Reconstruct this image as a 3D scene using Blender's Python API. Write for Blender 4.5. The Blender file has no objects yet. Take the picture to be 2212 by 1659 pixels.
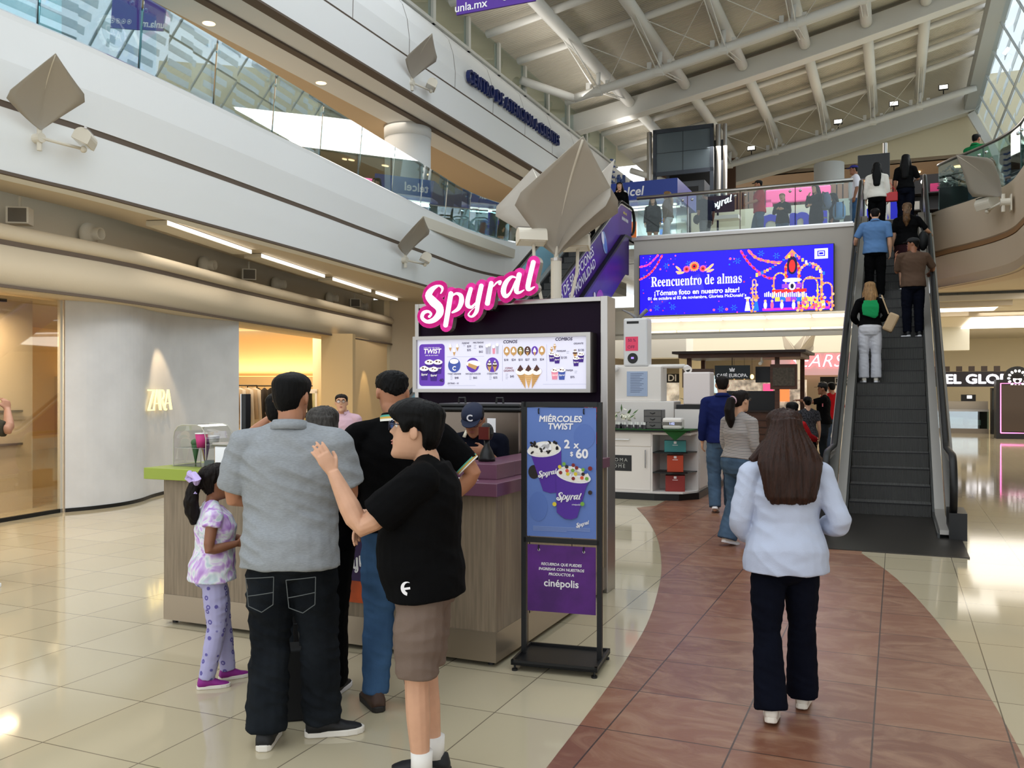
import bpy, bmesh, math, random
from mathutils import Vector, Matrix, noise
random.seed(7)
R = math.radians
S = bpy.context.scene
COL = S.collection
# ---------------------------------------------------------------- camera, sky, exposure
FPX, CXP, HZ, EYE = 1930.0, 1106.0, 840.0, 1.67
cd = bpy.data.cameras.new('camera'); cam = bpy.data.objects.new('camera', cd); COL.objects.link(cam)
cam.location = (0, 0, EYE); cam.rotation_euler = (R(90), 0, 0)
cd.sensor_width = 36; cd.lens = 36*FPX/2212; cd.shift_y = 10.5/2212; cd.clip_end = 300; cd.clip_start = .05
S.camera = cam
w = bpy.data.worlds.new('sky'); S.world = w; w.use_nodes = True
bgn = w.node_tree.nodes['Background']; bgn.inputs[0].default_value = (.90, .955, 1.0, 1); bgn.inputs[1].default_value = 1.2
S.view_settings.view_transform = 'Standard'; S.view_settings.look = 'None'; S.view_settings.gamma = 1
S.view_settings.use_curve_mapping = False
S.view_settings.exposure = 0.20
S.cycles.max_bounces = 7; S.cycles.diffuse_bounces = 3; S.cycles.glossy_bounces = 3; S.cycles.transparent_max_bounces = 12
S.cycles.sample_clamp_indirect = 4; S.cycles.caustics_reflective = False; S.cycles.caustics_refractive = False
# building axes: E runs to the right along the bridge, A runs away along the escalators
TH = R(23.3); CT, ST = math.cos(TH), math.sin(TH)
def W(u, v, z=0.0): return Vector((u*CT+v*ST, -u*ST+v*CT, z))
def area(name, loc, sx, sy, power, color=(1, 1, 1), rot=(0, 0, 0), spread=180):
    l = bpy.data.lights.new(name, 'AREA'); l.shape = 'RECTANGLE'; l.size = sx; l.size_y = sy; l.energy = power; l.color = color; l.spread = R(spread)
    o = bpy.data.objects.new(name, l); COL.objects.link(o); o.location = loc; o.rotation_euler = rot; return o
def spot(name, loc, target, power, color=(1, .85, .6), ang=40, blend=.6, rad=.03):
    l = bpy.data.lights.new(name, 'SPOT'); l.energy = power; l.color = color; l.spot_size = R(ang); l.spot_blend = blend; l.shadow_soft_size = rad
    o = bpy.data.objects.new(name, l); COL.objects.link(o); o.location = loc
    o.rotation_euler = (Vector(target)-Vector(loc)).to_track_quat('-Z', 'Y').to_euler(); return o
def point(name, loc, power, color=(1, .85, .65), rad=.1):
    l = bpy.data.lights.new(name, 'POINT'); l.energy = power; l.color = color; l.shadow_soft_size = rad
    o = bpy.data.objects.new(name, l); COL.objects.link(o); o.location = loc; return o
WARM = (1, .74, .45); NEUT = (1, .95, .88)
# lamps: cove strips under the bridge, shop ceilings, warm soffits; plus an added roof fill
bgn.inputs[1].default_value = 1.55
area('cove_light', W(-3.2, 22.95, 3.36), 6.5, .25, 3, NEUT, (0, 0, -TH))
area('hall_ceiling_light', W(-5, 31, 3.68), 10, 12, 620, (1, .95, .86), (0, 0, -TH))
area('bakery_ceiling_light', W(6.5, 31, 3.68), 9, 10, 620, (1, .93, .82), (0, 0, -TH))
area('store_ceiling_light', (-6.6, 20.6, 3.3), 3, 8, 260, (1, .80, .52), (0, 0, R(-12)))
area('upper_corridor_light', W(-12.2, 16, 8.0), 3.0, 20, 230, (1, .90, .77), (0, 0, -TH))
area('upper_hall_light', W(-2, 31.5, 10.0), 8, 6, 620, NEUT, (0, 0, -TH))
area('right_gallery_light', W(4.5, 24, 8.4), 4, 6, 200, NEUT, (0, 0, -TH))
area('roof_fill_light', W(-8.4, 27, 10.5), .5, 18, 70, (1, .96, .90), (R(180), R(-30), -TH))  # added fill that brightens the roof underside; no fixture stands here
for k, (x, y, L) in enumerate(((-4.75, 13.95, 2.7), (-4.05, 17.1, 2.9), (-3.55, 20.2, 2.4), (-3.0, 22.5, 1.7))):
    area('linear_lamp', (x, y, 3.96), .3, L, 8, (1, .93, .82), (0, 0, R(-12)), 120)
area('linear_lamp', (-5.5, 8.5, 3.96), .3, 3.0, 8, (1, .93, .82), (0, 0, R(-12)), 110)
area('phone_kiosk_light', W(-6.8, 25.9, 7.0), 1.4, .8, 45, (.92, .97, 1), (0, 0, -TH))
area('upper_shop_light', W(4.5, 31.5, 8.3), 5, 3, 170, (.93, .98, 1), (0, 0, -TH))
area('right_ceiling_light', W(4.2, 21.5, 3.85), 3, 3, 120, (1, .93, .82), (0, 0, -TH))
area('left_hall_light', (-4.2, 9.5, 4.0), .8, 6, 60, (1, .95, .88), (0, 0, R(-14)))
spot('sign_spotlight', (-5.12, 13.75, 2.84), (-5.50, 14.1, 1.3), 60, (1, .72, .40), 46, .5)
# ---------------------------------------------------------------- materials
def lin(c):
    return tuple((x/255/12.92 if x/255 <= .04045 else ((x/255+.055)/1.055)**2.4) for x in c)
_M = {}
def mat(n, c, r=.6, m=0.0, e=0.0, bump=0.0, bs=60.0, var=0.0, vs=6.0, st=(1, 1, 1), sp=.4, coat=0.0, al=1.0):
    """plain principled material; var mixes a darker tone by noise, bump adds fine relief, st stretches both"""
    if n in _M: return _M[n]
    M = bpy.data.materials.new(n); M.use_nodes = True; t = M.node_tree; b = t.nodes['Principled BSDF']
    c4 = (*lin(c), 1)
    b.inputs['Base Color'].default_value = c4; b.inputs['Roughness'].default_value = r; b.inputs['Metallic'].default_value = m
    b.inputs['Specular IOR Level'].default_value = sp; b.inputs['Coat Weight'].default_value = coat; b.inputs['Alpha'].default_value = al
    if e: b.inputs['Emission Color'].default_value = c4; b.inputs['Emission Strength'].default_value = e
    if var or bump:
        tc = t.nodes.new('ShaderNodeTexCoord'); mp = t.nodes.new('ShaderNodeMapping'); mp.inputs['Scale'].default_value = st
        t.links.new(tc.outputs['Object'], mp.inputs['Vector'])
    if var:
        nz = t.nodes.new('ShaderNodeTexNoise'); nz.inputs['Scale'].default_value = vs; nz.inputs['Detail'].default_value = 5
        mx = t.nodes.new('ShaderNodeMix'); mx.data_type = 'RGBA'
        rp = t.nodes.new('ShaderNodeMapRange'); rp.inputs[1].default_value = .35; rp.inputs[2].default_value = .65
        mx.inputs[6].default_value = c4; mx.inputs[7].default_value = (*[x*(1-var) for x in c4[:3]], 1)
        t.links.new(mp.outputs[0], nz.inputs['Vector']); t.links.new(nz.outputs['Fac'], rp.inputs[0]); t.links.new(rp.outputs[0], mx.inputs[0])
        t.links.new(mx.outputs[2], b.inputs['Base Color'])
        if e: t.links.new(mx.outputs[2], b.inputs['Emission Color'])
    if bump:
        nb = t.nodes.new('ShaderNodeTexNoise'); nb.inputs['Scale'].default_value = bs; nb.inputs['Detail'].default_value = 4
        bp = t.nodes.new('ShaderNodeBump'); bp.inputs['Strength'].default_value = bump; bp.inputs['Distance'].default_value = .02
        t.links.new(mp.outputs[0], nb.inputs['Vector']); t.links.new(nb.outputs['Fac'], bp.inputs['Height']); t.links.new(bp.outputs[0], b.inputs['Normal'])
    _M[n] = M; return M
def glass(n, tint=(225, 240, 238), refl=.12, rough=.02, edge=.5, gain=.4):
    if n in _M: return _M[n]
    M = bpy.data.materials.new(n); M.use_nodes = True; t = M.node_tree; t.nodes.clear()
    o = t.nodes.new('ShaderNodeOutputMaterial'); mx = t.nodes.new('ShaderNodeMixShader'); tr = t.nodes.new('ShaderNodeBsdfTransparent'); gl = t.nodes.new('ShaderNodeBsdfGlossy')
    tr.inputs[0].default_value = (*lin(tint), 1); gl.inputs['Roughness'].default_value = rough; gl.inputs[0].default_value = (.95, .97, 1, 1)
    lw = t.nodes.new('ShaderNodeLayerWeight'); lw.inputs[0].default_value = edge
    mr = t.nodes.new('ShaderNodeMapRange'); mr.inputs[3].default_value = refl; mr.inputs[4].default_value = min(1, refl+gain)
    t.links.new(lw.outputs['Facing'], mr.inputs[0]); t.links.new(mr.outputs[0], mx.inputs[0])
    t.links.new(tr.outputs[0], mx.inputs[1]); t.links.new(gl.outputs[0], mx.inputs[2]); t.links.new(mx.outputs[0], o.inputs[0])
    _M[n] = M; return M
# ---------------------------------------------------------------- mesh builder
class MB:
    def __init__(s): s.bm = bmesh.new(); s.ms = []
    def mi(s, m):
        if m is None: return 0
        if m not in s.ms: s.ms.append(m)
        return s.ms.index(m)
    def face(s, vs, m=None):
        try:
            f = s.bm.faces.new(vs); f.material_index = s.mi(m); return f
        except ValueError: return None
    def poly(s, pts, m=None): return s.face([s.bm.verts.new(p) for p in pts], m)
    def box(s, x0, y0, z0, x1, y1, z1, m=None, M=None):
        v = [Vector((x, y, z)) for x in (x0, x1) for y in (y0, y1) for z in (z0, z1)]
        if M: v = [M @ p for p in v]
        v = [s.bm.verts.new(p) for p in v]
        for q in ((0, 1, 3, 2), (4, 6, 7, 5), (0, 4, 5, 1), (2, 3, 7, 6), (0, 2, 6, 4), (1, 5, 7, 3)): s.face([v[i] for i in q], m)
        return s
    def rings(s, rr, m=None, cap=True, closed=False):
        vv = [[s.bm.verts.new(p) for p in r] for r in rr]; n = len(vv[0])
        L = len(vv)
        for i in range(L if closed else L-1):
            a, b = vv[i], vv[(i+1) % L]
            for j in range(n): s.face([a[j], a[(j+1) % n], b[(j+1) % n], b[j]], m)
        if cap and not closed: s.face(vv[0][::-1], m); s.face(vv[-1], m)
        return s
    def tube(s, pts, rad, seg=12, m=None, ref=None, cap=True):
        """pts: points, rad: number / list of numbers / list of (ra, rb); ref: direction of ra"""
        P = [Vector(p) for p in pts]; n = len(P); rr = []; up = None
        for i, p in enumerate(P):
            d = (P[min(i+1, n-1)]-P[max(i-1, 0)])
            d = d.normalized() if d.length > 1e-9 else Vector((0, 0, 1))
            if ref is not None: a = Vector(ref); a = a-d*a.dot(d)
            elif up is None: a = d.orthogonal()
            else: a = up-d*up.dot(d)
            if a.length < 1e-6: a = d.orthogonal()
            a.normalize(); up = a; b = d.cross(a)
            q = rad[i] if isinstance(rad, (list, tuple)) else rad
            ra, rb = q if isinstance(q, (list, tuple)) else (q, q)
            rr.append([p+a*(ra*math.cos(2*math.pi*k/seg))+b*(rb*math.sin(2*math.pi*k/seg)) for k in range(seg)])
        return s.rings(rr, m, cap)
    def cyl(s, p, q, r, r2=None, seg=16, m=None): return s.tube([p, q], [r, r if r2 is None else r2], seg, m)
    def ell(s, c, rx, ry, rz, m=None, seg=14, rg=9, M=None):
        c = Vector(c); rr = []
        for i in range(rg+1):
            t = math.pi*(i+.02)/(rg+.04); rr.append([Vector((rx*math.sin(t)*math.cos(2*math.pi*k/seg), ry*math.sin(t)*math.sin(2*math.pi*k/seg), -rz*math.cos(t))) for k in range(seg)])
        rr = [[c+(M @ p if M else p) for p in r] for r in rr]
        return s.rings(rr, m)
    def lathe(s, prof, c=(0, 0, 0), seg=20, m=None, cap=True):
        c = Vector(c)
        return s.rings([[c+Vector((r*math.cos(2*math.pi*k/seg), r*math.sin(2*math.pi*k/seg), z)) for k in range(seg)] for r, z in prof], m, cap)
    def prism(s, pts, z0, z1, m=None, ms=None):
        a = [s.bm.verts.new((x, y, z0)) for x, y in pts]; b = [s.bm.verts.new((x, y, z1)) for x, y in pts]; n = len(a)
        s.face(a[::-1], m); s.face(b, m)
        for i in range(n): s.face([a[i], a[(i+1) % n], b[(i+1) % n], b[i]], ms or m)
        return s
    def sweep(s, plan, prof, m=None, closed=False):
        """profile (offset to the left of travel, z) swept along plan points (x, y)"""
        n = len(plan); rr = []
        for i in range(n):
            a, b = Vector(plan[max(i-1, 0)][:2]), Vector(plan[min(i+1, n-1)][:2]); d = (b-a).normalized(); nn = Vector((-d.y, d.x))
            rr.append([Vector((plan[i][0]+nn.x*o, plan[i][1]+nn.y*o, z)) for o, z in prof])
        vv = [[s.bm.verts.new(p) for p in r] for r in rr]; k = len(prof)
        for i in range(n-1):
            for j in range(k if closed else k-1): s.face([vv[i][j], vv[i][(j+1) % k], vv[i+1][(j+1) % k], vv[i+1][j]], m)
        if closed: s.face(vv[0], m); s.face(vv[-1][::-1], m)
        return s
    def mesh(s, me, M, m):
        k = s.mi(m); vs = [s.bm.verts.new(M @ v.co) for v in me.vertices]
        for p in me.polygons:
            try: f = s.bm.faces.new([vs[i] for i in p.vertices]); f.material_index = k
            except ValueError: pass
        return s
    # flat art in the local XY plane, l is the layer
    def rect(s, x0, y0, x1, y1, m, l=1): return s.poly([(x0, y0, l*LAY), (x1, y0, l*LAY), (x1, y1, l*LAY), (x0, y1, l*LAY)], m) and s
    def rrect(s, x0, y0, x1, y1, r, m, l=1):
        p = []
        for cx, cy, a in ((x1-r, y1-r, 0), (x0+r, y1-r, 90), (x0+r, y0+r, 180), (x1-r, y0+r, 270)):
            p += [(cx+r*math.cos(R(a+k*18)), cy+r*math.sin(R(a+k*18)), l*LAY) for k in range(6)]
        s.poly(p, m); return s
    def disc(s, x, y, rx, ry, m, l=1, seg=24, rot=0.0):
        c, q = math.cos(rot), math.sin(rot); p = []
        for k in range(seg):
            a = 2*math.pi*k/seg; X, Y = rx*math.cos(a), ry*math.sin(a); p.append((x+X*c-Y*q, y+X*q+Y*c, l*LAY))
        s.poly(p, m); return s
    def p2(s, pts, m, l=1): s.poly([(x, y, l*LAY) for x, y in pts], m); return s
    def text(s, t, x, y, h, m, l=1, **k):
        s.mesh(textmesh(t, h, **k), Matrix.Translation((x, y, l*LAY)) @ Matrix.Rotation(k.get('rot', 0.0), 4, 'Z'), m); return s
    def stroke(s, pts, ws, z0, z1, m, ms=None, grow=0.0, M=None, step=4):
        P, Wd = smooth(pts, ws, step)
        L, Rr = [], []
        n = len(P)
        for i in range(n):
            d = (P[min(i+1, n-1)]-P[max(i-1, 0)]).normalized(); nn = Vector((-d.y, d.x)); h = Wd[i]/2+grow
            L.append(P[i]+nn*h); Rr.append(P[i]-nn*h)
        def add(pl):
            if M: pl = [(M @ Vector((p[0], p[1], 0))).to_2d() for p in pl]
            s.prism([(p[0], p[1]) for p in pl], z0, z1, m, ms)
        for i in range(n-1): add([L[i], Rr[i], Rr[i+1], L[i+1]])
        if grow > 0 or len(pts) > 2:
            for i in (range(0, n, 2) if grow > 0 else (0, n-1)):
                h = Wd[i]/2+grow; add([P[i]+Vector((h*math.cos(2*math.pi*k/14), h*math.sin(2*math.pi*k/14))) for k in range(14)])
        return s
    def build(s, name, parent=None, m=None, smooth=False, bev=0.0, M=None, seg=2, flip=True):
        if flip: bmesh.ops.recalc_face_normals(s.bm, faces=s.bm.faces)
        me = bpy.data.meshes.new(name); s.bm.to_mesh(me); s.bm.free()
        if m is not None and not s.ms: me.materials.append(m)
        for x in s.ms: me.materials.append(x)
        if smooth:
            for p in me.polygons: p.use_smooth = True
        o = bpy.data.objects.new(name, me); COL.objects.link(o)
        if parent is not None: o.parent = parent
        if M is not None: o.matrix_local = M
        if bev:
            b = o.modifiers.new('bevel', 'BEVEL'); b.width = bev; b.segments = seg; b.limit_method = 'ANGLE'; b.angle_limit = R(35)
        return o
LAY = .0012
def smooth(pts, ws, step):
    P = [Vector(p) for p in pts]; n = len(P); O, Q = [], []
    if n == 2: return P, list(ws)
    for i in range(n-1):
        p0, p1, p2, p3 = P[max(i-1, 0)], P[i], P[i+1], P[min(i+2, n-1)]
        for k in range(step):
            t = k/step
            O.append(.5*((2*p1)+(p2-p0)*t+(2*p0-5*p1+4*p2-p3)*t*t+(3*p1-p0-3*p2+p3)*t**3)); Q.append(ws[i]*(1-t)+ws[i+1]*t)
    O.append(P[-1]); Q.append(ws[-1]); return O, Q
_T = {}
def textmesh(t, h, bold=0.0, shear=0.0, sx=1.0, al='CENTER', ext=0.0, sp=1.0, rot=0.0, res=3):
    key = (t, h, bold, shear, sx, al, ext, sp, res)
    if key in _T: return _T[key]
    c = bpy.data.curves.new('text', 'FONT'); c.body = t; c.size = h*1.38; c.shear = shear; c.align_x = al; c.align_y = 'CENTER'; c.extrude = ext; c.space_character = sp
    c.resolution_u = res
    o = bpy.data.objects.new('text', c); COL.objects.link(o); bpy.context.view_layer.update()
    me = bpy.data.meshes.new_from_object(o.evaluated_get(bpy.context.evaluated_depsgraph_get()))
    if bold:
        bm = bmesh.new(); d = bold*h*.9
        for q, (dx, dy) in enumerate(((0, 0), (d, 0), (-d, 0), (0, d), (0, -d), (d*.7, d*.7), (-d*.7, -d*.7), (d*.7, -d*.7), (-d*.7, d*.7))):
            n = len(bm.verts); bm.from_mesh(me); bm.verts.ensure_lookup_table()
            for v in bm.verts[n:]: v.co.x += dx; v.co.y += dy; v.co.z += q*5e-5
        bm.to_mesh(me); bm.free()
    bpy.data.objects.remove(o); bpy.data.curves.remove(c)
    for v in me.vertices: v.co.x *= sx
    _T[key] = me; return me
def empty(name, loc=(0, 0, 0), rz=0.0, sc=1.0):
    o = bpy.data.objects.new(name, None); COL.objects.link(o); o.location = loc; o.rotation_euler = (0, 0, rz); o.scale = (sc, sc, sc); o.empty_display_size = .1; return o
def tag(o, label, cat, group=None):
    o['label'] = label; o['category'] = cat
    if group: o['group'] = group
    return o
def thing(name, label, cat, loc=(0, 0, 0), rz=-TH, group=None, sc=1.0): return tag(empty(name, loc, rz, sc), label, cat, group)
def struct(o, label=None):
    o['kind'] = 'structure'
    if label: o['label'] = label
    return o
UV = Matrix.Rotation(-TH, 4, 'Z')
def copy_tree(o, parent=None):
    c = o.copy(); COL.objects.link(c); c.parent = parent
    for ch in list(o.children): copy_tree(ch, c)
    return c
def at(px, py, Y): return Vector(((px-CXP)*Y/FPX, Y, EYE-(py-HZ)*Y/FPX))
def fl(px, py, z=0.0):
    Y = (EYE-z)*FPX/(py-HZ); return Vector(((px-CXP)*Y/FPX, Y, z))
def plane(o, right, up=(0, 0, 1)):
    """matrix of a wall-mounted drawing plane: local X to the right, Y up, Z to the viewer"""
    r = Vector(right).normalized(); u = Vector(up).normalized(); n = r.cross(u)
    M = Matrix.Identity(4)
    for i, c in enumerate((r, u, n, Vector(o))):
        M[0][i], M[1][i], M[2][i] = c
    return M
EV, AV = W(1, 0), W(0, 1)
# ---------------------------------------------------------------- palette
white = mat('white_paint', (232, 232, 230), .65, bump=.04, bs=90)
offw = mat('off_white_paint', (216, 208, 192), .7)
beige = mat('beige_paint', (205, 190, 165), .75, bump=.05, bs=40)
cream = mat('cream_wall', (226, 212, 180), .8)
taupe = mat('taupe_line', (96, 82, 70), .7)
warmceil = mat('warm_ceiling_paint', (212, 198, 176), .75)
steel = mat('brushed_steel', (170, 165, 160), .32, 1.0, bump=.03, bs=30, st=(1, 1, 30))
chrome = mat('polished_steel', (205, 205, 205), .14, 1.0)
black = mat('black_metal', (16, 16, 17), .4)
blackm = mat('matt_black', (10, 10, 11), .75)
rubber = mat('black_rubber', (14, 14, 15), .5)
clear = glass('clear_glass', (236, 244, 242), .03, .02, .28)
mirrorg = glass('reflecting_glass', (206, 226, 228), .30, .012, .4, .2)
glow = mat('lamp_diffuser', (255, 250, 240), .5, e=1.8)
warmglow = mat('warm_lamp_diffuser', (255, 225, 170), .5, e=2.2)
paleb = mat('roof_steel_white', (214, 212, 206), .5)
deckm = mat('corrugated_roof_deck', (198, 190, 174), .6)
t = deckm.node_tree; wv = t.nodes.new('ShaderNodeTexWave'); wv.inputs['Scale'].default_value = 3.2; wv.bands_direction = 'Y'
tc = t.nodes.new('ShaderNodeTexCoord'); bp = t.nodes.new('ShaderNodeBump'); bp.inputs['Strength'].default_value = .6; bp.inputs['Distance'].default_value = .05
t.links.new(tc.outputs['Object'], wv.inputs['Vector']); t.links.new(wv.outputs['Fac'], bp.inputs['Height']); t.links.new(bp.outputs[0], t.nodes['Principled BSDF'].inputs['Normal'])

def tiles(n, c1, c2, grout, rough, noise_c=None, bump=.0, coat=0.0, gw=.0035, spec=.5):
    M = bpy.data.materials.new(n); M.use_nodes = True; t = M.node_tree; b = t.nodes['Principled BSDF']
    tc = t.nodes.new('ShaderNodeTexCoord'); mp = t.nodes.new('ShaderNodeMapping'); mp.inputs['Location'].default_value = (1.306+60, -7.2+60, 0)
    br = t.nodes.new('ShaderNodeTexBrick'); br.offset = 0; br.squash = 1
    for i, v in ((4, 1.0), (5, gw), (6, .1), (7, .0), (8, .6), (9, .6)): br.inputs[i].default_value = v
    br.inputs[1].default_value = (*lin(c1), 1); br.inputs[2].default_value = (*lin(c2), 1); br.inputs[3].default_value = (*lin(grout), 1)
    L = t.links.new
    L(tc.outputs['Object'], mp.inputs['Vector']); L(mp.outputs[0], br.inputs['Vector'])
    out = br.outputs['Color']
    if noise_c:
        nz = t.nodes.new('ShaderNodeTexNoise'); nz.inputs['Scale'].default_value = 2.4; nz.inputs['Detail'].default_value = 9; nz.inputs['Roughness'].default_value = .62; nz.inputs['Distortion'].default_value = 1.8
        mp2 = t.nodes.new('ShaderNodeMapping'); mp2.inputs['Scale'].default_value = (1.0, 1.6, 1); L(tc.outputs['Object'], mp2.inputs['Vector']); L(mp2.outputs[0], nz.inputs['Vector'])
        rp = t.nodes.new('ShaderNodeMapRange'); rp.inputs[1].default_value = .44; rp.inputs[2].default_value = .72; rp.inputs[4].default_value = .8
        mx = t.nodes.new('ShaderNodeMix'); mx.data_type = 'RGBA'; mx.inputs[7].default_value = (*lin(noise_c), 1)
        L(nz.outputs['Fac'], rp.inputs[0]); L(rp.outputs[0], mx.inputs[0]); L(out, mx.inputs[6])
        m2 = t.nodes.new('ShaderNodeMix'); m2.data_type = 'RGBA'; m2.inputs[7].default_value = (*lin(grout), 1)
        L(br.outputs['Fac'], m2.inputs[0]); L(mx.outputs[2], m2.inputs[6]); out = m2.outputs[2]
        bp = t.nodes.new('ShaderNodeBump'); bp.inputs['Strength'].default_value = bump; bp.inputs['Distance'].default_value = .01
        L(nz.outputs['Fac'], bp.inputs['Height']); L(bp.outputs[0], b.inputs['Normal'])
    L(out, b.inputs['Base Color']); b.inputs['Roughness'].default_value = rough; b.inputs['Coat Weight'].default_value = coat; b.inputs['Coat Roughness'].default_value = .05
    b.inputs['Specular IOR Level'].default_value = spec
    return M
creamtile = tiles('polished_cream_tile', (196, 184, 156), (188, 176, 147), (120, 110, 92), .07, spec=.68)
slate = tiles('brown_slate_tile', (134, 88, 64), (114, 71, 53), (62, 44, 36), .36, (160, 124, 98), .25, gw=.0045)

# ---------------------------------------------------------------- floor
b = MB(); b.poly([(-40, -14, 0), (40, -14, 0), (40, 62, 0), (-40, 62, 0)]); struct(b.build('floor', None, creamtile, M=UV))
lc = [(1181, 1659), (1254, 1564), (1314, 1483), (1358, 1417), (1397, 1350), (1419, 1286), (1429, 1226), (1421, 1167), (1401, 1127), (1375, 1097)]
rc = [(1860, 1195), (1915, 1233), (1963, 1275), (2009, 1325), (2047, 1372), (2089, 1430), (2128, 1491), (2163, 1549), (2212, 1639)]
Lp = [Vector((-.9, 1.2, 0)), Vector((-.15, 3.1, 0))]+[fl(*p) for p in lc]
Rp = [fl(*p) for p in rc]+[Vector((2.0, 3.2, 0)), Vector((1.3, 1.2, 0))]
Lp, _ = smooth(Lp, [1]*len(Lp), 4); Rp, _ = smooth(Rp, [1]*len(Rp), 4)
ui = UV.inverted()
b = MB(); b.poly([((ui @ p).x, (ui @ p).y, .003) for p in Lp+[Vector((2.05, 12.75, 0)), Vector((4.0, 17.5, 0)), Vector((6.5, 17.5, 0)), Vector((4.6, 11.0, 0))]+Rp], slate)
struct(b.build('floor_path', M=UV), 'curving brown slate path through the cream floor')

# ---------------------------------------------------------------- left shop front (lintel, ledge, soffit)
lint = [(-7.6, 3.0), (-6.9, 6.5), (-6.3, 8.8), (-5.95, 10.39), (-5.27, 12.5), (-4.74, 15.86), (-4.0, 20), (-3.33, 23.6), (-3.25, 24.2)]
lint, _ = smooth(lint, [1]*len(lint), 4); lint = [(p.x, p.y) for p in lint]
struct(MB().sweep(lint, [(0, 2.87), (0, 3.36), (.04, 3.36), (.04, 3.41), (.0, 3.41), (-.05, 3.46), (-.05, 3.54), (0, 3.60), (.12, 3.62), (.5, 3.58), (.5, 4.6), (.9, 4.6), (.9, 2.87)], beige, True).build('beam_lintel', smooth=True), 'beige beam over the left shop fronts')
struct(MB().sweep(lint, [(.035, 3.355), (.035, 3.415), (-.004, 3.415), (-.004, 3.355)], taupe, True).build('trim_1'))
struct(MB().sweep(lint, [(-.012, 2.855), (-.012, 2.89), (.03, 2.89), (.03, 2.855)], taupe, True).build('trim_2'))
# soffit between recess wall and parapet
par = [(-8.5, -4), (-8.65, 1), (-8.75, 4), (-8.85, 6.64), (-8.84, 7.69), (-8.89, 8.63), (-9.01, 10.1), (-9.15, 11.6), (-9.3, 13.14), (-9.42, 14.2), (-9.63, 16.17), (-9.84, 18.2), (-10.06, 20.4), (-9.98, 22.05), (-9.6, 23.3), (-8.9, 23.95), (-7.9, 24.1)]
par, _ = smooth(par, [1]*len(par), 4); par = [(p.x, p.y) for p in par]
b = MB(); sw = [(ui @ Vector((x, y, 0))) for x, y in lint]
outer = [Vector((x-.05, y, 4.05)) for x, y in par]
b.poly([Vector((-12, -4, 4.05))]+[Vector((p.x-.3, p.y, 4.05)) for p in sw]+[Vector((-11.5, 22.6, 4.05)), Vector((-8.0, 24.6, 4.05))]+outer[::-1], warmceil)
o = struct(b.build('ceiling_left_soffit', M=UV)); 
prof = [(0, 4.0), (-.02, 4.0), (-.03, 4.4), (-.03, 4.70), (.02, 4.70), (.02, 4.77), (-.04, 4.77), (-.06, 5.2), (-.02, 5.68), (-.02, 5.74), (.3, 5.74), (.3, 4.0)]
struct(MB().sweep(par, prof, white, True).build('wall_left_parapet', M=UV, smooth=False), 'white curved parapet of the left gallery')
struct(MB().sweep(par, [(.015, 4.70), (.015, 4.77), (-.032, 4.77), (-.032, 4.70)], taupe, True).build('trim_3', M=UV))
struct(MB().sweep(par, [(.02, 3.985), (.02, 4.02), (-.03, 4.02), (-.03, 3.985)], taupe, True).build('trim_4', M=UV))
# upper corridor behind the parapet
b = MB(); b.box(-15, -4, 5.3, -9.75, 34, 5.55, offw)
struct(b.build('floor_left_gallery', M=UV))
struct(MB().box(-15.2, 11.5, 5.5, -14.6, 40, 8.3, mat('gallery_wall', (206, 190, 164), .7)).build('wall_left_gallery', M=UV))
struct(MB().box(-15, -4, 8.05, -9.82, 34, 8.2, mat('gallery_ceiling', (206, 182, 150), .7)).build('ceiling_left_gallery', M=UV))
struct(MB().box(-10.5, -4, 7.99, -10.34, 34, 8.06, taupe).build('trim_5', M=UV))
fas = [(0, 8.03), (-.03, 8.05), (-.03, 8.88), (.02, 8.88), (.02, 8.92), (-.03, 8.92), (-.04, 9.3), (.02, 9.75), (.14, 10.1), (.34, 10.34), (1.4, 10.34), (1.4, 8.03)]
b = MB(); b.sweep([(-9.8, -2), (-9.8, 39)], fas, white, True)
for v in [6+2.2*i for i in range(15)]:
    b.sweep([(-9.802, v), (-9.802, v+.02)], [(o-.004, z) for o, z in fas[5:10]], taupe)
struct(b.build('wall_left_upper_fascia', M=UV), 'white upper fascia with blue lettering')
struct(MB().box(-9.83, -2, 8.02, -9.6, 39, 8.06, taupe).build('trim_6', M=UV))
struct(MB().box(-9.85, -2, 8.875, -9.78, 39, 8.925, taupe).build('trim_7', M=UV))
# clerestory windows above the fascia
rz = lambda u: 10.5+.165*(u+9.8)+.0034*(u+9.8)**2
wfr = mat('window_frame_grey', (186, 186, 178), .5); dimroom = mat('office_wall', (196, 190, 168), .8)
struct(MB().box(-14, 3, 10.3, -13.8, 38, 12.2, dimroom).build('wall_left_office', M=UV))
struct(MB().box(-14, 3, 11.45, -10.2, 38, 11.55, dimroom).build('ceiling_left_office', M=UV))
for i in range(13):
    v = 9.2+1.9*i
    f = MB(); f.box(-10.22, v, 10.34, -10.08, v+.13, 11.5, wfr); f.box(-10.22, v, 11.3, -10.06, v+1.9, 11.5, wfr); f.box(-10.22, v, 10.34, -10.06, v+1.9, 10.42, wfr)
    f = struct(f.build('window_%d' % (i+1), M=UV))
    g = MB().box(-10.17, v+.13, 10.42, -10.15, v+1.9, 11.3, clear).build('pane', f)
for i, v in enumerate((13.4, 21)):
    tag(MB().box(-12.3, v, 11.42, -11.5, v+.9, 11.449, glow).build('ceiling_panel_light', M=UV), ('square white ceiling panel light seen through the office window near the top banner', 'square white ceiling panel light behind the office windows over the blue lettering')[i], 'light')

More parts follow.
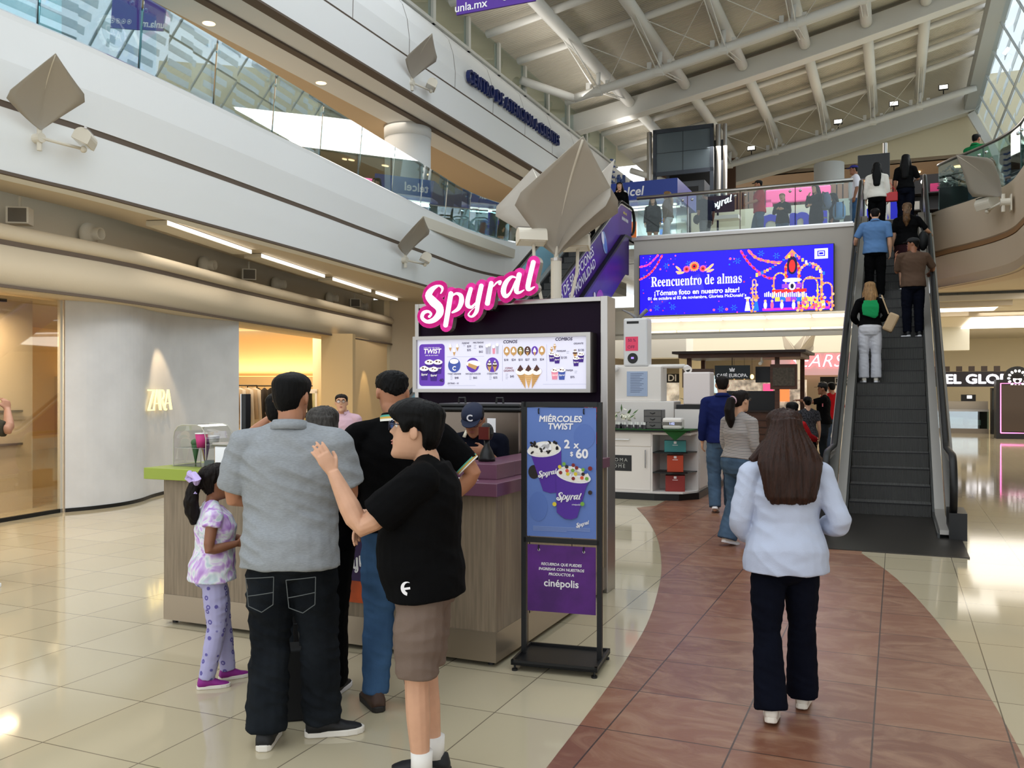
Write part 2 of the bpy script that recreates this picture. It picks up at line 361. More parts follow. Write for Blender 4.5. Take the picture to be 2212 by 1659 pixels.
# ---------------------------------------------------------------- roof
b = MB(); us = [-10.2+.64*i for i in range(21)]
for i in range(20):
    u0, u1 = us[i], us[i+1]; z0, z1 = rz(u0)+.78, rz(u1)+.78
    b.poly([(u0, 17.5, z0), (u1, 17.5, z1), (u1, 41.5, z1), (u0, 41.5, z0)]); b.poly([(u0, 17.5, z0+.15), (u0, 41.5, z0+.15), (u1, 41.5, z1+.15), (u1, 17.5, z1+.15)])
struct(b.build('roof', None, deckm, M=UV, flip=False))
def curved_beam(name, v0, v1, h, ua, ub, dz=0.0):
    b = MB(); rr = []
    for i in range(25):
        u = ua+(ub-ua)*i/24; z = rz(u)+dz; rr.append([Vector((u, v0, z)), Vector((u, v1, z)), Vector((u, v1, z+h)), Vector((u, v0, z+h))])
    return struct(b.rings(rr, paleb).build(name, M=UV, bev=.02), None)
curved_beam('beam_main', 28.9, 29.4, .62, -10.6, 3.0)
curved_beam('beam_far_arch', 40.3, 40.9, .95, -9.9, 3.0, -.25)
TU = [-8.16, -6.3, -4.48, -2.6, -.84, .79]
k = 0
def rb(name, pts, r, seg=12):
    return struct(MB().tube(pts, r, seg, paleb).build(name, M=UV, smooth=True))
for u in TU:
    z = rz(u)+.42
    rb('roof_beam', [(u, 17.5, z), (u, 28.85, z)], .17); rb('roof_beam', [(u, 29.45, z), (u, 38.2, z)], .17)
for v in (19.2, 21.3, 23.4, 27.4, 31.3, 33.4, 35.5):
    rb('roof_purlin_beam', [(-9.9+.63*i, v, rz(-9.9+.63*i)+.5) for i in range(21)], .10, 10)
for v in (25.4, 37.2):
    rb('roof_truss_beam', [(-8.9, v, rz(-8.9)-.25)]+[(-8.7+.6*i, v, rz(-8.7+.6*i)-.25) for i in range(20)], .13, 12)
    rb('roof_truss_beam', [(-8.9, v, rz(-8.9)-.25), (-10.1, v-1.3, rz(-8.9)+.05)], .12, 10)
    for u in TU:
        zc, zt = rz(u)-.25, rz(u)+.42
        rb('roof_strut_beam', [(u, v, zc), (u+.02, v, zt)], .07, 8)
        b = MB()
        for d in (-.07, .07): b.tube([(u+d, v, zc), (u+d, v-3.6, zt)], .018, 6); b.tube([(u+d, v, zc), (u+d, min(v+3.3, 39), zt)], .018, 6)
        struct(b.build('roof_tie_beam', None, paleb, M=UV))
        b = MB(); b.cyl((u-.12, v, zc), (u+.12, v, zc), .16, None, 10)
        for d in (-.3, .3): b.box(u+d-.06, v-.04, zc+.05, u+d+.06, v+.04, zc+.27)
        struct(b.build('roof_node_beam', None, paleb, M=UV))
    for i in range(5):
        u0, u1 = TU[i], TU[i+1]
        for v2 in (v-2.2,):
            struct(MB().tube([(u0+.25, v, rz(u0)-.2), (u1, v2, rz(u1)+.45)], .012, 5).tube([(u1-.25, v, rz(u1)-.2), (u0, v2, rz(u0)+.45)], .012, 5).build('roof_brace_beam', None, paleb, M=UV))
# floodlights clipped on the far truss
for i, (u, v) in enumerate(((-5.4, 37.0), (-2.1, 37.0), (-.1, 37.0), (1.6, 37.0))):
    z = rz(u)+.02
    o = thing('floodlight', ('small black floodlight on the far roof truss above the cap-wearing man in red', 'small black floodlight on the far roof truss beside the round detector', 'small black floodlight on the far roof truss, second from the glazed wall', 'small black floodlight on the far roof truss nearest the glazed wall')[i], 'light', W(u, v, z))
    MB().box(-.17, -.06, -.02, .17, .06, .18, black).build('housing', o, bev=.02); MB().box(-.14, -.066, .01, .14, -.06, .15, glow).build('lens', o)
    MB().cyl((0, .03, -.16), (0, .03, 0), .02, None, 8, black).build('bracket', o)
# glazed wall on the right, leaning out
gw = mat('skylight_frame', (176, 180, 180), .5); slat = mat('frosted_slat', (236, 238, 238), .5); t = slat.node_tree; tl = t.nodes.new('ShaderNodeBsdfTranslucent'); mx = t.nodes.new('ShaderNodeMixShader'); mx.inputs[0].default_value = .85; tl.inputs[0].default_value = (.9, .93, .95, 1)
t.links.new(t.nodes['Principled BSDF'].outputs[0], mx.inputs[1]); t.links.new(tl.outputs[0], mx.inputs[2]); t.links.new(mx.outputs[0], t.nodes['Material Output'].inputs[0])
GA = lambda z: 2.75+(13.2-z)*.50
b = MB(); b.poly([(GA(13.25), -4, 13.25), (GA(13.25), 41, 13.25), (GA(6.2), 41, 6.2), (GA(6.2), -4, 6.2)])
g = struct(b.build('window_20', None, glass('skylight_glass', (232, 242, 246), .06), M=UV))
f = MB()
for i in range(19):
    v = -4+2.5*i; f.box(0, 0, 0, .06, .06, 7.9, gw, Matrix.Translation((GA(13.25), v, 13.25)) @ Matrix.Rotation(math.pi-math.atan(.5), 4, 'Y') @ Matrix.Translation((-.05, 0, 0)))
for z in (13.2, 11.6, 9.4, 7.2): f.box(GA(z)-.03, -4, z-.03, GA(z)+.03, 41, z+.03, gw)
f.build('frame', g)
f = MB()
for i in range(16):
    z = 12.95-.40*i
    for j in range(18):
        v = -4+2.5*j+.15+(.5 if i % 2 else 0); f.box(GA(z)+.16, v, z-.12, GA(z)+.18, v+2.1-(.5 if i % 2 else 0), z+.12, slat)
f.build('frosted_panels', g)
struct(MB().box(2.5, 17, 12.9, 3.05, 41.2, 13.5, gw).build('beam_skylight_edge', M=UV))
struct(MB().tube([(GA(12.8)-.2, 40.5, 12.8), (GA(8.5)-.2, 40.5, 8.5)], .2, 4).build('beam_corner', None, paleb, M=UV))
# ---------------------------------------------------------------- far upper hall
struct(MB().box(5.2, 41.1, 5.5, 16, 41.3, 15, cream).build('wall_sky_block', M=UV))  # added wall that keeps bright sky out of the railing reflection
struct(MB().box(-10, 41.1, 11.2, 12, 41.3, 14.5, cream).build('wall_far_upper', M=UV)); struct(MB().box(-10, 41.1, 11.2, 12, 54, 11.35, mat('far_soffit', (200, 168, 140), .7)).build('ceiling_far_upper', M=UV)); struct(MB().box(-10, 54, 5.5, 14, 54.2, 11.3, mat('far_hall_wall', (150, 120, 100), .7)).build('wall_far_hall', M=UV)); struct(MB().box(-10, 41, 5.45, 20, 54, 5.55, creamtile).build('floor_far_upper', M=UV))
b = MB(); b.poly([(-6.2, 22.5, 5.55), (-.85, 22.5, 5.55), (-.85, 23.3, 5.55), (.68, 23.3, 5.55), (.68, 22.0, 5.55), (2.2, 22, 5.55), (2.2, 23, 5.55), (20, 23, 5.55), (20, 41, 5.55), (-10, 41, 5.55), (-10, 24.1, 5.55), (-6.2, 24.1, 5.55)])
struct(b.build('floor_upper', None, creamtile, M=UV))
struct(MB().box(-13, 23.2, 3.72, 20, 52, 3.85, offw).build('ceiling_under_bridge', M=UV))
fascia = mat('bridge_fascia_grey', (186, 180, 170), .6, bump=.03, bs=30)
struct(MB().box(-6.25, 22.5, 3.52, -.82, 22.75, 5.54, fascia).build('beam_bridge_fascia', M=UV), 'grey fascia of the bridge behind the LED screen')
struct(MB().box(-6.3, 22.46, 5.5, -.82, 22.8, 5.58, steel).build('trim_8', M=UV))
struct(MB().box(-9.8, 22.55, 2.95, -.82, 22.68, 3.10, offw).box(-9.8, 23.15, 3.0, -.82, 23.3, 3.75, offw).box(-9.8, 22.55, 3.05, -.82, 23.2, 3.10, offw).build('beam_light_trough', M=UV))
for i in range(5):
    u = -6.2+1.08*i; o = tag(MB().box(u, 22.70, 3.42, u+1.02, 23.1, 3.47, glow).build('strip_light', M=UV), 'white tube light in the cove below the LED screen', 'light', 'tube lights in the bridge cove')
for i in range(5):
    u = -6.2+1.08*i; o = tag(MB().box(u, 22.53, 3.11, u+1.03, 22.56, 3.145, glow).build('strip_light', M=UV), 'thin white strip light along the lower lip of the bridge cove', 'light', 'strip lights on the lower lip of the bridge cove')
# right balcony: curved fascia, continues along the hall
bal = [(.72, 22.3), (1.0, 21.75), (1.43, 21.05), (1.8, 20.3), (2.03, 19.5), (2.1, 18.5), (2.15, 16), (2.3, 12), (2.5, 6), (2.6, -2)]
bal, _ = smooth(bal, [1]*len(bal), 5); bal = [(p.x, p.y) for p in bal]
tan = mat('balcony_plaster', (206, 186, 162), .7, bump=.03, bs=40)
struct(MB().sweep(bal, [(0, 5.56), (0, 5.62), (-.05, 5.62), (-.05, 5.5), (-.02, 4.75), (.03, 4.7), (.03, 4.64), (-.02, 4.6), (.0, 4.1), (.08, 3.9), (.5, 3.9), (.5, 5.56)], tan, True).build('wall_right_parapet', M=UV, smooth=False), 'curved beige parapet right of the escalator')
struct(MB().sweep(bal, [(.02, 4.625), (.02, 4.715), (-.025, 4.715), (-.025, 4.625)], mat('tan_groove', (150, 112, 76), .7), True).build('trim_9', M=UV))
b = MB(); b.poly([Vector((x, y, 3.92)) for x, y in bal]+[Vector((20, -2, 3.92)), Vector((20, 23.3, 3.92)), Vector((.72, 23.3, 3.92))], warmceil); struct(b.build('ceiling_right_soffit', M=UV))
b = MB(); b.poly([Vector((x, y, 5.55)) for x, y in bal]+[Vector((12, -2, 5.55)), Vector((12, 23.3, 5.55)), Vector((.72, 23.3, 5.55))], creamtile); struct(b.build('floor_right_gallery', M=UV))
# drop ceilings with light coves on the right
for i, (u0, v0, u1, v1, zb, nm) in enumerate(((.9, 23.8, 2.25, 25.6, 3.60, 'short'), (1.95, 27.0, 9, 33.0, 3.60, 'long'), (.7, 26.1, 1.5, 26.5, 3.55, 'thin'))):
    tag(MB().box(u0, v0, zb+.05, u1, v1, zb+.08, glow).build('cove_light_panel', M=UV), 'white %s light cove in the ceiling right of the escalator' % nm, 'light')
    struct(MB().box(u0-.25, v0-.35, zb, u1+.2, v0, 3.8, warmceil).build('beam_cove', M=UV))
struct(MB().sweep([(-3.36, 24.15), (-1.2, 24.9), (.9, 25.2)], [(0, 0), (0, 4.06), (.2, 4.06), (.2, 0)], beige, True).build('wall_gallery_end'))
# walls at the back of the ground floor
struct(MB().box(-13, 47, 0, 2.5, 47.3, 3.8, cream).build('wall_back', M=UV))
struct(MB().box(-8.9, 39.5, 0, -7.9, 39.8, 3.8, cream).build('wall_back_pier', M=UV))
struct(MB().box(1.2, 41, 0, 22, 41.3, 3.8, cream).build('wall_back_right', M=UV))
struct(MB().box(-13.0, 20.6, 0, -12.6, 47, 4.06, cream).build('wall_back_left', M=UV))
struct(MB().box(-9.8, 33, 2.95, 2.2, 33.5, 3.8, mat('white_beam', (222, 220, 208), .7)).build('beam_drop', M=UV))
struct(MB().box(-7.9, 26.2, 2.6, -5.7, 27.2, 3.75, white).build('beam_hanging_box', M=UV))
# ---------------------------------------------------------------- brand script lettering used on the sign, cups and posters
SP = [([(535, 580), (560, 530), (555, 480), (500, 450), (410, 500), (350, 600), (420, 705), (510, 800), (520, 900), (440, 1000), (330, 1030), (250, 965), (270, 885), (340, 862), (390, 905), (360, 948)],
       [34, 50, 62, 50, 92, 126, 146, 140, 128, 100, 76, 72, 76, 64, 52, 58]),
      ([(692, 590), (652, 840), (612, 1095)], [92, 94, 92]), ([(690, 650), (765, 592), (838, 625), (850, 720), (805, 835), (715, 895)], [36, 54, 82, 96, 80, 48]),
      ([(990, 530), (945, 700), (945, 790), (1000, 820), (1075, 740)], [80, 88, 86, 62, 36]), ([(1145, 490), (1095, 740), (1075, 890), (1010, 972), (955, 945), (985, 885), (1090, 790)], [88, 90, 78, 54, 46, 34, 24]),
      ([(1290, 455), (1262, 610), (1235, 770)], [86, 90, 92]), ([(1320, 510), (1370, 450), (1425, 432), (1412, 472)], [34, 46, 54, 60]),
      ([(1640, 385), (1580, 372), (1500, 460), (1465, 590), (1500, 672), (1570, 610), (1640, 440)], [44, 60, 88, 96, 80, 50, 40]), ([(1692, 345), (1650, 585), (1695, 622), (1760, 585)], [92, 88, 60, 34]),
      ([(1890, 165), (1815, 525), (1838, 582), (1905, 545)], [88, 90, 68, 40])]
def spyral(b, x, y, wid, m, l=2, rot=0.0, grow=0.0, th=LAY, ms=None, ky=1.0, kx=1.0, step=4):
    s = wid/1720.0; c, q = math.cos(rot), math.sin(rot)
    M = Matrix(((c, -q, 0, x), (q, c, 0, y), (0, 0, 1, 0), (0, 0, 0, 1)))
    for P, ws in SP:
        b.stroke([((px-1080)*s*kx, -(py-620)*s*ky) for px, py in P], [v*s for v in ws], l*LAY, l*LAY+th, m, ms, grow, M, step)
# ---------------------------------------------------------------- ice cream kiosk
KX = W(-2.2, 4.87)
wood = mat('grey_oak_laminate', (140, 124, 104), .5, bump=.05, bs=20, var=.28, vs=9, st=(6, 6, .35))
woodl = mat('light_oak_laminate', (168, 150, 122), .5, bump=.05, bs=20, var=.2, vs=9, st=(6, 6, .35))
plum = mat('dark_plum_panel', (22, 4, 26), .45, sp=.1)
mauve = mat('mauve_countertop', (104, 64, 84), .32)
lime = mat('lime_countertop', (146, 162, 58), .35)
plinth = mat('brushed_plinth', (160, 146, 128), .35, .75, bump=.02, bs=30, st=(1, 1, 20))
purple = mat('brand_purple', (92, 50, 160), .5); pprint = mat('print_purple', (84, 44, 150), .6); wprint = mat('print_white', (240, 238, 240), .6)
K = thing('ice_cream_kiosk', 'wood panelled ice cream kiosk with lime and mauve counters', 'kiosk', KX)
b = MB(); b.box(-2.6, .0, .21, -.003, .5, 1.03, wood); b.build('front_cabinet', K)
b = MB(); b.box(-.30, .502, .21, 0, 2.2, 1.03, woodl); b.box(.0, .52, .2, .003, .53, 1.03, blackm); b.box(0, 1.35, .2, .003, 1.358, 1.03, blackm); b.build('side_cabinet', K)
b = MB(); b.box(-2.6, -.004, .03, -.0, .5, .21, plinth); b.box(-.30, .5, .03, .004, 2.2, .21, plinth); b.build('plinth', K)
for x in (-2.55, -1.7, -.9, -.06): MB().cyl((x, .06, 0), (x, .06, .04), .02, None, 8, black).build('foot', K)
MB().box(-2.72, -.07, 1.03, -1.3, .55, 1.11, lime).build('lime_countertop', K, bev=.004)
b = MB(); b.box(-1.298, -.07, 1.03, .035, .55, 1.11, mauve); b.box(-.33, .55, 1.03, .035, 2.195, 1.11, mauve); b.build('mauve_countertop', K, bev=.004)
b = MB(); b.box(-1.0, .14, 1.11, -.06, .42, 1.205, mauve); b.box(-.30, .42, 1.11, -.06, 2.195, 1.205, mauve); b.build('raised_ledge', K, bev=.004)
b = MB(); b.box(-1.74, 2.2, 0, -.03, 2.34, 2.39, plum); b.build('back_wall', K)
b = MB(); b.box(-.03, 2.14, 0, .03, 2.36, 2.43, steel); b.box(-1.78, 2.16, 0, -1.74, 2.36, 2.43, steel); b.box(-1.74, 2.16, 2.39, -.03, 2.36, 2.43, steel); b.build('steel_trim', K, bev=.004)
# front poster on the cabinet
P = thing('cabinet_poster', 'orange printed poster with a chocolate cup on the kiosk front', 'poster', K.matrix_world @ Vector((0, 0, 0)))
P.location = W(-2.2-.88, 4.87-.006, .64)
org = mat('print_orange', (196, 82, 30), .6, var=.5, vs=5); dbr = mat('print_brown', (62, 34, 28), .6); dpur = mat('print_dark_purple', (50, 28, 74), .6)
b = MB(); b.rect(-.36, -.34, .36, .34, org, 0); b.disc(-.1, .05, .2, .17, mat('print_cocoa', (110, 60, 56), .6, var=.5, vs=14), 1)
b.p2([(-.3, .05), (.1, .05), (.04, -.2), (-.22, -.2)], dpur, 2); spyral(b, -.1, -.08, .3, wprint, 3, .25)
for x, y in ((.2, -.2), (.0, -.27), (-.28, -.27), (.25, .0)): b.rect(x-.05, y-.04, x+.05, y+.04, dbr, 2)
b.text('destin0 ciné', .12, -.27, .04, wprint, 4, bold=.02); b.text('FRUTOS', -.15, .26, .07, mat('print_red', (190, 40, 36), .6), 3, bold=.05)
for q in range(7): b.disc(.22-.02*q, .22-.05*q, .06, .05, (org, dbr, mat('print_amber', (220, 130, 50), .6))[q % 3], 1)
b.build('printed_artwork', P, M=plane((0, 0, 0), (1, 0, 0)))
# ---- lightbox menu
MBD = thing('menu_lightbox', 'backlit white menu lightbox with ice cream pictures on the kiosk wall', 'menu board', W(-2.2-.90, 4.87+2.05, 1.885))
hw, hh = .787, .215
b = MB()
for x0, y0, x1, y1 in ((-hw-.035, -hh-.03, hw+.035, -hh), (-hw-.035, hh, hw+.035, hh+.03), (-hw-.035, -hh, -hw, hh), (hw, -hh, hw+.035, hh)): b.box(x0, -.03, y0, x1, .14, y1, steel)
b.build('frame', MBD)
MB().box(-hw, -.005, -hh, hw, .14, hh, mat('menu_backlight', (214, 212, 228), .5, e=.42)).build('light_panel', MBD)
def em(n, c, e=.32): return mat('menu_'+n, c, .6, e=e)
mp_, mw_, mk_, mn_, mb_, mc_ = em('purple', (98, 56, 170)), em('cream', (240, 236, 226), .45), em('ink', (40, 30, 60), .5), em('cone', (196, 150, 92)), em('blue', (66, 86, 160)), em('choc', (70, 40, 34), .6)
mpk, mgr = em('pink', (226, 140, 160)), em('grey', (160, 160, 172), .6)
b = MB()
mdk, mol = em('deep_purple', (62, 30, 122)), em('outline', (176, 172, 190), .3)
def mcup(x, y, h, c=mp_):
    c = mdk if c is mp_ else c; b.disc(x, y+h*.33, h*.41, h*.20, mol, 3)
    b.p2([(x-h*.36, y+h*.3), (x+h*.36, y+h*.3), (x+h*.26, y-h*.55), (x-h*.26, y-h*.55)], c, 3); b.disc(x, y+h*.32, h*.38, h*.17, mw_, 4); b.disc(x-h*.1, y+h*.38, h*.1, h*.06, mc_, 5); b.disc(x+h*.14, y+h*.34, h*.08, h*.05, mc_, 5); b.disc(x+.02*h, y+h*.42, h*.2, h*.12, mw_, 4)
    b.text('Spyral', x, y-h*.12, h*.16, mw_, 5, shear=.25, bold=.02)
def mcone(x, y, h, top=mw_):
    for r, d in ((.24, .04), (.20, .16), (.14, .28), (.08, .38)): b.disc(x, y+h*d, h*r, h*.11, mol, 3)
    b.p2([(x-h*.2, y), (x+h*.2, y), (x, y-h*.55)], mn_, 3)
    for k, (r, d) in enumerate(((.22, .04), (.18, .16), (.12, .28), (.06, .38))): b.disc(x, y+h*d, h*r, h*.09, (top, mw_)[k % 2], 4)
# coordinates follow the menu: x -.86...86, y -.215....215
sx = lambda px: (px-1080)/2030*1.572; sy = lambda py: (375-py)/545*.43
b.rrect(sx(88), sy(615), sx(414), sy(150), .03, mp_, 1); b.text('TWIST', sx(255), sy(232), .042, mw_, 3, bold=.04, shear=.15); b.text('nuevo sabor cada semana', sx(250), sy(190), .011, mw_, 3); b.text('cada dia uno nuevo', sx(250), sy(275), .012, mw_, 3)
for x, y in ((220, 400), (330, 400), (155, 470), (275, 480)): mcup(sx(x), sy(y), .115)
b.text('40', sx(375), sy(555), .03, mk_, 3, bold=.03)
for x, y in ((487, 190), (575, 190), (535, 240)): mcone(sx(x), sy(y), .07)
for x, c in ((940, mw_), (972, mgr), (1022, mpk), (1065, mgr)): b.p2([(sx(x)-.013, sy(185+10*(x % 3))), (sx(x)+.013, sy(185+10*(x % 3))), (sx(x)+.010, sy(270)), (sx(x)-.010, sy(270))], c if c is not mw_ else mol, 3); b.disc(sx(x), sy(176+10*(x % 3)), .0145, .015, mol, 4); b.disc(sx(x), sy(174+10*(x % 3)), .013, .013, mw_, 5)
b.text('SUNDAE', sx(675), sy(148), .013, mk_, 2, bold=.03, shear=.2); b.text('MALTEADAS', sx(832), sy(146), .013, mk_, 2, bold=.03, shear=.2)
for x, y, t in ((720, 185, '$39'), (720, 225, '$35'), (865, 190, '$56'), (865, 245, '$62'), (565, 527, '$48'), (795, 527, '$65'), (1040, 527, '$35'), (1240, 515, '$45'), (1170, 338, '$18'), (1258, 338, '$24'), (1340, 338, '$33'), (1420, 338, '$27'), (1505, 338, '$25'), (1588, 338, '$24'), (1840, 322, '$120'), (2030, 248, '$130'), (1935, 525, '$95')): b.text(t, sx(x), sy(y), .018, mk_, 2, bold=.02)
for x, y, c in ((535, 388, mb_), (765, 388, mp_), (1005, 388, mp_)): b.disc(sx(x), sy(y), .060, .063, c, 1, 30)
b.disc(sx(535), sy(345), .042, .022, mw_, 3); b.text('C', sx(535), sy(425), .036, mw_, 3, bold=.05); b.p2([(sx(715), sy(365)), (sx(825), sy(400)), (sx(800), sy(440)), (sx(705), sy(400))], mn_, 3); b.disc(sx(770), sy(375), .065, .03, mw_, 2)
mcone(sx(970), sy(400), .10, mc_); mcone(sx(1035), sy(400), .10, mc_)
for x, t in ((535, 'TWIST GRANDE'), (768, 'NACHOS DULCES'), (1003, 'CONOS MIX')): b.text(t, sx(x), sy(484), .013, mk_, 2, bold=.03, shear=.2)
b.text('EXTRAS - 10', sx(520), sy(588), .014, mk_, 2, bold=.03, shear=.2); b.text('CONOS', sx(1215), sy(145), .026, mk_, 2, bold=.04, shear=.2); b.text('COMBOS', sx(1835), sy(130), .026, mk_, 2, bold=.04, shear=.2)
for i, x in enumerate((1177, 1258, 1340, 1422, 1505, 1588)): b.disc(sx(x), sy(243), .029, .037, (mn_, mn_, em('green', (110, 96, 30)), mc_, mp_, mn_)[i], 2); mcone(sx(x), sy(255), .07, (mw_, mw_, em('gold', (180, 150, 80)), mc_, mw_, mw_)[i])
for i, x in enumerate((1340, 1435, 1530)):
    b.p2([(sx(x)-.043, sy(470)), (sx(x)+.043, sy(470)), (sx(1435)+(x-1435)*.0003, -.214)], (mn_, em('cone_light', (214, 170, 112)), mn_)[i], 3+i % 2); [b.rect(sx(x)+(1435-x)*.00003*q-.034+.0052*q, sy(485+22*q), sx(x)+(1435-x)*.00003*q+.034-.0052*q, sy(483+22*q), em('cone_line', (160, 116, 66)), 5) for q in range(6)]; b.disc(sx(x), sy(460), .047, .033, mol, 4); b.disc(sx(x), sy(462), .045, .03, mw_, 5)
    b.p2([(sx(x)-.03, sy(450)), (sx(x), sy(390)), (sx(x)+.028, sy(440)), (sx(x), sy(465))], mc_, 6)
b.text('CONO\nGIGANTE', sx(1200), sy(440), .016, em('wine', (120, 40, 50)), 2, bold=.03, shear=.2)
for x0 in (1125, 1643): b.rect(sx(x0)-.0015, sy(565), sx(x0)+.0015, sy(180), mgr, 1)
b.rect(sx(445), sy(296), sx(905), sy(293), mgr, 1)
for x, y, t in ((1807, 253, 'FAMILIAR'), (2000, 178, 'GIGANTE'), (1900, 455, 'PAREJA')): b.text(t, sx(x), sy(y), .014, mk_, 2, bold=.03, shear=.2)
for x, y in ((1703, 310), (1762, 330), (1975, 360), (2030, 320)): mcup(sx(x), sy(y), .075)
mcone(sx(1700), sy(235), .06, mn_); mcone(sx(1735), sy(205), .06, mn_); mcone(sx(1965), sy(280), .09, mc_); mcup(sx(1735), sy(490), .085, mpk); mcup(sx(1815), sy(490), .09, mb_)
for x, y, n in ((505, 520, 4), (740, 520, 4), (985, 520, 4), (1180, 515, 4), (1885, 285, 2), (1975, 490, 2), (665, 185, 2), (795, 200, 3)):
    for k in range(n): b.rect(sx(x)-.014, sy(y)-.013*k+.018, sx(x)+.010-.004*(k % 2), sy(y)-.013*k+.023, mgr, 1)
b.rect(sx(455), sy(612), sx(800), sy(609), mgr, 1); b.rect(sx(1600), sy(600), sx(2090), sy(597), mgr, 1)
b.build('printed_menu', MBD, M=plane((0, -.006, 0), (1, 0, 0)))
# ---- big script sign
SG = thing('script_sign', 'large white and magenta script sign leaning over the kiosk wall top', 'sign', W(-2.2-1.085, 4.87+2.06, 2.475))
SCX = 1.10
sgw = mat('sign_white_glow', (226, 246, 244), .4, e=.75); sgm = mat('sign_magenta', (206, 20, 136), .4, e=.30); sgs = mat('sign_side_grey', (168, 158, 150), .4, .4)
b = MB(); spyral(b, 0, 0, SCX, sgm, 0, 0, .030, .07, sgs, .835, 1.0, 3); b.build('backing', SG, M=plane((0, .02, 0), (1, 0, 0)))
b = MB(); spyral(b, 0, 0, SCX, sgw, 60, 0, -.009, .012, sgw, .835, 1.0, 4); b.build('letters', SG, M=plane((0, .02, 0), (1, 0, 0)))
for x in (-.4, -.1, .12): MB().box(x-.015, -.03, -.14, x+.015, .10, -.09, black).build('bracket', SG)
# ---- things on the counters
def kw(x, y, z=0): return W(-2.2+x, 4.87+y, z)
D = thing('display_case', 'clear arched acrylic case with paper cups on the lime counter', 'display case', kw(-2.46, .24, 1.112))
acr = glass('acrylic', (244, 244, 240), .07, .03, .35); edge = mat('acrylic_edge', (190, 186, 172), .3)
arc = [(-.15, 0), (-.15, .2)]+[(-.15+.085-.085*math.cos(R(a)), .2+.1*math.sin(R(a))) for a in (30, 60, 90)]+[(.065+.085*math.sin(R(a)), .2+.1*math.cos(R(a))) for a in (0, 30, 60, 90)]+[(.15, 0)]
b = MB(); b.rings([[Vector((x, y, z)) for x, z in arc] for y in (-.14, .14)], acr, False); b.build('cover', D, flip=True)
b = MB()
for y in (-.14, .14): b.tube([(x, y, z) for x, z in arc], .0035, 5, edge)
for x in (-.15, .15): b.cyl((x, -.14, .003), (x, .14, .003), .004, None, 5, edge)
b.build('edges', D)
MB().box(-.148, -.135, .13, .148, .135, .134, acr).box(-.16, -.15, 0, .16, .15, .005, acr).build('shelf', D)
def cup(name, label, loc, c, r=.038, h=.09, grp=None, txt=None):
    o = thing(name, label, 'cup', loc, group=grp)
    MB().lathe([(r*.72, 0), (r, h), (r*.93, h), (r*.66, .004)], (0, 0, 0), 20, c).build('cup_wall', o, smooth=True)
    MB().lathe([(r*.99, h-.004), (r*1.06, h), (r*.99, h+.003)], (0, 0, 0), 20, wprint).build('rim', o, smooth=True)
    return o
cup('paper_cup', 'magenta paper cup inside the acrylic display case', kw(-2.44, .20, 1.246), mat('cup_magenta', (206, 60, 130), .5), .045, .10)
cup('paper_cup', 'small clear plastic cup right of the magenta cup', kw(-2.36, .24, 1.246), mat('clear_plastic', (226, 226, 226), .2, al=.5), .04, .08)
for i, (x, c, l) in enumerate(((-2.56, (70, 110, 70), 'green paper cone sleeve in the acrylic display case'), (-2.52, (190, 160, 120), 'tan waffle cone standing tall in the acrylic display case'), (-2.46, (110, 70, 130), 'purple paper cone sleeve under the magenta cup'))):
    o = thing('cone_sleeve', l, 'cone', kw(x, .27+.05*(i%2), 1.118+.008*i)); MB().lathe([(.003, 0), (.03, .14), (.028, .14)], (0, 0, 0), 14, mat('sleeve%d' % i, c, .6)).build('sleeve', o, smooth=True); MB().ell((0, 0, .155), .034, .034, .03, mat('cone_top%d' % i, (196, 170, 130) if i == 1 else c, .6)).build('rim', o, smooth=True)
o = thing('topping_tray', 'shiny steel topping box at the end of the lime counter', 'box', kw(-2.08, .2, 1.112))
MB().box(-.14, -.12, .02, .3, .14, .16, chrome).build('body', o, bev=.012); MB().box(-.15, -.13, .16, .31, .15, .178, steel).build('lid', o, bev=.006); MB().box(-.15, -.13, 0, .31, .14, .02, black).build('base', o)
tag(MB().box(-.04, -.03, 0, .07, .04, .05, mat('tin_grey', (80, 86, 88), .4)).build('small_tin', M=Matrix.Translation(kw(-2.275, .12, 1.112)) @ UV), 'small dark tin beside the steel topping box', 'tin')
o = thing('counter_post', 'tall black and white post standing on the lime counter', 'post', kw(-2.26, .46, 1.112))
MB().box(-.012, -.03, .0, .028, .03, .52, black).build('post', o, bev=.003); MB().box(-.02, -.031, .0, -.012, .03, .52, wprint).build('white_edge', o); MB().box(-.05, -.06, 0, .05, .06, .012, black).build('base', o)
o = thing('price_sign', 'small blue Wednesday offer sign standing on the steel box', 'sign', kw(-1.95, .2, 1.288))
MB().box(-.12, -.01, 0, .06, .0, .075, mat('sign_blue', (42, 96, 172), .5)).box(.062, -.01, 0, .16, .03, .075, mat('sign_violet', (90, 90, 180), .5)).build('board', o)
b = MB(); b.text('MIÉRCOLES\nTWIST', -.06, .045, .014, wprint, 1, bold=.03); b.text('2x60', .02, .018, .022, wprint, 1, bold=.04); b.build('lettering', o, M=plane((0, -.011, 0), (1, 0, 0)))
tag(MB().cyl((0, 0, 0), (-.03, 0, .24), .012, None, 8, mat('stick_wood', (120, 112, 90), .6)).build('wooden_stick', M=Matrix.Translation(kw(-1.86, .33, 1.112)) @ UV), 'wooden stick upright behind the blue offer sign', 'stick')
o = thing('counter_sign', 'small white and purple leaflet stand on the mauve counter behind the boy', 'sign', kw(-1.06, .24, 1.207)); MB().box(-.07, 0, 0, .07, .01, .17, wprint).build('board', o)
b = MB(); b.rrect(-.05, .02, .05, .10, .01, pprint, 1); b.text('Spyral', 0, .13, .02, pprint, 1, shear=.2); b.build('print', o, M=plane((0, -.001, 0), (1, 0, 0)))
